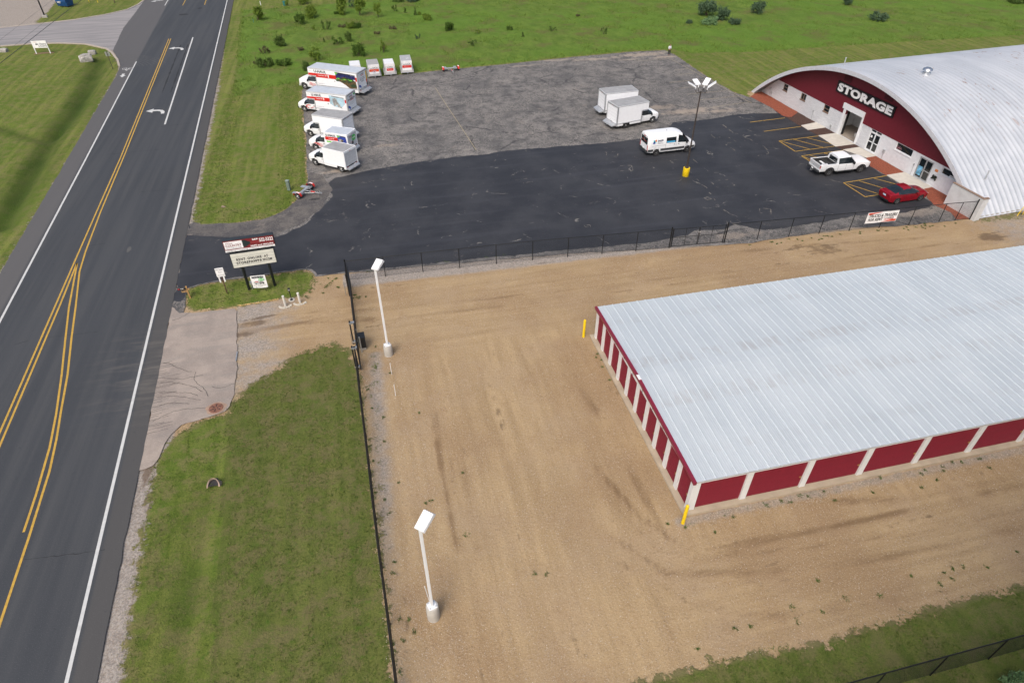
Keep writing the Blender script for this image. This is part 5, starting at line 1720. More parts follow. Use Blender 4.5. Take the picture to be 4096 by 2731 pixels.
mb.build('lift_pocket', BL, dp)
mb = MB(); put_text(mb, 'WST', .5, frame((-.35, -1.035, .85), (1, 0, 0), (0, -.1, 1)), width=.8, bold=.01)
mb.build('lettering', INKW, dp, recalc=False)
for (x, y), lb in (((-49.49, 156.37), 'thin yellow marker post on the far lawn, left one of two'), ((-47.73, 155.67), 'thin yellow marker post on the far lawn, right one of two')):
    o = MB().tube((0, 0, 0), (0, 0, 1.3), .04, n=6).build('marker_post', YEL); o.location = (x, y, 0)
    tag(o, lb, 'marker post')
yt = empty('young_tree', (-44.53, 154.92, 0), 0, 'thin tree trunk at the very top of the lawn by the road', 'tree')
MB().tube((0, 0, 0), (.15, .3, 3.0), .09, .06, n=8).build('trunk', mat('pale_bark', (.28, .22, .18), .9, var=.2), yt, smooth=True)
# utility things
o = MB().tube((0, 0, 0), (-.03, 0, .72), .065, n=8).build('marker_post', INKW); o.location = (-16.13, 146.0, 0); tag(o, 'short white post standing in the far verge near the top edge', 'marker post')
u1 = empty('utility_pedestal', (-8.19, 62.61, 0), R(-20), 'grey green utility pedestal on the lawn behind the tow dolly', 'utility box')
MB().box((0, 0, .5), (.30, .26, 1.0)).build('cabinet', mat('pedestal_green', (.16, .21, .18), .6, var=.12), u1, bevel=.015)
MB().box((0, 0, 1.02), (.35, .31, .08)).build('cap', mat('pedestal_cap', (.26, .32, .28), .6), u1, bevel=.02)
u2 = empty('utility_pedestal', (-11.6, 144.8, 0), 0, 'teal utility box half hidden by a bush near the top edge', 'utility box')
MB().box((0, 0, .35), (.5, .45, .7)).build('cabinet', mat('teal_box', (.02, .17, .17), .5), u2, bevel=.02)
MB().box((0, 0, .72), (.54, .49, .05)).build('cap', MATS['teal_box'], u2)
o = MB().tube((0, 0, 0), (0, 0, .7), .05, n=6).build('marker_post', MATS['teal_box']); o.location = (-16.46, 131.78, 0); tag(o, 'short teal marker post at the edge of the tall grass by the road', 'marker post')
# drain, culvert mouths
dr = empty('drain_grate', (-11.74, 32.16, .05), 0, 'rusty round slotted drain cover at the corner of the concrete drive', 'drain cover')
MB().lathe([(.44, -.05), (.44, .01), (.41, .02), (.01, .022)], 28).build('cover', mat('rusted_iron', (.21, .10, .07), .85, var=.25, scale=8), dr)
mb = MB()
for k in range(6):
    a = R(60 * k + 25)
    mb.box((.22 * math.cos(a), .22 * math.sin(a), .024), (.26, .045, .006), a)
mb.build('slots', INK, dr)
tag(MB().sheet([(-11.74 + .62 * math.cos(a) * (1 + .1 * math.sin(5 * a)), 32.16 + .55 * math.sin(a)) for a in np.linspace(0, 2 * math.pi, 30)[:-1]], .043).build('drain_collar', mat('stained_concrete', (.34, .24, .18), .9, var=.15), recalc=False), kind='structure')


def culvert(x, y, r, rz, label):
    c = empty('culvert_pipe', (x, y, -.05), rz, label, 'pipe')
    vs, fs = [], []
    n = 18
    for yy, lift in ((0, 0), (.55, -.34)):
        for rr in (r, r - .07):
            for i in range(n + 1):
                a = math.pi * i / n
                vs.append((rr * math.cos(a), yy + .38 * math.sin(a) * (yy == 0), rr * math.sin(a) * (1 if yy == 0 else .85) + lift))
    N = n + 1
    for i in range(n):
        fs += [(i, i + 1, N + i + 1, N + i), (2 * N + i, 2 * N + i + 1, i + 1, i), (N + i, N + i + 1, 3 * N + i + 1, 3 * N + i)]
    MB().add(vs, fs).build('pipe_mouth', mat('clay_concrete', (.36, .27, .22), .9, var=.15, scale=6), c, smooth=True, auto=50)
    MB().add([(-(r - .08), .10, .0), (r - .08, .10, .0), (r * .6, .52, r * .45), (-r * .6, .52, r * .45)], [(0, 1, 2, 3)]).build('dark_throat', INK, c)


culvert(-11.2, 25.75, .36, R(-4), 'arched concrete culvert mouth in the roadside grass, lower left lawn')
culvert(-14.11, 60.67, .20, R(150), 'small dark culvert mouth in the lawn between the road and the trucks')
# joint plate in the drive and yellow kerb remnants
mb = MB()
a, b = G(944, 1410), G(944, 1442)
mb.box(((a[0] + b[0]) / 2 + .05, (a[1] + b[1]) / 2, .045), (.08, 1.0, .02))
tag(mb.build('joint_plate', GALV, None), 'short bare metal plate at the edge of the concrete drive', 'metal plate')
mb = MB()
random.seed(8)
p0, p1 = Vector((*G(953, 1224), 0)), Vector((*G(1110, 1198), 0))
for k in range(34):
    t = k / 33 + random.uniform(-.01, .01)
    p = p0.lerp(p1, t)
    mb.box((p.x, p.y + random.uniform(-.05, .05), .015), (random.uniform(.05, .14), random.uniform(.05, .13), .06), random.uniform(0, 3))
tag(mb.build('kerb_remnant', mat('yellow_kerb', (.55, .38, .16), .85, var=.3, scale=10, grime=.3)), 'line of crumbling yellow painted kerb along the sign island', 'kerb remnant')
# overhead wires crossing the left corner
for lb, pa, pb, z_, r in (('dark overhead wire crossing the upper left corner, the thickest', (-10, 262), (345, -15), 7.6, .028), ('thin overhead wire beside the thickest one, upper left corner', (-10, 236), (330, -30), 8.4, .010), ('thinnest overhead wire at the far left of the corner', (-10, 168), (240, -22), 8.4, .009)):
    A, B = G(*pa, z_), G(*pb, z_)
    dx, dy = B[0] - A[0], B[1] - A[1]
    mb = MB()
    pts = [(A[0] + dx * t, A[1] + dy * t, z_ - .5 * math.sin(math.pi * (t + .5) / 2)) for t in np.linspace(-.5, 1.5, 17)]
    mb.path([(p[0], p[1], z_ + 0 * p[2]) for p in pts], r, 5)
    tag(mb.build('overhead_wire', mat('wire_grey', (.035, .045, .05), .5)), lb, 'overhead wire')
# yellow trestle at the side of the hall
tr = empty('trestle', (*G(4093, 868), 0), R(5), 'yellow trestle with a pale board, cut by the right edge of the picture', 'trestle')
for yy in (-.35, .35):
    MB().tube((-.35, yy, 0), (0, yy, 1.25), .035, n=6).tube((.35, yy, 0), (0, yy, 1.25), .035, n=6).build('frame', YEL, tr)
MB().tube((0, -.4, 1.22), (0, .4, 1.22), .035, n=6).build('crossbar', YEL, tr)
MB().box((.1, -1.0, .25), (.9, .5, .08)).box((.1, -.8, .55), (.7, .05, .5)).build('board', WHITE, tr)
# ------------------------------------------------------------ vehicles
def wheel(root, x, y, r, w, rim, side, hub=.62, spokes=0, dual=False):
    """wheel with rim; side = +1 outward is +y"""
    mb = MB()
    M = Matrix.Translation((x, y, r)) @ Matrix.Rotation(R(-90) * side, 4, 'X')
    prof = [(r * hub, -w / 2), (r * .93, -w / 2), (r, -w * .32), (r, w * .32), (r * .93, w / 2), (r * hub, w / 2), (r * hub * .96, w * .30)]
    if dual: prof = [(r * hub, -w * 1.6), (r * .93, -w * 1.6)] + prof[1:]
    mb.lathe(prof, 24, M=M)
    t = mb.build('wheel', TYRE, root, smooth=True, auto=40)
    mb = MB()
    z = w * (.22 if not dual else .1)
    if spokes:
        mb.lathe([(r * hub * .985, z - .05), (r * hub * .985, z + .035), (r * hub * .86, z + .035), (r * hub * .82, z - .02)], 24, 1, M)
        mb.lathe([(r * .16, z - .04), (r * .15, z + .03), (.005, z + .035)], 12, 0, M)
        for k in range(spokes):
            a = 2 * math.pi * k / spokes
            L = r * hub * .84
            mb.box((L * .55 * math.cos(a), L * .55 * math.sin(a), z + .012), (L * .95, r * .11, .03), a, 0, M)
        mb.build('rim', [RIMS, RIMS], t, smooth=True, auto=30)
    else:
        mb.lathe([(r * hub * .985, z - .06), (r * hub * .985, z + .02), (r * hub * .88, z + .02), (r * hub * .70, z - .035), (r * hub * .42, z - .02), (r * hub * .38, z + .03), (r * .14, z + .04), (r * .12, z + .075), (.005, z + .08)], 24, 0, M)
        for k in range(4):
            a = 2 * math.pi * k / 4 + .4
            mb.lathe([(r * .075, z - .028), (r * .07, z - .02)], 8, 1, M @ Matrix.Translation((r * hub * .56 * math.cos(a), r * hub * .56 * math.sin(a), .012)))
        mb.build('rim', [rim, BLACK], t, smooth=True, auto=30)
    return t


def loft_body(root, st, wheels, classify, mats, name='body', arch_r=1.16, cap0=True, cap1=True):
    """st: list of (x, ring[7 (y,z)]); wheels: list of (x, r); classify(x, seg)->part name"""
    keys = [s[0] for s in st]
    xs = set(keys)
    for wx, wr in wheels:
        ra = wr * arch_r
        for k in range(15):
            xx = wx + ra * math.cos(math.pi * k / 14)
            if keys[0] < xx < keys[-1]: xs.add(round(xx, 4))
    xs = sorted(xs)
    seq = []
    for x in xs:
        idxs = [i for i, k in enumerate(keys) if abs(k - x) < 1e-6]
        if idxs:
            for i in idxs: seq.append((x, [list(p) for p in st[i][1]]))
        else:
            i = max(j for j, k in enumerate(keys) if k <= x)
            t = (x - keys[i]) / (keys[i + 1] - keys[i])
            seq.append((x, [[a[0] + (b[0] - a[0]) * t, a[1] + (b[1] - a[1]) * t] for a, b in zip(st[i][1], st[i + 1][1])]))
    for x, ring in seq:
        for wx, wr in wheels:
            ra = wr * arch_r
            if abs(x - wx) <= ra + 1e-6:
                z = wr + math.sqrt(max(0, ra * ra - (x - wx) ** 2))
                ring[0][1] = max(ring[0][1], z)
                ring[1][1] = max(ring[1][1], z)
                ring[2][1] = max(ring[2][1], z + .015)
                ring[3][1] = max(ring[3][1], z + .03)
    n = len(seq[0][1])
    parts = {}
    verts = {}

    def V(i, k, s):
        x, ring = seq[i]
        y, z = ring[k]
        return (x, y * s, z)
    for i in range(len(seq) - 1):
        xm = (seq[i][0] + seq[i + 1][0]) / 2
        for k in range(n - 1):
            nm0 = classify(xm, k, seq[i][0] == seq[i + 1][0]) or name
            for s in (1, -1):
                nm = nm0 + (':%d' % s if nm0.startswith('side') else '')
                mb = parts.setdefault(nm, MB())
                q = [V(i, k, s), V(i + 1, k, s), V(i + 1, k + 1, s), V(i, k + 1, s)]
                mb.quad(*q)
    mb = parts[name]
    for on, i in ((cap0, 0), (cap1, len(seq) - 1)):
        if on:
            for k in range(n - 1):
                mb.quad(V(i, k, 1), V(i, k + 1, 1), V(i, k + 1, -1), V(i, k, -1))
    out = {}
    for nm, mb in parts.items():
        me_mat = mats.get(nm.split(':')[0], mats[name])
        o = mb.build(nm.split(':')[0], me_mat, root, recalc=False)
        bm = bmesh.new(); bm.from_mesh(o.data)
        bmesh.ops.remove_doubles(bm, verts=bm.verts, dist=.0008)
        bmesh.ops.dissolve_degenerate(bm, dist=.0005, edges=bm.edges)
        bmesh.ops.recalc_face_normals(bm, faces=bm.faces)
        bm.to_mesh(o.data); bm.free()
        o.data.polygons.foreach_set('use_smooth', [True] * len(o.data.polygons))
        o.data.set_sharp_from_angle(angle=R(32))
        out[nm] = o
    return out


def mirror(root, x, y, z, s, m=BLACK, size=(.10, .20, .30)):
    MB().box((x, y + s * .16, z), size).box((x - .02, y + s * .03, z - .02), (.06, .2, .05)).build('mirror', m, root, bevel=.02)


def cab(root, x0, kind, H, W, axle, r):
    """cutaway van cab in front of x0"""
    h = H / 1.88
    wv = W / 1.0
    D = axle - x0                                   # box front to front axle
    N = D + .78 if kind != 'F' else D + .74
    wsb = D - .10 if kind != 'F' else D - .50       # windshield base
    wst = wsb - .74 if kind != 'F' else wsb - .46
    bz = 1.17 * h
    hz = 1.37 * h if kind != 'F' else 1.40 * h
    fz = (1.17 if kind != 'F' else 1.26) * h

    def ring(zs, ws, wm, zm, wb, zb, wr, zr, ws2, zs2, zc):
        return [(0, zs), (ws * wv, zs), (wm * wv, zm), (wb * wv, zb), (wr * wv, zr), (ws2 * wv, zs2), (0, zc)]
    top = lambda: ring(.40, .90, .985, .80 * h, .96, bz, .82, 1.70 * h, .70, 1.83 * h, 1.88 * h)
    st = [(x0, top()), (x0 + .16, top()), (x0 + wst, ring(.40, .90, .985, .80 * h, .96, bz, .80, 1.68 * h, .68, 1.80 * h, 1.85 * h)),
          (x0 + wsb - .02, ring(.40, .90, .985, .80 * h, .955, bz, .86, bz + .05, .66, hz + .02, hz + .05)),
          (x0 + wsb + .02, ring(.40, .90, .985, .80 * h, .95, bz - .01, .86, bz + .04, .66, hz, hz + .03)),
          (x0 + N - .38, ring(.42, .90, .975, .78 * h, .94, fz + .02, .84, fz + .08, .66, fz + .12, fz + .14)),
          (x0 + N - .08, ring(.44, .88, .95, .74 * h, .92, fz - .05, .84, fz + .0, .66, fz + .03, fz + .05)),
          (x0 + N, ring(.50, .84, .90, .72 * h, .86, fz - .16, .80, fz - .10, .62, fz - .07, fz - .06))]

    def cl(x, k, vert):
        if k == 3 and x0 + .16 < x < x0 + wsb - .02: return 'side_window'
        if k in (4, 5) and x0 + wst < x < x0 + wsb - .02: return 'windshield'
    p = loft_body(root, st, [(axle, r)], cl, {'cab': WHITE, 'side_window': GLASS, 'windshield': GLASS}, 'cab', arch_r=1.18)
    c = p['cab']
    MB().box((x0 + N + .02, 0, .52), (.16, 1.80 * wv, .22)).build('front_bumper', BLACK if kind != 'F' else ALU, root, bevel=.03)
    MB().bb(x0 + N - .02, x0 + N + .015, -.5 * wv, .5 * wv, .66 * h, fz - .18).build('grille', BLACK, root)
    for s in (1, -1):
        MB().box((x0 + N - .04, s * .66 * wv, .80 * h), (.12, .26, .20)).build('headlight', LAMPW, root, bevel=.02)
        mirror(root, x0 + wsb - .30, s * .96 * wv, bz + .12, s)
        mb = MB()
        yy = s * .992 * wv
        for xx in (x0 + .14, x0 + wsb - .05):
            mb.bb(xx - .006, xx + .006, yy - .012, yy + .004, .48, bz - .04)
        mb.build('door_seam', INKG, root)
        MB().box((x0 + .26, s * .985 * wv, 1.02 * h), (.14, .04, .05)).build('door_handle', BLACK, root)
        wheel(root, axle, s * (.80 * wv), r, .22, RIMW, s)
    return c


def box_truck(label, Rr, head, Hh, Lr, W, att, axle_f, axle_r, kind='E', style=None, vis=1, group='box trucks parked in the lot', roofm=ROOFG):
    """Rr: rear roof corner on the visible side"""
    a = R(head)
    lx, ly = -math.sin(a), math.cos(a)
    ox, oy = Rr[0] - vis * lx * W / 2, Rr[1] - vis * ly * W / 2
    rt = empty('box_truck', (ox, oy, .028), a, label, 'truck', group)
    h = Hh
    L = Lr - att
    w = W / 2
    zf = .70
    r = .385 if kind != 'F' else .44
    if kind == 'F': zf = .85
    az = h * .655                                   # underside of the attic
    # box shell
    mb = MB()
    if att > 0:
        prof = [(.05, zf), (L, zf), (L, az), (Lr, az + .06), (Lr, h - .10), (.05, h - .10)]
    else:
        prof = [(.05, zf), (L, zf), (L, h - .06), (.05, h - .06)]
    mb.prism(prof, -w + .02, w - .02, 'Y')
    mb.build('cargo_box', PANEL, rt)
    # roof and rounded rails
    rm = MB().bb(.04, Lr + .0, -w + .10, w - .10, h - .10, h - .012)
    rm.build('roof', roofm, rt)
    rr = .075 if kind != 'G' else .045
    mb = MB()
    for s in (1, -1):
        mb.tube((0, s * (w - rr), h - rr), (Lr, s * (w - rr), h - rr), rr, n=12)
    mb.tube((Lr - .02, -w + rr, h - rr), (Lr - .02, w - rr, h - rr), rr, n=12)
    mb.tube((.04, -w + rr, h - rr), (.04, w - rr, h - rr), rr, n=12)
    for s in (1, -1):
        for xx in (.04, Lr - .02):
            mb.lathe([(.005, -rr), (rr * .7, -rr * .7), (rr, 0), (rr * .7, rr * .7), (.005, rr)], 10, M=Matrix.Translation((xx, s * (w - rr), h - rr)))
    mb.build('roof_rail', TRIMG if kind != 'G' else WHITE, rt, smooth=True, auto=50)
    # corner posts, bottom rails, skirts
    mb = MB()
    pw = .09 if kind != 'G' else .06
    for s in (1, -1):
        mb.bb(-.03, .12, s * (w - .05) - .05, s * (w - .05) + .055, zf - .25, h - .12)
        mb.bb(.12, L, s * w - .02 * (s > 0) - .0 * (s < 0) - (0 if s > 0 else .0), s * w + .006 if s > 0 else s * w + .02, zf - .02, zf + .07) if s > 0 else mb.bb(.12, L, -w - .006, -w + .02, zf - .02, zf + .07)
        if att > 0:
            mb.bb(L - .08, L + .01, s * (w - .035) - .04, s * (w - .035) + .045, zf - .2, az)
            mb.bb(L, Lr, s * (w - .035) - .04, s * (w - .035) + .045, az - .0, az + .07)
    mb.bb(-.03, .10, -w + .09, w - .09, h - .22, h - .13)
    mb.build('frame', ALU if kind != 'G' else WHITE, rt)
    for s in (1, -1):
        for xa, xb in ((.12, axle_r - r * 1.22), (axle_r + r * 1.22, L)):
            if xb > xa + .05: MB().bb(xa, xb, s * (w - .045) - .03, s * (w - .045) + .035, .44, zf - .02).build('side_skirt', WHITE, rt)
    # rear door
    rd = MB().bb(.0, .06, -w + .13, w - .13, zf + .02, h - .24).build('rear_door', PANEL if kind != 'G' else mat('door_grey_white', (.60, .62, .645), .45), rt)
    mb = MB()
    for k in range(1, 5):
        z = zf + (h - .26 - zf) * k / 5
        mb.bb(-.003, .0, -w + .13, w - .13, z - .006, z + .004)
    mb.build('door_seam', mat('seam_grey', (.45, .46, .48), .6), rd)
    MB().box((-.02, 0, zf + .10), (.03, .16, .06)).box((-.02, .25, zf + .18), (.03, .05, .10)).build('door_latch', GALV, rd)
    # bumper step, lamps, plate
    mb = MB()
    zb = .50 if kind != 'G' else .46
    if kind != 'G':
        mb.add([(-.62, -w + .16, zb + .04), (-.62, w - .16, zb + .04), (-.03, w - .02, zb + .20), (-.03, -w + .02, zb + .20), (-.60, -w + .16, zb - .05), (-.60, w - .16, zb - .05), (-.03, w - .02, zb + .05), (-.03, -w + .02, zb + .05)],
               [(0, 1, 2, 3), (4, 7, 6, 5), (0, 4, 5, 1), (3, 2, 6, 7), (0, 3, 7, 4), (1, 5, 6, 2)])
        mb.bb(-.10, -.03, -w + .06, w - .06, zf - .22, zf)
    else:
        mb.add([(-.34, -w + .14, zb + .0), (-.34, w - .14, zb + .0), (-.02, w - .04, zb + .16), (-.02, -w + .04, zb + .16), (-.34, -w + .14, zb - .09), (-.34, w - .14, zb - .09), (-.02, w - .04, zb + .03), (-.02, -w + .04, zb + .03)],
               [(0, 1, 2, 3), (4, 7, 6, 5), (0, 4, 5, 1), (3, 2, 6, 7), (0, 3, 7, 4), (1, 5, 6, 2)])
    mb.build('rear_bumper', ALU, rt)
    MB().bb(-.02, .3, -w + .2, w - .2, .52, zf - .01).build('rear_beam', BLACK, rt)
    MB().tube((-.6 if kind != 'G' else -.32, 0, .45), (-.72 if kind != 'G' else -.44, 0, .45), .03, n=6).build('tow_ball', GALV, rt)
    for s in (1, -1):
        MB().box((-.105 if kind != 'G' else -.03, s * (w - .30), zf - .10), (.02, .20, .09)).build('tail_light', LAMPL, rt)
    MB().box((-.035, -.45, zf - .12), (.015, .26, .12)).build('number_plate', INKW, rt)
    mb = MB()
    for k in (-1, 0, 1): mb.box((-.035, .12 * k, h - .17), (.02, .05, .03))
    mb.build('marker_light', LAMPL, rt)
    # chassis and wheels
    MB().bb(.2, axle_f - .4, -.42, .42, .38, zf).build('chassis', BLACK, rt)
    for s in (1, -1):
        wheel(rt, axle_r, s * (w - .16), r, .23, RIMW, s, dual=(kind != 'G'))
        mb = MB()
        n = 9
        vs = []
        for i in range(n + 1):
            aa = math.pi * i / n
            vs += [(axle_r + r * 1.2 * math.cos(aa), s * (w - .40), min(zf - .01, r + r * 1.2 * math.sin(aa))), (axle_r + r * 1.2 * math.cos(aa), s * (w - .012), min(zf - .01, r + r * 1.2 * math.sin(aa)))]
        mb.add(vs, [(2 * i, 2 * i + 1, 2 * i + 3, 2 * i + 2) for i in range(n)])
        mb.build('wheel_arch', BLACK, rt)
    ch = {'E': (az - .02 if att > 0 else 1.9), 'F': az - .02, 'G': 1.80}[kind]
    c = cab(rt, L, kind, min(ch, 1.88 if kind != 'F' else 2.0), w * .90 if kind != 'G' else w * .93, axle_f, r)
    if att == 0:                                   # fairing between cab roof and box top
        mb = MB()
        mb.add([(L, -w * .86, 1.55), (L, w * .86, 1.55), (L, w * .86, h - .06), (L, -w * .86, h - .06), (L + .42, -w * .66, 1.80), (L + .42, w * .66, 1.80)], [(0, 3, 2, 1), (3, 4, 5, 2), (0, 4, 3), (1, 2, 5), (0, 1, 5, 4)])
        mb.build('cab_fairing', WHITE, rt)
    if style: decorate(rt, style, L, Lr, w, h, zf, az, att, c)
    return rt


INDIGO = mat('art_indigo', (.022, .025, .11), .5, var=.5, scale=5)
LEAFG = mat('art_green', (.09, .23, .04), .5, var=.6, scale=9)
EARTH = mat('art_earth', (.13, .085, .04), .5, var=.5, scale=9)
DARKG = mat('art_dark_green', (.035, .065, .03), .5, var=.5, scale=8)
PALEB = mat('art_pale_blue', (.42, .60, .70), .5, var=.2, scale=2)
GREYA = mat('art_grey', (.36, .36, .35), .5, var=.5, scale=6)
COBALT = mat('art_cobalt', (.03, .06, .33), .5, var=.4, scale=4)
PURPLE = mat('art_magenta', (.35, .02, .22), .5)
YELL = mat('art_yellow', (.80, .50, .02), .45)
LIME = mat('art_lime', (.18, .55, .06), .45)


def blob(cx, cz, rx, rz, seed, n=26, am=.3):
    return [(cx + rx * math.cos(a) * (1 + am * mnoise.noise(Vector((math.cos(a) * 1.7, math.sin(a) * 1.7, seed)))), cz + rz * math.sin(a) * (1 + am * mnoise.noise(Vector((math.cos(a) * 1.7 + 4, math.sin(a) * 1.7, seed))))) for a in np.linspace(0, 2 * math.pi, n + 1)[:-1]]


def decorate(rt, st, L, Lr, w, h, zf, az, att, cabo):
    """side lettering and artwork on the +y side: s runs from the front edge of the roof backwards"""
    Y = w - .02
    X = lambda s: Lr - s
    ztop, zbot = h - .17, zf + .08
    Hp = ztop - zbot
    e = .004

    def flat(poly, lay, mi):                     # poly in (s, z)
        mb.prism([(X(s), z) for s, z in poly], Y + lay * e, Y + (lay + 1) * e - .001, 'Y', mi)
    mb = MB()
    T = lambda s, z, lay=6: frame((X(s), Y + lay * e, z), (-1, 0, 0), (0, 0, 1))
    mats = [RED, INK, INKW, INDIGO, LEAFG, EARTH, DARKG, PALEB, GREYA, COBALT, PURPLE, LIME, INKG]
    s0, s1 = Lr * .56, Lr * .95
    za, zb_ = zbot + Hp * .50, zbot + Hp * .76     # red band
    if st == 'A' or st == 'B':
        put_text(mb, 'U-HAUL', .46 * h / 3, T(Lr * .25, zbot + Hp * .89), 1, width=Lr * .25, bold=.010)
        fl = att + .08
        flat([(.02, az + .10), (.02, zb_ - .02), (fl, zb_), (fl, az + .10)], 1, 0) if att > 0 else None
        flat([(fl, za), (fl, zb_), (s0 + .1, zb_), (s0 + .05, za)], 1, 0)
        put_text(mb, 'Truck Share 24/7', .17, T(fl + (s0 - fl) * .34, (za + zb_) / 2 + .04), 2, width=(s0 - fl) * .46, bold=.004)
        mb.bb(X(fl + (s0 - fl) * .66), X(fl + (s0 - fl) * .61), Y + 3 * e, Y + 4 * e, za + .10, zb_ - .06, 2)
        put_text(mb, 'Gentle-Ride Van', .15, T(att + .75, zbot + Hp * .10), 12, width=.95)
        put_text(mb, 'Move in', .1, T(.38, zbot + Hp * .90), 12, width=.4)
        flat(blob(s0 - .22, zbot + Hp * .36, .08, .08, 1), 2, 8)
        if st == 'A':
            flat([(s0, zbot + Hp * .99), (s1, zbot + Hp * .90), (s1 + .02, zbot + Hp * .60), (s0 + .02, zbot + Hp * .60)], 1, 3)
            flat([(s0 + .45, zbot + Hp * .97), (s1 - .05, zbot + Hp * .90), (s1 - .05, zbot + Hp * .84), (s0 + .5, zbot + Hp * .90)], 3, 1)
            flat(blob(s0 + 1.25, zbot + Hp * .64, .36, .14, 3, am=.6), 3, 5)
            flat(blob(s0 + 1.25, zbot + Hp * .50, 1.45, .30, 5, am=.5), 3, 6)
            flat(blob(s0 + .95, zbot + Hp * .50, .85, .10, 8, am=.9), 4, 5)
            for k in range(9):
                flat(blob(s0 + .1 + k * .30, zbot + Hp * (.50 + .10 * math.sin(k * 2.2)), .22, .07, k, am=.9), 5, (4, 11, 5)[k % 3])
            flat([(s0 + .5, zbot + Hp * .40), (s1 + .05, zbot + Hp * .50), (s1 + .14, zbot + Hp * .02), (s0 + 1.9, zbot - .02), (s0 + 1.4, zbot + Hp * .18)], 2, 5)
            flat(blob(s1 - .4, zbot + Hp * .20, .45, .22, 12, am=.5), 5, 6)
            flat([(s0 - .1, zbot + Hp * 1.0), (s0 + .45, zbot + Hp * .92), (s0 + .2, zbot + Hp * .88), (s0 + .12, zbot + Hp * .78)], 4, 11)
            flat([(s1, za), (s1, zb_), (Lr - .1, zb_), (Lr - .1, za)], 1, 0)
        else:
            flat([(s0, zbot + Hp * .98), (s1 - .12, zbot + Hp * .88), (s1 - .05, zbot + Hp * .45), (s0 + 1.5, zbot + Hp * .15), (s0 + .6, zbot + Hp * .2), (s0 + .05, zbot + Hp * .40)], 1, 7)
            flat(blob(s0 + .72, zbot + Hp * .55, .30, .50, 3, am=.4), 3, 8)
            flat(blob(s0 + .68, zbot + Hp * .60, .11, .28, 6, am=.3), 4, 12)
            flat([(s0 + .7, zbot + Hp * .70), (s0 + 1.1, zbot + Hp * .55), (s0 + 1.65, zbot + Hp * .10), (s0 + 1.1, zbot + Hp * .2)], 3, 8)
            flat([(s0 + .3, zbot + Hp * .96), (s1 - .15, zbot + Hp * .89), (s1 - .15, zbot + Hp * .82), (s0 + .35, zbot + Hp * .90)], 5, 12)
            flat([(s1 - .05, za + .06), (s1 - .05, zb_ - .02), (Lr - .1, zb_ - .02), (Lr - .1, za)], 1, 0)
        put_text(mb, 'NEW MEXICO' if st == 'A' else 'NEW YORK', .09, T(s1 - .4, zbot + Hp * .87, 7), 2, width=.55)
    else:
        put_text(mb, 'U-HAUL', .32, T(Lr * .28, zbot + Hp * .90), 1, width=Lr * .44, bold=.010)
        flat([(.07, za + .02), (.07, zb_ + .03), (s0 + .05, zb_ + .03), (s0 + .05, za + .02)], 1, 0)
        put_text(mb, 'Truck Share 24/7', .12, T(Lr * .30, (za + zb_) / 2 + .02), 2, width=Lr * .26, bold=.003)
        flat([(.2, za - .24), (.2, za - .08), (Lr * .42, za - .08), (Lr * .42, za - .24)], 1, 11)
        flat([(s0, zbot + Hp * .99), (s1 - .05, zbot + Hp * .93), (s1, zbot + Hp * .40), (s0 + .05, zbot + Hp * .44)], 1, 9)
        flat([(s0 - .02, zbot + Hp * 1.0), (s0 + .42, zbot + Hp * .90), (s0 + .08, zbot + Hp * .80)], 3, 11)
        flat(blob(s0 + .4, zbot + Hp * .60, .30, .16, 4, am=.4), 3, 8)
        flat(blob(s0 + .55, zbot + Hp * .58, .13, .15, 5, am=.5), 4, 5)
        flat([(s1 + .0, za), (s1, zb_), (Lr - .06, zb_ - .05), (Lr - .06, za - .05)], 2, 10)
        flat([(s0 + .5, zbot + Hp * .95), (s1 - .08, zbot + Hp * .92), (s1 - .08, zbot + Hp * .86), (s0 + .5, zbot + Hp * .88)], 3, 1)
    mb.build('side_graphics', mats, rt, recalc=False)
    # rear door print
    mb = MB()
    x = -.005
    yw = 2 * w - .26
    T = lambda y, z: frame((x, y, z), (0, -1, 0), (0, 0, 1))
    dh = h - .26 - zf
    mats = [RED, INK, INKG, BLUEI, GREENI, INKW, YELL, ORED]
    if st in 'AB':
        put_text(mb, 'U-HAUL', .22, T(.0 if st == 'A' else .1, zf + dh * .90), 1, width=yw * .42, bold=.006)
        mb.bb(x, x + .002, -.35, .35, zf + dh * .80, zf + dh * .835, 0)
        if st == 'A':
            for t_, k in (('Our Low Rates', .68), ('Make Your Move', .56), ('EASIER!', .45)):
                put_text(mb, t_, .2, T(.0 + .05, zf + dh * k), 2, width=yw * (.55 if k > .5 else .3), bold=.006)
            mb.bb(x, x + .002, -w + .14, -w + .40, zf + dh * .32, zf + dh * .97, 6)
            mb.bb(x - .001, x + .001, -w + .14, -w + .38, zf + dh * .02, zf + dh * .26, 1)
            mb.prism([(-w + .12, zf + dh * .40), (-w + .45, zf + dh * .44), (-w + .42, zf + dh * .24), (-w + .28, zf + dh * .16)], x - .004, x - .002, 'X', 7)
        else:
            put_text(mb, "20' SUPERMOVER", .24, T(.0, zf + dh * .70), 1, width=yw * .86, bold=.010)
            mb.bb(x, x + .002, -w * .5, w * .25, zf + dh * .60, zf + dh * .64, 0)
            for k, w_ in ((.50, .7), (.42, .62), (.34, .5)):
                put_text(mb, 'Low deck  Easy loading  Gentle ride', .1, T(-.05, zf + dh * k), 2, width=yw * w_)
            mb.prism([(-w + .55, zf + dh * .97), (-w + .18, zf + dh * .97), (-w + .16, zf + dh * .86), (-w + .5, zf + dh * .84)], x - .003, x, 'X', 4)
        arc = []
        for a in np.linspace(R(10), R(100), 9): arc.append((w - .75 + .55 * math.cos(a) * 1.0, zf + .05 + .52 * math.sin(a)))
        for a in np.linspace(R(100), R(10), 9): arc.append((w - .75 + .30 * math.cos(a), zf + .05 + .28 * math.sin(a)))
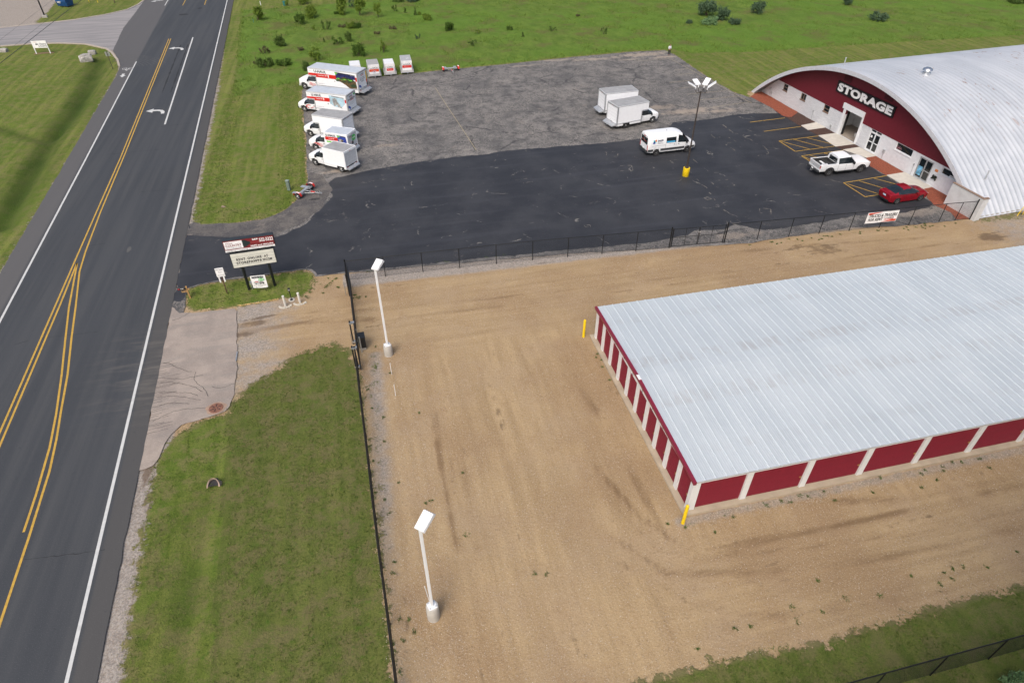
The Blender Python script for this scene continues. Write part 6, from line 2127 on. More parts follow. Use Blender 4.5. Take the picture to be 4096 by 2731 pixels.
        mb.prism([(w - .2 - (q[0] - (w - .75)) * 1.0, q[1]) for q in arc], x - .002, x, 'X', 3)
    else:
        put_text(mb, 'U-HAUL', .16, T(.25, zf + dh * .88), 1, width=yw * .36, bold=.004)
        mb.bb(x, x + .002, .0, .5, zf + dh * .79, zf + dh * .82, 0)
        pts = []
        for k in range(28):
            a = 2 * math.pi * k / 28
            q = 1.0 if k % 2 else .82
            pts.append((-.32 + .46 * q * math.cos(a), zf + dh * .66 + .36 * q * math.sin(a)))
        mb.prism(pts, x - .003, x, 'X', 4)
        put_text(mb, '$19.95', .26, frame((x - .006, -.32, zf + dh * .64), (0, -1, 0), (0, 0, 1)), 5, width=.62, bold=.008)
        mb.prism([(.15, zf + dh * .38), (-.05, zf + dh * .48), (-.2, zf + dh * .36), (-.15, zf + dh * .2), (.2, zf + dh * .22)], x - .002, x, 'X', 1)
        mb.bb(x, x + .002, .2, .4, zf + dh * .38, zf + dh * .42, 0)
        for k in (.74, .68):
            put_text(mb, 'In town from', .08, T(.45, zf + dh * k), 2, width=.5)
    mb.build('rear_graphics', mats, rt, recalc=False)
    # cab flashes
    mb = MB()
    Yc = w * .90 * .99 + .012 if st != 'C' else w * .93 * .99 + .012
    xb = L
    if st == 'A':
        random.seed(2)
        for i in range(5):
            for j in range(3):
                cx, cz = xb + 1.05 - i * .19 + j * .06, 1.06 - .13 * j - i * .045
                s = .085
                mb.prism([(cx - s, cz), (cx, cz + s * .7), (cx + s, cz), (cx, cz - s * .7)], Yc, Yc + .004, 'Y')
    elif st == 'B':
        mb.prism([(xb + 1.45, .80), (xb + 1.15, .98), (xb + .75, .98), (xb + .70, .90), (xb + 1.1, .90), (xb + 1.3, .78), (xb + 1.0, .60), (xb + 1.1, .55)], Yc, Yc + .004, 'Y')
        mb.prism([(xb + .75, .62), (xb + .1, .86), (xb + .1, .82), (xb + .75, .57)], Yc, Yc + .004, 'Y')
    else:
        for k in range(4):
            z0 = .98 - .11 * k
            mb.prism([(xb + 1.55 - .25 * k, z0 - .06), (xb + 1.3 - .2 * k, z0), (xb + .25, z0 - .03), (xb + .8, z0 - .05), (xb + 1.1 - .15 * k, z0 - .10)], Yc, Yc + .004, 'Y')
    mb.build('cab_graphics', RED, cabo)


box_truck('longest white box truck, with red stripe and landscape artwork, beside the cargo trailers', (.10, 88.55), 148.0, 3.03, 7.43, 2.5, 1.05, 8.55, 1.9, 'F', 'A')
box_truck('white box truck with red stripe and pale blue and grey artwork, beside the longest truck', (-1.56, 81.35), 151.1, 2.68, 5.46, 2.32, .95, 6.27, 1.25, 'E', 'B')
box_truck('plain white box truck with overhanging cab box, middle of the left row', (-2.27, 73.35), 146.4, 2.74, 4.0, 2.25, .75, 4.82, 1.0, 'E', None, roofm=ROOFD)
box_truck('short white box truck with red cab flames and a green price star behind', (-1.94, 69.6), 149.3, 2.34, 2.82, 1.98, 0, 4.28, .70, 'G', 'C')
box_truck('short plain white box truck, nearest of the left row', (-2.43, 65.0), 140.1, 2.34, 2.84, 2.05, 0, 4.27, .72, 'G', None, roofm=ROOFD)
box_truck('plain white box truck with its whole cab in view, right pair near the van', (29.12, 69.75), 11.5, 2.79, 4.29, 2.34, .86, 5.26, 1.36, 'E', None, vis=-1, roofm=ROOFD)
box_truck('plain white box truck half hidden behind its twin, right pair', (29.20, 74.3), 3.0, 2.79, 4.33, 2.2, .86, 5.26, 1.36, 'E', None, vis=-1, roofm=ROOFD)


def ring7(zs, ws, wm, zm, wb, zb, wr, zr, w2, z2, zc):
    return [(0, zs), (ws, zs), (wm, zm), (wb, zb), (wr, zr), (w2, z2), (0, zc)]


# ---- white van
vn = empty('cargo_van', (30.77, 62.84, .028), R(2.3), 'white medium roof van with a colourful diamond logo, beside the dark lamp pole', 'van')
h_ = 2.36
st = [(-1.12, ring7(.52, .80, .92, .70, .93, 1.20, .86, 2.00, .74, 2.16, 2.22)),
      (-1.04, ring7(.46, .92, .98, .80, .98, 1.25, .90, 2.10, .78, 2.25, 2.31)),
      (-.6, ring7(.40, .95, 1.0, .80, .99, 1.28, .90, 2.12, .78, 2.29, h_)),
      (2.30, ring7(.38, .95, 1.0, .80, .99, 1.28, .90, 2.12, .78, 2.29, h_)),
      (2.45, ring7(.38, .95, 1.0, .80, .99, 1.28, .90, 2.11, .78, 2.28, h_)),
      (2.95, ring7(.38, .95, 1.0, .80, .985, 1.25, .87, 1.98, .72, 2.16, 2.24)),
      (3.35, ring7(.38, .95, 1.0, .80, .98, 1.22, .86, 1.66, .70, 1.84, 1.92)),
      (3.88, ring7(.38, .94, .99, .80, .95, 1.18, .86, 1.24, .62, 1.36, 1.42)),
      (4.35, ring7(.40, .90, .95, .78, .88, 1.06, .78, 1.12, .58, 1.18, 1.22)),
      (4.66, ring7(.42, .82, .88, .70, .80, .92, .70, .96, .5, .99, 1.0)),
      (4.78, ring7(.46, .70, .76, .62, .70, .80, .6, .84, .45, .86, .87))]


def clv(x, k, v):
    if v: return None
    if k == 3 and 2.45 < x < 3.88: return 'side_window'
    if k in (4, 5) and 2.95 < x < 3.88: return 'windshield'


loft_body(vn, st, [(0, .34), (3.75, .34)], clv, {'body': VANW, 'side_window': GLASS, 'windshield': GLASS}, 'body', arch_r=1.2)
for s in (1, -1):
    mb = MB()
    mb.prism([(.20 + .9, 1.32), (2.25, 1.32), (2.25, 1.93), (1.1, 1.93)], s * .968 - .008, s * .968 + .008, 'Y')
    mb2 = MB()
    # slider window following the lean of the side
    a = [(1.05, 1.33), (2.22, 1.33), (2.22, 1.92), (1.05, 1.92)]
    q = [(x, s * (.99 - (.99 - .90) * (z - 1.28) / (2.12 - 1.28) + .006), z) for x, z in a]
    mb2.quad(*q)
    mb2.build('side_window', GLASS, vn, recalc=False)
    mb3 = MB()
    a = [(1.10, 1.36), (2.10, 1.36), (2.10, 1.52), (1.10, 1.52)]
    mb3.quad(*[(x, s * (.99 - .09 * (z - 1.28) / .84 + .010), z) for x, z in a])
    mb3.build('window_sticker', mat('sticker_blue', (.06, .36, .62), .4), vn, recalc=False)
    tr = MB()
    for xa, xb in ((-1.06, -.44), (.44, 3.31), (4.19, 4.5)):
        tr.bb(xa, xb, s * 1.004 - .015, s * 1.004 + .012, .55, .78)
    tr.build('side_moulding', mat('van_dark_plastic', (.05, .052, .055), .6), vn)
    sm = MB()
    for xx in (1.0, 2.28, 3.45):
        sm.bb(xx - .008, xx + .008, s * 1.0 - .004, s * 1.0 + .004, .78, 1.27)
    sm.bb(-.65, 1.0, s * .992 - .004, s * .998 + .006, 1.13, 1.16)
    sm.build('door_seam', INKG, vn)
    for xx in (2.05, 2.55): MB().box((xx, s * 1.005, 1.12), (.16, .03, .04)).build('door_handle', BLACK, vn)
    wheel(vn, 0, s * .88, .34, .22, RIMS, s)
    wheel(vn, 3.75, s * .88, .34, .22, RIMS, s)
    MB().box((-1.09, s * .88, .98), (.10, .12, .55)).build('tail_light', LAMPL, vn, bevel=.02)
    MB().box((4.45, s * .76, .92), (.34, .14, .20)).build('headlight', LAMPW, vn, bevel=.03)
    mirror(vn, 3.45, s * .98, 1.36, s, BLACK, (.12, .22, .36))
MB().box((-1.14, 0, .56), (.16, 1.88, .24)).build('rear_bumper', mat('van_dark_plastic', (.05, .052, .055), .6), vn, bevel=.03)
MB().box((4.72, 0, .50), (.18, 1.66, .28)).build('front_bumper', MATS['van_dark_plastic'], vn, bevel=.04)
mb = MB()
for s in (1, -1):
    mb.add([(-1.142, s * .015, 1.28), (-1.142, s * .80, 1.28), (-1.125, s * .76, 1.98), (-1.125, s * .015, 1.98)], [(0, 1, 2, 3)])
mb.build('rear_window', GLASS, vn, recalc=False)
mb = MB()
put_text(mb, 'we look deep', .14, frame((-1.14, 0, 1.6), (0, -1, 0), (.05, 0, 1)), width=1.1)
mb.build('rear_lettering', ORED, vn, recalc=False)
MB().box((-1.09, 0, 2.06), (.10, .34, .10)).build('brake_light', LAMPL, vn, bevel=.02)
MB().box((-1.23, -.1, .80), (.012, .32, .13)).build('number_plate', INKW, vn)
# logo on the right side (y negative), reading rear to front
mb = MB()
ys = -.985


def dia(cx, cz, s, mi, lay=1):
    mb.prism([(cx - s, cz), (cx, cz - s), (cx + s, cz), (cx, cz + s)], ys - .008 - .003 * lay, ys - .006 - .003 * lay + .001, 'Y', mi)


dia(-.42, 1.70, .13, 0); dia(-.22, 1.72, .14, 1); dia(-.42, 1.50, .17, 2); dia(-.24, 1.50, .10, 3)
M = lambda x, z: frame((x, ys - .012, z), (1, 0, 0), (0, 0, 1))
put_text(mb, 'BAKER', .20, M(.33, 1.70), 4, width=.66, bold=.008)
put_text(mb, 'PROPERTY', .13, M(.25, 1.53), 4, width=.50)
put_text(mb, 'INSPECTIONS', .13, M(.33, 1.38), 4, width=.66)
put_text(mb, '269-365-7950', .08, M(1.6, 1.20), 4, width=.5)
lg = mb.build('side_logo', [mat('logo_teal', (.05, .50, .55), .4), mat('logo_orange', (.80, .22, .06), .4), mat('logo_navy', (.02, .05, .35), .4), mat('logo_sky', (.30, .65, .78), .4), mat('logo_ink', (.04, .06, .12), .5)], vn, recalc=False)
MB().tube((1.4, 0, h_ - .01), (1.4, 0, h_ + .05), .05, .03, n=8).build('roof_antenna', BLACK, vn)

# ---- white pickup
pu = empty('pickup_truck', (46.2, 54.0, .028), R(-.5), 'white crew cab pickup parked nose to the hall between yellow hatching', 'pickup')
st = [(-1.22, ring7(.62, .86, .93, .85, .93, 1.26, .86, 1.26, .84, .86, .86)),
      (-1.14, ring7(.56, .92, .99, .85, .98, 1.27, .88, 1.27, .86, .86, .86)),
      (.80, ring7(.50, .93, 1.0, .85, .98, 1.25, .88, 1.25, .86, .86, .86)),
      (.80, ring7(.46, .93, 1.0, .82, .97, 1.20, .78, 1.68, .66, 1.76, 1.79)),
      (.86, ring7(.46, .93, 1.0, .82, .97, 1.20, .78, 1.69, .66, 1.77, 1.80)),
      (1.85, ring7(.46, .93, 1.0, .82, .97, 1.20, .79, 1.72, .67, 1.80, 1.83)),
      (2.20, ring7(.46, .93, 1.0, .82, .97, 1.19, .79, 1.71, .67, 1.79, 1.82)),
      (2.85, ring7(.46, .93, 1.0, .82, .97, 1.18, .90, 1.20, .68, 1.30, 1.34)),
      (2.90, ring7(.46, .93, 1.0, .82, .97, 1.17, .90, 1.20, .66, 1.28, 1.31)),
      (4.30, ring7(.50, .92, .98, .82, .96, 1.12, .86, 1.18, .64, 1.22, 1.24)),
      (4.60, ring7(.54, .90, .95, .82, .92, 1.06, .80, 1.10, .6, 1.13, 1.14)),
      (4.70, ring7(.58, .84, .88, .80, .86, 1.0, .76, 1.03, .6, 1.05, 1.06))]


def clp(x, k, v):
    if v: return None
    if k == 3 and .86 < x < 2.85: return 'side_window'
    if k in (4, 5) and 2.20 < x < 2.85: return 'windshield'


st = [(x, [(y, z if z < 1.19 or x < .8 or i == 0 else 1.18 + (z - 1.18) * 1.14) for i, (y, z) in enumerate(rg)]) for x, rg in st]
loft_body(pu, st, [(0, .42), (3.71, .42)], clp, {'body': VANW, 'side_window': GLASS, 'windshield': GLASS}, 'body', arch_r=1.16)
bl_ = mat('bed_liner', (.035, .036, .038), .8, var=.2)
MB().bb(-1.13, .79, -.85, .85, .86, .885).bb(-1.13, .79, -.865, -.85, .885, 1.24).bb(-1.13, .79, .85, .865, .885, 1.24).bb(-1.16, -1.13, -.85, .85, .86, 1.24).bb(.775, .793, -.85, .85, .885, 1.18).build('bed_liner', bl_, pu)
MB().bb(-1.21, -1.165, -.84, .84, .80, 1.30).build('tailgate', VANW, pu, bevel=.012)
mb = MB(); put_text(mb, 'GMC', .13, frame((-1.215, 0, 1.12), (0, -1, 0), (0, 0, 1)), width=.36, bold=.006)
mb.build('tailgate_lettering', INKG, pu, recalc=False)
mb = MB(); mb.quad((.795, -.66, 1.22), (.795, .66, 1.22), (.795, .62, 1.66), (.795, -.62, 1.66))
mb.build('rear_window', GLASS, pu, recalc=False)
for s in (1, -1):
    wheel(pu, 0, s * .88, .42, .28, RIMS, s, hub=.56, spokes=6)
    wheel(pu, 3.71, s * .88, .42, .28, RIMS, s, hub=.56, spokes=6)
    for wx in (0, 3.71):
        mb = MB()
        n = 12
        vs = []
        for i in range(n + 1):
            aa = math.pi * i / n
            for rr in (.42 * 1.14, .42 * 1.32):
                vs.append((wx + rr * math.cos(aa), s * 1.012, .42 + rr * math.sin(aa) * .98))
                vs.append((wx + rr * math.cos(aa), s * .96, .42 + rr * math.sin(aa) * .98))
        fs = []
        for i in range(n):
            b, c = 4 * i, 4 * (i + 1)
            fs += [(b, c, c + 2, b + 2), (b + 2, c + 2, c + 3, b + 3), (b, b + 1, c + 1, c)]
        mb.add(vs, fs)
        mb.build('wheel_arch', BLACK, pu)
    MB().bb(.75, 2.75, s * .99 - .10, s * .99 + .12, .40, .46).build('running_board', BLACK, pu, bevel=.015)
    MB().box((-1.17, s * .90, 1.05), (.10, .14, .34)).build('tail_light', LAMPL, pu, bevel=.02)
    MB().box((4.64, s * .78, .98), (.14, .22, .18)).build('headlight', LAMPW, pu, bevel=.02)
    MB().box((2.55, s * 1.10, 1.26), (.13, .24, .26)).box((2.58, s * .99, 1.22), (.06, .12, .05)).build('mirror', BLACK, pu, bevel=.025)
    sm = MB()
    for xx in (.88, 1.78, 2.70): sm.bb(xx - .008, xx + .008, s * .998 - .004, s * .998 + .004, .50, 1.17)
    sm.build('door_seam', INKG, pu)
    pl = MB().bb(1.74, 1.84, s * .90 - .02, s * .90 + .02, 1.20, 1.60)
    for xx in (1.08, 1.98): MB().box((xx, s * .995, 1.08), (.18, .03, .04)).build('door_handle', WHITE, pu)
MB().box((-1.30, 0, .62), (.20, 1.84, .20)).build('rear_bumper', mat('bumper_chrome_dark', (.10, .105, .11), .35, .6), pu, bevel=.03)
MB().box((4.74, 0, .62), (.18, 1.72, .26)).build('front_bumper', MATS['bumper_chrome_dark'], pu, bevel=.03)
MB().bb(4.66, 4.73, -.62, .62, .78, 1.06).build('grille', BLACK, pu)
MB().box((-1.44, 0, .45), (.30, .07, .07)).tube((-1.55, 0, .45), (-1.55, 0, .62), .03, n=6).build('tow_hitch', GALV, pu)
MB().box((-1.41, .0, .68), (.012, .30, .14)).build('number_plate', INKW, pu)
# load in the bed
ld = empty('cargo_sack', (46.05, 53.75, .92), .4, 'pale crumpled sack and white scraps lying in the bed of the white pickup', 'sack')
bm = bmesh.new()
bmesh.ops.create_icosphere(bm, subdivisions=3, radius=.3)
for v in bm.verts:
    k = 1 + .45 * mnoise.noise(v.co * 5)
    v.co = Vector((v.co.x * 1.4 * k, v.co.y * k, max(-.0, v.co.z * .5 * k)))
me = bpy.data.meshes.new('sack'); bm.to_mesh(me); bm.free()
me.materials.append(mat('sack_white', (.55, .56, .58), .6, var=.2))
so_ = bpy.data.objects.new('sack', me); COL.objects.link(so_); so_.parent = ld
MB().box((-.75, .25, .06), (.16, .12, .14)).box((-.5, -.3, .03), (.5, .35, .05), .5).build('scrap', mat('scrap_grey', (.4, .4, .4), .6), ld)

# ---- red car
cr = empty('red_car', (48.84, 46.86, .028), R(1.9), 'dark red saloon car parked nose to the hall at the hatched bay', 'car')
CR = mat('car_red', (.27, .008, .018), .22, .15, var=.05, spec=.6)
st = [(-.94, ring7(.42, .60, .70, .60, .70, .86, .62, .90, .5, .91, .92)),
      (-.86, ring7(.34, .74, .82, .62, .80, .92, .68, .97, .55, .98, .99)),
      (-.60, ring7(.26, .80, .87, .62, .84, .94, .70, 1.00, .58, 1.01, 1.02)),
      (-.42, ring7(.22, .82, .88, .62, .85, .94, .71, 1.01, .60, 1.03, 1.04)),
      (.42, ring7(.20, .82, .885, .60, .86, .92, .64, 1.27, .54, 1.33, 1.36)),
      (.85, ring7(.20, .82, .885, .60, .86, .91, .62, 1.31, .52, 1.37, 1.40)),
      (1.35, ring7(.20, .82, .885, .60, .86, .90, .62, 1.30, .52, 1.36, 1.39)),
      (2.28, ring7(.20, .82, .885, .60, .86, .87, .74, .93, .62, .97, .99)),
      (2.34, ring7(.20, .82, .885, .60, .86, .86, .74, .92, .62, .95, .965)),
      (3.10, ring7(.22, .80, .87, .60, .84, .78, .72, .83, .58, .87, .89)),
      (3.42, ring7(.24, .70, .80, .55, .76, .68, .64, .73, .5, .77, .78)),
      (3.58, ring7(.28, .55, .64, .48, .60, .58, .52, .63, .4, .66, .67))]


def clc(x, k, v):
    if v: return None
    if k == 3 and -.10 < x < 2.2: return 'side_window'
    if k in (4, 5) and (1.35 < x < 2.28): return 'windshield'
    if k in (4, 5) and (-.42 < x < .42): return 'rear_window'


st = [(x, [(y, .20 + (z - .20) * 1.09) for y, z in rg]) for x, rg in st]
loft_body(cr, st, [(0, .32), (2.70, .32)], clc, {'body': CR, 'side_window': GLASS, 'windshield': GLASS, 'rear_window': GLASS}, 'body', arch_r=1.13)
for s in (1, -1):
    wheel(cr, 0, s * .76, .32, .21, RIMS, s, hub=.70, spokes=5)
    wheel(cr, 2.70, s * .76, .32, .21, RIMS, s, hub=.70, spokes=5)
    MB().box((-.86, s * .64, .80), (.14, .30, .12)).build('tail_light', LAMPL, cr, bevel=.025)
    MB().box((3.40, s * .60, .66), (.26, .24, .10)).build('headlight', LAMPW, cr, bevel=.03)
    MB().box((1.98, s * .98, .98), (.16, .18, .12)).build('mirror', CR, cr, bevel=.03)
    sm = MB()
    for xx in (.72, 1.62): sm.bb(xx - .006, xx + .006, s * .886 - .003, s * .886 + .003, .34, .90)
    sm.bb(-.05, 2.15, s * .868 - .004, s * .868 + .006, .905, .925)
    sm.build('door_seam', BLACK, cr)
    pillar = MB().add([(.90, s * .865, .92), (1.0, s * .865, .92), (1.0, s * .63, 1.30), (.90, s * .63, 1.30)], [(0, 1, 2, 3)])
    for xx in (.55, 1.45): MB().box((xx, s * .885, .80), (.16, .03, .03)).build('door_handle', CR, cr)
MB().box((-.95, 0, .78), (.02, .34, .14)).build('number_plate', mat('plate_blue_white', (.5, .62, .75), .5), cr)
MB().box((-.93, 0, .36), (.10, 1.30, .14)).build('rear_diffuser', BLACK, cr, bevel=.02)
MB().box((3.56, 0, .40), (.06, .9, .16)).build('grille', BLACK, cr)
MB().box((-.70, 0, 1.06), (.22, 1.30, .03)).box((-.70, .55, 1.03), (.10, .04, .06)).box((-.70, -.55, 1.03), (.10, .04, .06)).build('boot_spoiler', CR, cr)


# ---- cargo trailers
def trailer(label, x, y, w, l, h, rz, roofm, frontm, art):
    rt = empty('cargo_trailer', (x, y, .03), rz, label, 'trailer', 'small cargo trailers at the edge of the grass')
    # local: -y is the tongue (towards the lot), box from y=0 back to y=l
    zf = .28
    prof = [(.0, zf), (l, zf), (l, h), (.42, h), (.0, h - .42)]
    prof = [(0, zf), (l, zf), (l, h - .02), (l - .08, h), (.28, h), (.10, h - .10), (0, h - .30)]
    MB().prism(prof, -w / 2, w / 2, 'X').build('body', mat('trailer_side', (.55, .55, .55), .5, var=.08, grime=.3), rt, bevel=.02)
    MB().bb(-w / 2 + .05, w / 2 - .05, .30, l - .06, h - .0, h + .012).build('roof', roofm, rt)
    mb = MB()
    for s in (1, -1):
        mb.prism([(.05, .15), (l * .85, .15), (l * .9, .40), (l * .62, .72), (.15, .62)], s * (w / 2 + .02), s * (w / 2 + .17), 'X')
    mb.build('fender', frontm, rt, bevel=.02)
    mb = MB()
    e = -.006
    T = lambda x_, z_: frame((x_, e - .006, z_), (1, 0, 0), (0, 0, 1))
    if art == 'low':
        mb.bb(-w * .36, w * .36, e, e + .003, .62, h - .34, 0)
        put_text(mb, 'U-HAUL', .22, T(0, h - .42), 1, width=w * .62, bold=.008)
        mb.bb(-w * .33, w * .33, e - .003, e, h - .90, h - .56, 2)
    else:
        mb.bb(-w * .43, w * .43, e, e + .003, .55, h - .30, 0)
        put_text(mb, 'U-HAUL', .24, T(0, h - .42), 1, width=w * .76, bold=.008)
        mb.bb(-w * .43, w * .43, e - .003, e, h - .90, h - .55, 2)
    put_text(mb, 'SAFEST MOVE EVER', .08, T(0, h - .72), 0, width=w * .5)
    if art == 'ring':
        for a0_ in range(14):
            a = 2 * math.pi * a0_ / 14
            mb.box((.20 * math.cos(a), e - .004, .78 + .16 * math.sin(a)), (.07, .004, .05), 0, 3)
        mb.box((0, e - .004, .78), (.14, .004, .12), 0, 4)
    mb.build('front_graphics', [INKW, INK, ORED if art == 'ring' else RED, mat('ink_pale_blue', (.25, .42, .60), .5), INKG], rt, recalc=False)
    if art == 'numeral':
        mb = MB(); put_text(mb, 'S', .5, frame((.25, l * .45, h + .014), (0, 1, 0), (-1, 0, 0)), width=.3, bold=.01)
        mb.build('roof_mark', INKW, rt, recalc=False)
    mb = MB()
    mb.tube((-.35, .0, .30), (0, -.65, .34), .028, n=6).tube((.35, .0, .30), (0, -.65, .34), .028, n=6).tube((0, -.55, .34), (0, -.85, .36), .035, n=6).tube((0, -.5, .1), (0, -.5, .5), .025, n=6)
    mb.build('tongue', GALV, rt)
    MB().bb(-w / 2, w / 2, -.02, .10, .20, .30).build('front_sill', ALU, rt)
    for s in (1, -1):
        wheel(rt, 0, 0, .26, .15, RIMW, 1).matrix_local = Matrix.Translation((s * (w / 2 + .09), l * .5, 0)) @ Matrix.Rotation(R(-90) * s, 4, 'Z')
    return rt


SILV = mat('trailer_silver', (.40, .40, .395), .45, .3, var=.1, grime=.3)
trailer('dull silver roofed cargo trailer with a red band and round blue emblem in front', 2.58, 96.05, 1.55, 2.9, 1.72, R(2), mat('trailer_roof_dull', (.36, .36, .355), .6, grime=.3), SILV, 'ring')
trailer('white roofed silver cargo trailer, middle of the three in view', 4.83, 96.28, 1.42, 2.7, 1.62, R(1), mat('trailer_roof_white', (.78, .79, .80), .4), SILV, 'low')
trailer('silver roofed cargo trailer with a bright red front band, right of the three in view', 7.27, 96.6, 1.5, 3.1, 1.78, R(-1), mat('trailer_roof_grey', (.40, .41, .42), .5, grime=.2), SILV, 'numeral')
trailer('white roofed cargo trailer almost hidden behind the longest box truck', .05, 96.0, 1.5, 2.7, 1.75, R(1), MATS['trailer_roof_white'], SILV, 'low')


# ---- tow dollies
def tow_dolly(label, x, y, rz, s=1.0):
    rt = empty('tow_dolly', (x, y, .03), rz, label, 'trailer', 'tow dollies')
    # local: axle along y through origin, tongue towards +x
    RP = mat('dolly_red', (.62, .03, .02), .35)
    for k in (1, -1):
        MB().box((-.28, k * .72, .36), (1.15, .36, .05)).box((.28, k * .72, .42), (.06, .36, .14)).build('wheel_ramp', mat('ramp_grey', (.42, .45, .50), .45, .4, var=.1), rt)
        wheel(rt, 0, k * 1.12, .30, .18, RIMW, k)
        mb = MB()
        n = 10
        vs = []
        for i in range(n + 1):
            a = math.pi * (i / n * .95 + .03)
            for yy in (k * 1.00, k * 1.25):
                vs.append((.42 * math.cos(a), yy, .28 + .40 * math.sin(a)))
        mb.add(vs, [(2 * i, 2 * i + 1, 2 * i + 3, 2 * i + 2) for i in range(n)])
        side = [(0, k * 1.25, .28)] + [(.42 * math.cos(math.pi * (i / n * .95 + .03)), k * 1.25, .28 + .40 * math.sin(math.pi * (i / n * .95 + .03))) for i in range(n + 1)]
        o = mb.build('fender', RP, rt, recalc=False, smooth=True)
        mb = MB()
        vs = []
        for i in range(3, 8):
            a = math.pi * (i / n * .95 + .03)
            for yy in (k * 1.05, k * 1.20): vs.append((.428 * math.cos(a), yy, .28 + .408 * math.sin(a)))
        mb.add(vs, [(2 * i, 2 * i + 1, 2 * i + 3, 2 * i + 2) for i in range(4)])
        mb.build('fender_label', INKW, o, recalc=False)
        MB().box((-.46, k * 1.12, .42), (.05, .14, .14)).build('tail_light', LAMPL, rt)
    MB().box((0, 0, .40), (.30, 1.75, .10)).box((.12, 0, .47), (.05, 1.6, .03)).build('deck_beam', ALU, rt, bevel=.01)
    mb = MB()
    mb.tube((.1, 0, .38), (1.75, 0, .36), .05, n=8).tube((.1, .55, .34), (1.15, .02, .33), .022, n=6).tube((.1, -.55, .34), (1.15, -.02, .33), .022, n=6)
    mb.build('tongue', GALV, rt)
    MB().tube((.75, 0, .385), (1.2, 0, .385), .056, n=8).build('tongue_sleeve', RP, rt)
    MB().box((1.85, 0, .40), (.30, .12, .12)).tube((1.75, 0, .4), (1.75, 0, .62), .025, n=6).build('coupler', GALV, rt)
    MB().tube((1.45, .1, .0), (1.45, .1, .42), .03, n=6).build('jack', GALV, rt)
    return rt


tow_dolly('tow dolly with big red fenders at the lawn corner of the lot entrance', -6.62, 61.35, R(-33))
tow_dolly('small tow dolly with red fenders at the far edge of the lot by the meadow', 13.55, 96.7, R(-88))
# ------------------------------------------------------------ the person at the far corner
def skin_mesh(name, joints, bones, m, parent, root=0, sub=1, loc=None):
    """joints: list of (co, rx, ry); bones: index pairs"""
    bm = bmesh.new()
    lay = bm.verts.layers.skin.verify()
    vs = []
    for i, (co, rx, ry) in enumerate(joints):
        v = bm.verts.new(co)
        v[lay].radius = (rx, ry)
        v[lay].use_root = (i == root)
        vs.append(v)
    for a, b in bones: bm.edges.new((vs[a], vs[b]))
    me = bpy.data.meshes.new(name + '_sk')
    bm.to_mesh(me); bm.free()
    ob = bpy.data.objects.new(name, me)
    COL.objects.link(ob)
    sk = ob.modifiers.new('s', 'SKIN'); sk.use_smooth_shade = True
    sb_ = ob.modifiers.new('u', 'SUBSURF'); sb_.levels = sub; sb_.render_levels = sub
    dgp = bpy.context.evaluated_depsgraph_get()
    out = bpy.data.meshes.new_from_object(ob.evaluated_get(dgp))
    bpy.data.objects.remove(ob); bpy.data.meshes.remove(me)
    out.name = name
    out.materials.clear()
    out.materials.append(m)
    o = bpy.data.objects.new(name, out)
    COL.objects.link(o)
    o.parent = parent
    return o


SKIN = mat('skin', (.42, .22, .16), .6, var=.04)
k = .93
pe = empty('person', (47.75, 96.55, .03), R(8), 'man in white shirt and dark trousers looking down at the controller he holds', 'person')
J = lambda x, y, z, a, b=None: (Vector((x * k, y * k, z * k)), a * k, (b or a) * k)
# local: he faces -y
joints = [J(0, 0, .95, .13, .10), J(0, 0, 1.15, .12, .09), J(0, -.01, 1.38, .15, .10), J(0, -.03, 1.50, .06), J(0, -.07, 1.58, .065), J(0, -.08, 1.68, .085, .09), J(0, -.07, 1.76, .06),
          J(.19, -.01, 1.42, .055), J(.26, .03, 1.15, .045), J(.12, -.20, 1.10, .035), J(.05, -.27, 1.12, .03),
          J(-.19, -.01, 1.42, .055), J(-.26, .03, 1.15, .045), J(-.12, -.20, 1.10, .035), J(-.05, -.27, 1.12, .03),
          J(.10, 0, .86, .085), J(.13, -.02, .50, .06), J(.14, .02, .10, .04), J(.15, -.12, .04, .035),
          J(-.10, 0, .86, .085), J(-.13, -.02, .50, .06), J(-.14, .02, .10, .04), J(-.15, -.12, .04, .035)]
bones = [(0, 1), (1, 2), (2, 3), (3, 4), (4, 5), (5, 6), (2, 7), (7, 8), (8, 9), (9, 10), (2, 11), (11, 12), (12, 13), (13, 14), (0, 15), (15, 16), (16, 17), (17, 18), (0, 19), (19, 20), (20, 21), (21, 22)]
# five fingers on each hand, curled round the controller
for s, h in ((1, 10), (-1, 14)):
    for f in range(4):
        i0 = len(joints)
        joints.append(J(s * (.045 - .0), -.29 - .012 * f, 1.125 - .016 * f, .009)); joints.append(J(s * .015, -.315 - .006 * f, 1.118 - .016 * f, .008))
        bones += [(h, i0), (i0, i0 + 1)]
    i0 = len(joints)
    joints.append(J(s * .035, -.29, 1.155, .010)); bones.append((h, i0))
body = skin_mesh('body', joints, bones, SKIN, pe)
g_ = .02
jt = [J(0, 0, .93, .16, .125), J(0, 0, 1.15, .155, .12), J(0, -.01, 1.38, .175, .125), J(0, -.02, 1.47, .09, .08), J(.19, -.01, 1.42, .08), J(.265, .03, 1.15, .065), J(.14, -.18, 1.10, .05), J(-.19, -.01, 1.42, .08), J(-.265, .03, 1.15, .065), J(-.14, -.18, 1.10, .05)]
skin_mesh('shirt', jt, [(0, 1), (1, 2), (2, 3), (2, 4), (4, 5), (5, 6), (2, 7), (7, 8), (8, 9)], mat('shirt_white', (.72, .73, .76), .8), pe)
jt = [J(0, 0, .92, .145, .115), J(.10, 0, .82, .105), J(.13, -.02, .50, .08), J(.14, .02, .12, .06), J(-.10, 0, .82, .105), J(-.13, -.02, .50, .08), J(-.14, .02, .12, .06)]
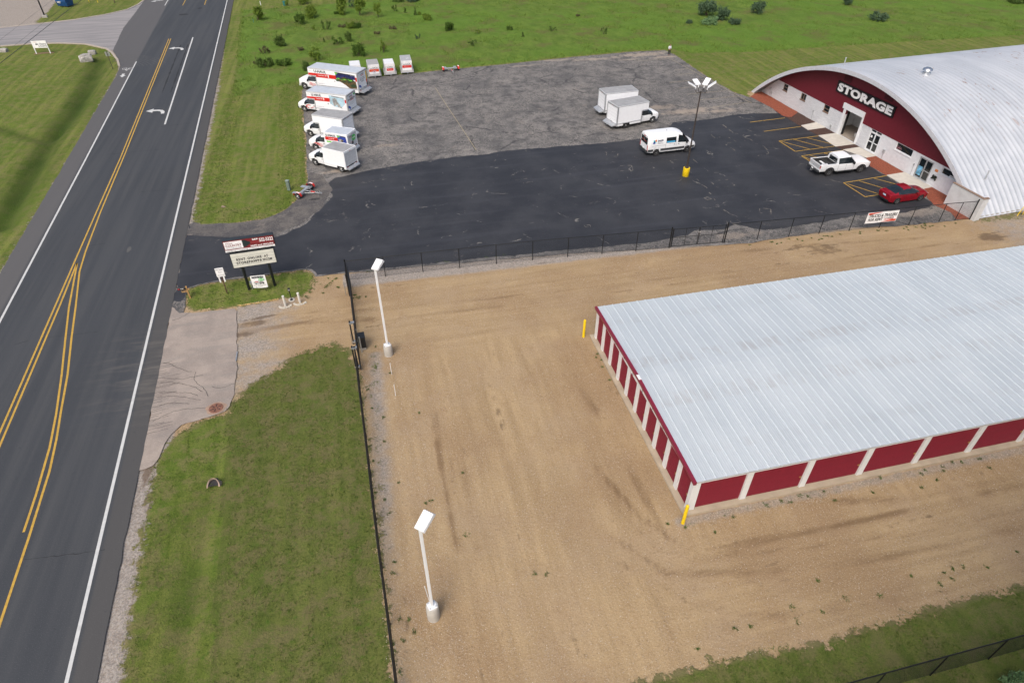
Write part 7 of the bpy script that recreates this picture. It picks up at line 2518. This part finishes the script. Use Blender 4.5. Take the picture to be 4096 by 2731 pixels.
skin_mesh('trousers', jt, [(0, 1), (1, 2), (2, 3), (0, 4), (4, 5), (5, 6)], mat('trousers_dark', (.018, .018, .024), .8), pe)
for s in (1, -1):
    skin_mesh('shoe', [J(s * .14, .05, .06, .05), J(s * .15, -.08, .045, .045, .035), J(s * .155, -.17, .04, .035, .03)], [(0, 1), (1, 2)], BLACK, pe)
skin_mesh('hair', [J(0, -.05, 1.70, .085, .09), J(0, -.045, 1.765, .075, .08), J(0, -.0, 1.68, .06)], [(0, 1), (0, 2)], mat('hair_dark', (.03, .02, .015), .8), pe)
mb = MB()
for s in (1, -1): mb.box((s * .032 * k, -.168 * k, 1.685 * k), (.02, .01, .01))
mb.box((0, -.178 * k, 1.66 * k), (.018, .03, .03))
mb.build('face', SKIN, pe)
o = MB().box((0, 0, 0), (.18, .11, .05)).tube((.06, .04, .02), (.08, .07, .12), .006, n=5).tube((-.06, .04, .02), (-.08, .07, .12), .006, n=5).build('controller', mat('controller_grey', (.08, .08, .085), .5), None, bevel=.01)
c8, s8 = math.cos(R(8)), math.sin(R(8))
o.location = (47.75 + .30 * k * s8, 96.55 - .30 * k * c8, .03 + 1.12 * k)
o.rotation_euler = (0, 0, R(8))
tag(o, 'small dark controller held by the man at the far corner', 'controller')


# ------------------------------------------------------------ planting
def leaf_mat(name, a, b, c):
    m = bpy.data.materials.new(name)
    t = NT(m)
    P = t.co()
    col = t.mix(t.ramp(t.noise(P, 2.2, 3), .35, .65), a, b)
    col = t.mix(t.ramp(t.noise(P, 9.0, 2), .52, .72, 0, .8), col, c)
    t.l(col, t.b.inputs['Base Color'])
    t.b.inputs['Roughness'].default_value = .7
    t.b.inputs['Specular IOR Level'].default_value = .2
    t.b.inputs['Subsurface Weight'].default_value = 0
    return m


LEAF = {'light': leaf_mat('leaf_light', (.090, .155, .018), (.15, .22, .032), (.20, .26, .05)),
        'mid': leaf_mat('leaf_mid', (.040, .088, .014), (.080, .140, .022), (.11, .17, .03)),
        'dark': leaf_mat('leaf_dark', (.055, .100, .020), (.092, .150, .034), (.13, .19, .045)),
        'blue': leaf_mat('leaf_blue', (.045, .085, .045), (.080, .130, .070), (.12, .18, .10)),
        'brown': leaf_mat('leaf_brown', (.090, .088, .042), (.135, .120, .060), (.10, .14, .04)),
        'pale': leaf_mat('leaf_pale', (.10, .19, .08), (.16, .27, .12), (.22, .33, .17))}
BARK = mat('bark', (.10, .075, .055), .9, var=.25)


def crown_mesh(kind, shape, seed, n=900, leaf=.13):
    """unit crown: radius 1, height 1 (0..1); leaves in clumps with gaps between"""
    rs = np.random.RandomState(seed)
    v, f = [], []
    clumps = []
    nc = {'round': 26, 'sapling': 16, 'cone': 22, 'low': 24, 'sparse': 10, 'tree': 60}[shape]
    for i in range(nc):
        a = rs.rand() * 2 * math.pi
        if shape == 'round': r, z = math.sqrt(rs.rand()) * .78, .22 + .6 * rs.rand(); s = .34
        elif shape == 'low': r, z = math.sqrt(rs.rand()) * .85, .15 + .5 * rs.rand() * (1 - .0); s = .30
        elif shape == 'sapling': z = .15 + .8 * rs.rand(); r = (.25 + .55 * math.sin(math.pi * min(1, z * .85))) * math.sqrt(rs.rand()); s = .26
        elif shape == 'cone': z = rs.rand() ** 1.3 * .9 + .05; r = (1 - z) * .75 * math.sqrt(rs.rand()) + .02; s = .24
        elif shape == 'tree': z = .30 + .6 * rs.rand(); r = .9 * math.sqrt(rs.rand()) * math.sqrt(max(.05, 1 - ((z - .58) / .42) ** 2)); s = .24
        else: r, z = math.sqrt(rs.rand()) * .8, .2 + .6 * rs.rand(); s = .22
        if shape == 'round': r *= math.sqrt(max(.15, 1 - ((z - .4) / .62) ** 2))
        clumps.append((r * math.cos(a), r * math.sin(a), z, s * (.7 + .6 * rs.rand())))
    for i in range(n):
        cx, cy, cz, s = clumps[rs.randint(nc)]
        d = rs.normal(size=3)
        d /= np.linalg.norm(d) + 1e-9
        q = abs(rs.normal()) * .55 + .12
        p = np.array([cx, cy, cz]) + d * s * q * np.array([1, 1, .75])
        if p[2] < .02: p[2] = abs(p[2]) + .02
        u = rs.normal(size=3); u /= np.linalg.norm(u)
        w_ = np.cross(u, d * .6 + rs.normal(size=3) * .5); w_ /= np.linalg.norm(w_) + 1e-9
        L = leaf * (.6 + .8 * rs.rand())
        W = L * .5
        b = len(v)
        v += [tuple(p - u * L / 2), tuple(p + w_ * W / 2), tuple(p + u * L / 2), tuple(p - w_ * W / 2)]
        f.append((b, b + 1, b + 2, b + 3))
    me = bpy.data.meshes.new('crown')
    me.from_pydata(v, [], f)
    me.materials.append(LEAF[kind])
    me.update()
    return me


def stem_mesh(seed, n=5, r=.03, upright=.8):
    rs = np.random.RandomState(seed)
    mb = MB()
    for i in range(n):
        a = rs.rand() * 2 * math.pi
        l = .25 + .5 * rs.rand()
        p1 = Vector((math.cos(a) * l * .35, math.sin(a) * l * .35, .4 * upright))
        p2 = Vector((math.cos(a + .3) * l, math.sin(a + .3) * l, .78 * upright))
        mb.tube((0, 0, -.03), p1, r, r * .7, n=5).tube(p1, p2, r * .7, r * .3, n=5)
    me = bpy.data.meshes.new('stem')
    me.from_pydata(mb.v, [], mb.f)
    me.materials.append(BARK)
    return me


_protos = {}


def bush(x, y, wid, ht, kind, shape, label, cat='bush', group='bushes in the meadow', seed=0, tall=False):
    key = (kind, shape, seed % 3)
    if key not in _protos:
        n = {'round': 2600, 'low': 2200, 'sapling': 1700, 'cone': 1500, 'sparse': 900, 'tree': 3000}[shape]
        _protos[key] = (crown_mesh(kind, shape, 11 + seed % 3 * 7 + len(_protos), n, .145 if shape != 'tree' else .085), stem_mesh(seed + 3, 6))
    cm_, sm_ = _protos[key]
    rt = empty('bush' if cat == 'bush' else 'sapling', (x, y, .05), seed * 1.3, label, cat, group)
    c = bpy.data.objects.new('crown', cm_); COL.objects.link(c); c.parent = rt
    c.scale = (wid / 2, wid / 2 * .9, ht)
    s = bpy.data.objects.new('stem', sm_); COL.objects.link(s); s.parent = rt
    s.scale = (wid / 2 * .8, wid / 2 * .8, ht * .9)
    return rt


ZA = lambda x, y: (1000 + x * .2976, y * .2976)
ZB = lambda x, y: (2000 + x * .4252, y * .4252)
ZC = lambda x, y: (3000 + x * .466, y * .466)
ZD = lambda x, y: (1000 + x * .4252, y * .4252)
BUSHES = [
    (ZA, 105, 290, 200, 190, 'light', 'sapling', 'light green sapling nearest the road verge, upper left of the meadow', 'sapling'),
    (ZA, 830, 262, 175, 180, 'light', 'round', 'light yellowish sapling with a dark foot, left of the tall pair', 'sapling'),
    (ZA, 680, 340, 150, 140, 'mid', 'round', 'mid green bush just left below the yellowish sapling', 'bush'),
    (ZA, 400, 645, 160, 150, 'dark', 'round', 'dark round bush in the left of the meadow, standing alone', 'bush'),
    (ZA, 200, 735, 160, 120, 'brown', 'sparse', 'thin brownish bush low in the left of the meadow', 'bush'),
    (ZA, 205, 915, 210, 150, 'dark', 'low', 'broad dark bush nearest the mown lawn, left of its twin', 'bush'),
    (ZA, 100, 890, 120, 110, 'brown', 'sparse', 'brown twiggy bush against the left side of the broad dark bush', 'bush'),
    (ZA, 460, 895, 210, 120, 'mid', 'low', 'broad low bush right of the broad dark one, behind the long truck cab', 'bush'),
    (ZA, 880, 835, 200, 185, 'light', 'sapling', 'bright yellow green sapling right behind the longest truck', 'sapling'),
    (ZA, 765, 965, 120, 130, 'dark', 'round', 'dark bush at the front corner of the longest truck box', 'bush'),
    (ZA, 1040, 420, 130, 150, 'dark', 'sparse', 'dark ragged bush with pointed shoots in mid meadow', 'sapling'),
    (ZA, 1335, 575, 105, 145, 'dark', 'round', 'small dense dark bush, egg shaped, in mid meadow', 'bush'),
    (ZA, 1275, 225, 220, 250, 'light', 'sapling', 'left of the two tallest light green saplings', 'sapling'),
    (ZA, 1480, 230, 190, 240, 'light', 'sapling', 'right of the two tallest light green saplings', 'sapling'),
    (ZA, 1385, 120, 110, 130, 'blue', 'sparse', 'grey green thin bush between the tops of the tallest saplings', 'bush'),
    (ZA, 1350, 395, 110, 110, 'light', 'low', 'light low bush below the tallest saplings', 'bush'),
    (ZA, 1440, 390, 150, 100, 'mid', 'low', 'mid green low bush below the right tallest sapling', 'bush'),
    (ZA, 1470, 785, 180, 180, 'mid', 'round', 'round mid green bush behind the left cargo trailers', 'bush'),
    (ZA, 1800, 735, 130, 210, 'light', 'sparse', 'tall thin light sapling behind the middle trailer', 'sapling'),
    (ZA, 1725, 255, 110, 190, 'light', 'sapling', 'slim light sapling right of the tallest pair', 'sapling'),
    (ZA, 1945, 175, 90, 110, 'mid', 'sparse', 'mid green bush with a bare shoot, top centre left', 'bush'),
    (ZA, 2090, 190, 60, 70, 'mid', 'cone', 'small pointed bush near the top, left of the dark cone', 'bush'),
    (ZA, 2225, 222, 60, 115, 'dark', 'cone', 'narrow dark cone shaped bush near the top', 'sapling'),
    (ZA, 2280, 217, 55, 60, 'light', 'low', 'little bright bush at the foot of the dark cone', 'bush'),
    (ZA, 2265, 552, 85, 95, 'blue', 'sparse', 'bluish ragged bush in the centre of the meadow', 'bush'),
    (ZA, 1190, 615, 170, 130, 'mid', 'sparse', 'loose mid green bush left of the dense egg shaped one', 'bush'),
    (ZA, 495, 85, 60, 90, 'light', 'sapling', 'small light sapling hiding the teal box', 'sapling'),
    (ZA, 710, 65, 170, 120, 'light', 'round', 'light sapling cut by the top edge, upper left of the meadow', 'sapling'),
    (ZA, 2000, 45, 170, 70, 'dark', 'low', 'dark spreading bush at the top edge, left half of the clump', 'bush'),
    (ZA, 2190, 40, 170, 75, 'blue', 'low', 'dark spreading bush at the top edge, right half of the clump', 'bush'),
    (ZA, 690, 695, 110, 60, 'brown', 'low', 'low brown bush above the bright sapling by the truck', 'bush'),
    (ZA, 1710, 475, 90, 50, 'brown', 'low', 'low brown clump right of the dense egg shaped bush', 'bush'),
    (ZA, 1925, 410, 110, 60, 'brown', 'low', 'low brown clump in the centre of the meadow', 'bush'),
    (ZA, 1000, 582, 45, 60, 'mid', 'cone', 'tiny pointed bush left of the loose mid green one', 'bush'),
    (ZA, 1165, 207, 70, 60, 'mid', 'low', 'tiny bush left of the tallest pair', 'bush'),
    (ZA, 1240, 385, 110, 60, 'brown', 'low', 'brown clump left of the light low bush', 'bush'),
    (ZA, 850, 425, 70, 100, 'light', 'sparse', 'very thin light shoot in the left meadow', 'sapling'),
    (ZD, 1880, 302, 110, 90, 'mid', 'round', 'mid green bush high above the far tow dolly', 'bush'),
    (ZD, 1672, 200, 90, 75, 'light', 'low', 'light low bush left above the far tow dolly', 'bush'),
    (ZD, 2100, 440, 100, 60, 'dark', 'sparse', 'dark twiggy low bush right of the far tow dolly', 'bush'),
    (ZD, 2150, 335, 60, 55, 'light', 'sparse', 'little light shoot right above the far tow dolly', 'sapling'),
    (ZB, 95, 292, 60, 50, 'mid', 'low', 'small bush left of centre above the lot', 'bush'),
    (ZB, 215, 362, 50, 50, 'dark', 'cone', 'small dark pointed bush above the far lot edge', 'bush'),
    (ZB, 500, 305, 90, 50, 'dark', 'sparse', 'low dark twiggy bush in the open meadow', 'bush'),
    (ZB, 735, 162, 42, 32, 'brown', 'low', 'tiny brown bush high in the open meadow', 'bush'),
    (ZB, 978, 338, 60, 85, 'dark', 'sparse', 'dark leaning shoot in the meadow left of the man', 'sapling'),
    (ZB, 1960, 165, 190, 145, 'blue', 'round', 'largest grey green bush of the big clump behind the man', 'bush'),
    (ZB, 2110, 212, 150, 130, 'blue', 'round', 'middle bush of the big grey green clump', 'bush'),
    (ZB, 1975, 245, 150, 95, 'pale', 'low', 'pale front bush of the big grey green clump', 'bush'),
    (ZB, 2215, 242, 130, 75, 'blue', 'low', 'lowest right bush of the big grey green clump', 'bush'),
    (ZB, 1785, 232, 62, 50, 'blue', 'low', 'small round bush just left of the big clump', 'bush'),
    (ZC, 80, 132, 130, 110, 'blue', 'round', 'grey green bush right of the big clump', 'bush'),
    (ZC, 842, 52, 95, 70, 'blue', 'round', 'small grey green bush at the top above the arch', 'bush'),
    (ZC, 1120, 192, 160, 90, 'blue', 'low', 'wide grey green bush straight above the arched roof', 'bush'),
    (ZC, 2305, 40, 140, 60, 'dark', 'low', 'dark bush cut by the top right corner', 'bush'),
]
for i, (Z_, x, y, w_, h_, kd, sh, lb, ct) in enumerate(BUSHES):
    px, py = Z_(x, y)
    s = {ZA: .2976, ZB: .4252, ZC: .466, ZD: .4252}[Z_]
    py = max(py, 1)
    a, b = G(px, py), G(px + 10, py)
    mpp = math.hypot(b[0] - a[0], b[1] - a[1]) / 10
    wm = w_ * s * mpp
    hm = h_ * s * mpp * .92
    bush(a[0], a[1] + wm * .22, wm * 1.12, hm, kd, sh, lb, ct, seed=i)


def tuft_stuff(name, pts, hmin, hmax, wd, blades, m, kind_label, seed=1, z0=0.0, lean=.5):
    rs = np.random.RandomState(seed)
    n = len(pts)
    N = n * blades
    base = np.repeat(pts, blades, 0) + rs.normal(scale=wd * 1.6, size=(N, 2))
    a = rs.rand(N) * 2 * math.pi
    h = hmin + (hmax - hmin) * rs.rand(N)
    ln = rs.normal(scale=lean, size=(N, 2)) * h[:, None]
    w = wd * (.6 + .8 * rs.rand(N))
    dx, dy = np.cos(a) * w, np.sin(a) * w
    v = np.zeros((N, 3, 3))
    v[:, 0] = np.stack([base[:, 0] - dx, base[:, 1] - dy, np.full(N, z0)], 1)
    v[:, 1] = np.stack([base[:, 0] + dx, base[:, 1] + dy, np.full(N, z0)], 1)
    v[:, 2] = np.stack([base[:, 0] + ln[:, 0], base[:, 1] + ln[:, 1], z0 + h], 1)
    me = bpy.data.meshes.new(name)
    me.vertices.add(N * 3); me.vertices.foreach_set('co', v.ravel())
    me.loops.add(N * 3); me.loops.foreach_set('vertex_index', np.arange(N * 3, dtype=np.int32))
    me.polygons.add(N)
    me.polygons.foreach_set('loop_start', np.arange(0, N * 3, 3, dtype=np.int32))
    me.polygons.foreach_set('loop_total', np.full(N, 3, dtype=np.int32))
    me.update(calc_edges=True)
    me.materials.append(m)
    o = bpy.data.objects.new(name, me)
    COL.objects.link(o)
    tag(o, kind_label[0], kind_label[1], kind='stuff')
    return o


def scatter(n, x0, x1, y0, y1, seed):
    rs = np.random.RandomState(seed)
    return np.stack([x0 + (x1 - x0) * rs.rand(n), y0 + (y1 - y0) * rs.rand(n)], 1)


def in_view(p, m=60):
    d = np.stack([p[:, 0], p[:, 1], np.full(len(p), -CAM_H)], 1)
    zc = d @ _f
    u = 2048 + FPX * (d @ _r) / zc
    v = 1365.5 + FPX * (d @ _d) / zc
    return (u > -m) & (u < 4096 + m) & (v > -m * 2) & (v < 2731 + m)


BL1 = leaf_mat('blade_meadow', (.095, .165, .022), (.150, .225, .036), (.20, .24, .08))
BL2 = leaf_mat('blade_lawn', (.075, .125, .018), (.13, .18, .032), (.21, .19, .08))
BL3 = leaf_mat('blade_weed', (.055, .095, .020), (.085, .135, .030), (.14, .17, .05))
p = scatter(120000, -30, 140, 84, 172, 1)
p = p[in_view(p)]
sd_ = sdist(p, field)
keep = (sd_ > -.2) & (vnoise(p, .22, 5) * .6 + vnoise(p, .8, 6) * .4 > .34)
tuft_stuff('tall_grass', p[keep], .10, .36, .032, 3, BL1, ('uneven tall meadow grass behind the lot', 'grass'), 2, lean=.35)
p = scatter(70000, -18, 30, 6, 37, 3)
p = p[in_view(p)]
sd_ = np.maximum(sdist(p, lawn_sw), sdist(p, lawn_s))
keep = (sd_ > -.15) & (vnoise(p, .7, 8) * .6 + vnoise(p, 2.2, 9) * .4 > .40)
tuft_stuff('short_grass', p[keep], .03, .08, .014, 4, BL2, ('short grass blades of the near lawns', 'grass'), 4, lean=.5)
p = scatter(26000, -17, 0, 36, 100, 5)
p = p[in_view(p)]
sd_ = np.maximum(sdist(p, grass_ne), sdist(p, island))
keep = (sd_ > -.1) & (sd_ < 3.0)
tuft_stuff('edge_grass', p[keep], .03, .10, .018, 4, BL2, ('grass fringe along the lot and the sign island', 'grass'), 6, lean=.5)

# weeds in the gravel, thick where they gather by walls and fences
rs = np.random.RandomState(12)
wp = []
for (x0, y0, x1, y1, n, sp) in ((-2.1, 34.5, -1.4, 8.5, 55, .35), (14, 17.55, 60, 17.55, 60, .22), (30, 42.45, 53, 41.6, 70, .3), (54, 41.7, 90, 42.9, 110, .5), (-1.5, 46.0, 12, 45.7, 22, .12), (-5.6, 43.4, -4.0, 45.6, 30, .5), (-.4, 34.6, .6, 15.0, 12, 1.6), (-3.2, 43.4, -2.0, 42.2, 14, .3), (13.5, 32.5, 13.4, 18.5, 10, .12), (10, 11.4, 30, 11.9, 40, .4), (-2.4, 36.4, -1.4, 35.0, 12, .4), (16, 16.9, 34, 17.0, 14, .3)):
    t = rs.rand(n)
    wp.append(np.stack([x0 + (x1 - x0) * t + rs.normal(scale=sp, size=n), y0 + (y1 - y0) * t + rs.normal(scale=sp * .6, size=n)], 1))
wp.append(np.array([G(*q) for q in ((1532, 1668), (2372, 1470), (2630, 1972), (2670, 2095), (3010, 2100), (3100, 2080), (2860, 2130), (1560, 1600), (2785, 2118), (2740, 2110), (3280, 2020), (3500, 1890), (1850, 1890), (1808, 2050), (2140, 2290), (2185, 2300), (1860, 2140), (2112, 2190), (3270, 2320))]))
wp = np.concatenate(wp)
wp = wp[rs.rand(len(wp)) < .38]
cl = np.repeat(wp, 9, 0) + rs.normal(scale=.045, size=(len(wp) * 9, 2)) * (.5 + 1.2 * np.repeat(rs.rand(len(wp)), 9))[:, None]
tuft_stuff('weeds', cl, .02, .08, .016, 5, BL3, ('scattered green weeds growing in the gravel', 'weeds'), 7, lean=.9)

# loose pale stones in the gravel
n = 26000
p = np.concatenate([scatter(n, -2.5, 36, 7, 42.5, 21), scatter(5000, -2.6, 1.0, 8, 36, 22), scatter(2200, 13, 40, 17.0, 17.9, 23), scatter(2500, -3, 53, 43, 46, 25)])
bad = (sdist(p, [(13.6, 17.8), (78, 17.8), (78, 33.8), (13.6, 33.8)]) > -.05) | (sdist(p, lawn_s) > 0) | (sdist(p, lawn_sw) > .3) | (sdist(p, lot_poly) > -.05)
p = p[in_view(p) & ~bad]
rs = np.random.RandomState(31)
n = len(p)
s = .012 + .022 * rs.rand(n) ** 2
off = np.array([[1, 0, 0], [-.5, .87, 0], [-.5, -.87, 0], [0, 0, .8]])
V = np.zeros((n, 4, 3))
an = rs.rand(n) * 6.28
for i in range(4):
    V[:, i, 0] = p[:, 0] + s * (off[i, 0] * np.cos(an) - off[i, 1] * np.sin(an))
    V[:, i, 1] = p[:, 1] + s * (off[i, 0] * np.sin(an) + off[i, 1] * np.cos(an))
    V[:, i, 2] = off[i, 2] * s
fs = np.array([[0, 1, 3], [1, 2, 3], [2, 0, 3]])
F = (np.arange(n)[:, None, None] * 4 + fs[None]).reshape(-1, 3)
me = bpy.data.meshes.new('pebbles')
me.vertices.add(n * 4); me.vertices.foreach_set('co', V.ravel())
me.loops.add(len(F) * 3); me.loops.foreach_set('vertex_index', F.ravel().astype(np.int32))
me.polygons.add(len(F))
me.polygons.foreach_set('loop_start', np.arange(0, len(F) * 3, 3, dtype=np.int32))
me.polygons.foreach_set('loop_total', np.full(len(F), 3, dtype=np.int32))
me.update(calc_edges=True)
me.materials.append(mat('pebble', (.48, .42, .35), .85, var=.35, scale=9))
o = bpy.data.objects.new('pebbles', me); COL.objects.link(o)
tag(o, 'loose pale pebbles scattered over the gravel yard', 'pebbles', kind='stuff')

# unseen trees added beyond the near right fence, sized to shade the grass
def tree(x, y, h, r, kind, label, seed):
    key = (kind, 'tree', seed % 2)
    if key not in _protos:
        _protos[key] = (crown_mesh(kind, 'tree', 50 + seed, 9000, .075), None)
    rt = empty('added_shade_tree', (x, y, 0), seed * 1.1, label, 'tree', 'unseen trees added for shade beyond the near right fence')
    c = bpy.data.objects.new('crown', _protos[key][0]); COL.objects.link(c); c.parent = rt
    c.scale = (r, r, h * 1.02)
    mb = MB().tube((0, 0, -.2), (0, 0, h * .5), h * .022, h * .014, n=10)
    for k_ in range(6):
        a = k_ * 1.05
        mb.tube((0, 0, h * (.25 + .04 * k_)), (r * .6 * math.cos(a), r * .6 * math.sin(a), h * (.55 + .04 * k_)), h * .010, h * .003, n=6)
    mb.build('trunk', BARK, rt, smooth=True)


SHADE_TREES = [(23.5, -4.4, 24, 5.6), (32.5, -4.2, 25, 5.8), (41.5, -4.2, 24, 5.6), (15.0, -5.5, 19, 4.6)]
for i, (x, y, h, r) in enumerate(SHADE_TREES):
    tree(x, y, h, r, 'dark', ('unseen tall tree added for shade beyond the near right fence, second from the left', 'unseen tall tree added for shade beyond the near right fence, third from the left', 'unseen tall tree added for shade beyond the near right fence, rightmost', 'unseen tall tree added for shade beyond the near right fence, leftmost and lowest')[i], i)
bush(19.55, 6.35, 1.2, 2.0, 'pale', 'sapling', 'pale leaf tips of a shrub cut by the bottom edge, outside the near fence', 'bush', 'shrubs outside the near fence', seed=1)
bush(23.6, 6.6, 1.3, 1.4, 'pale', 'sapling', 'pale green shrub in the extreme lower right corner', 'bush', 'shrubs outside the near fence', seed=2)
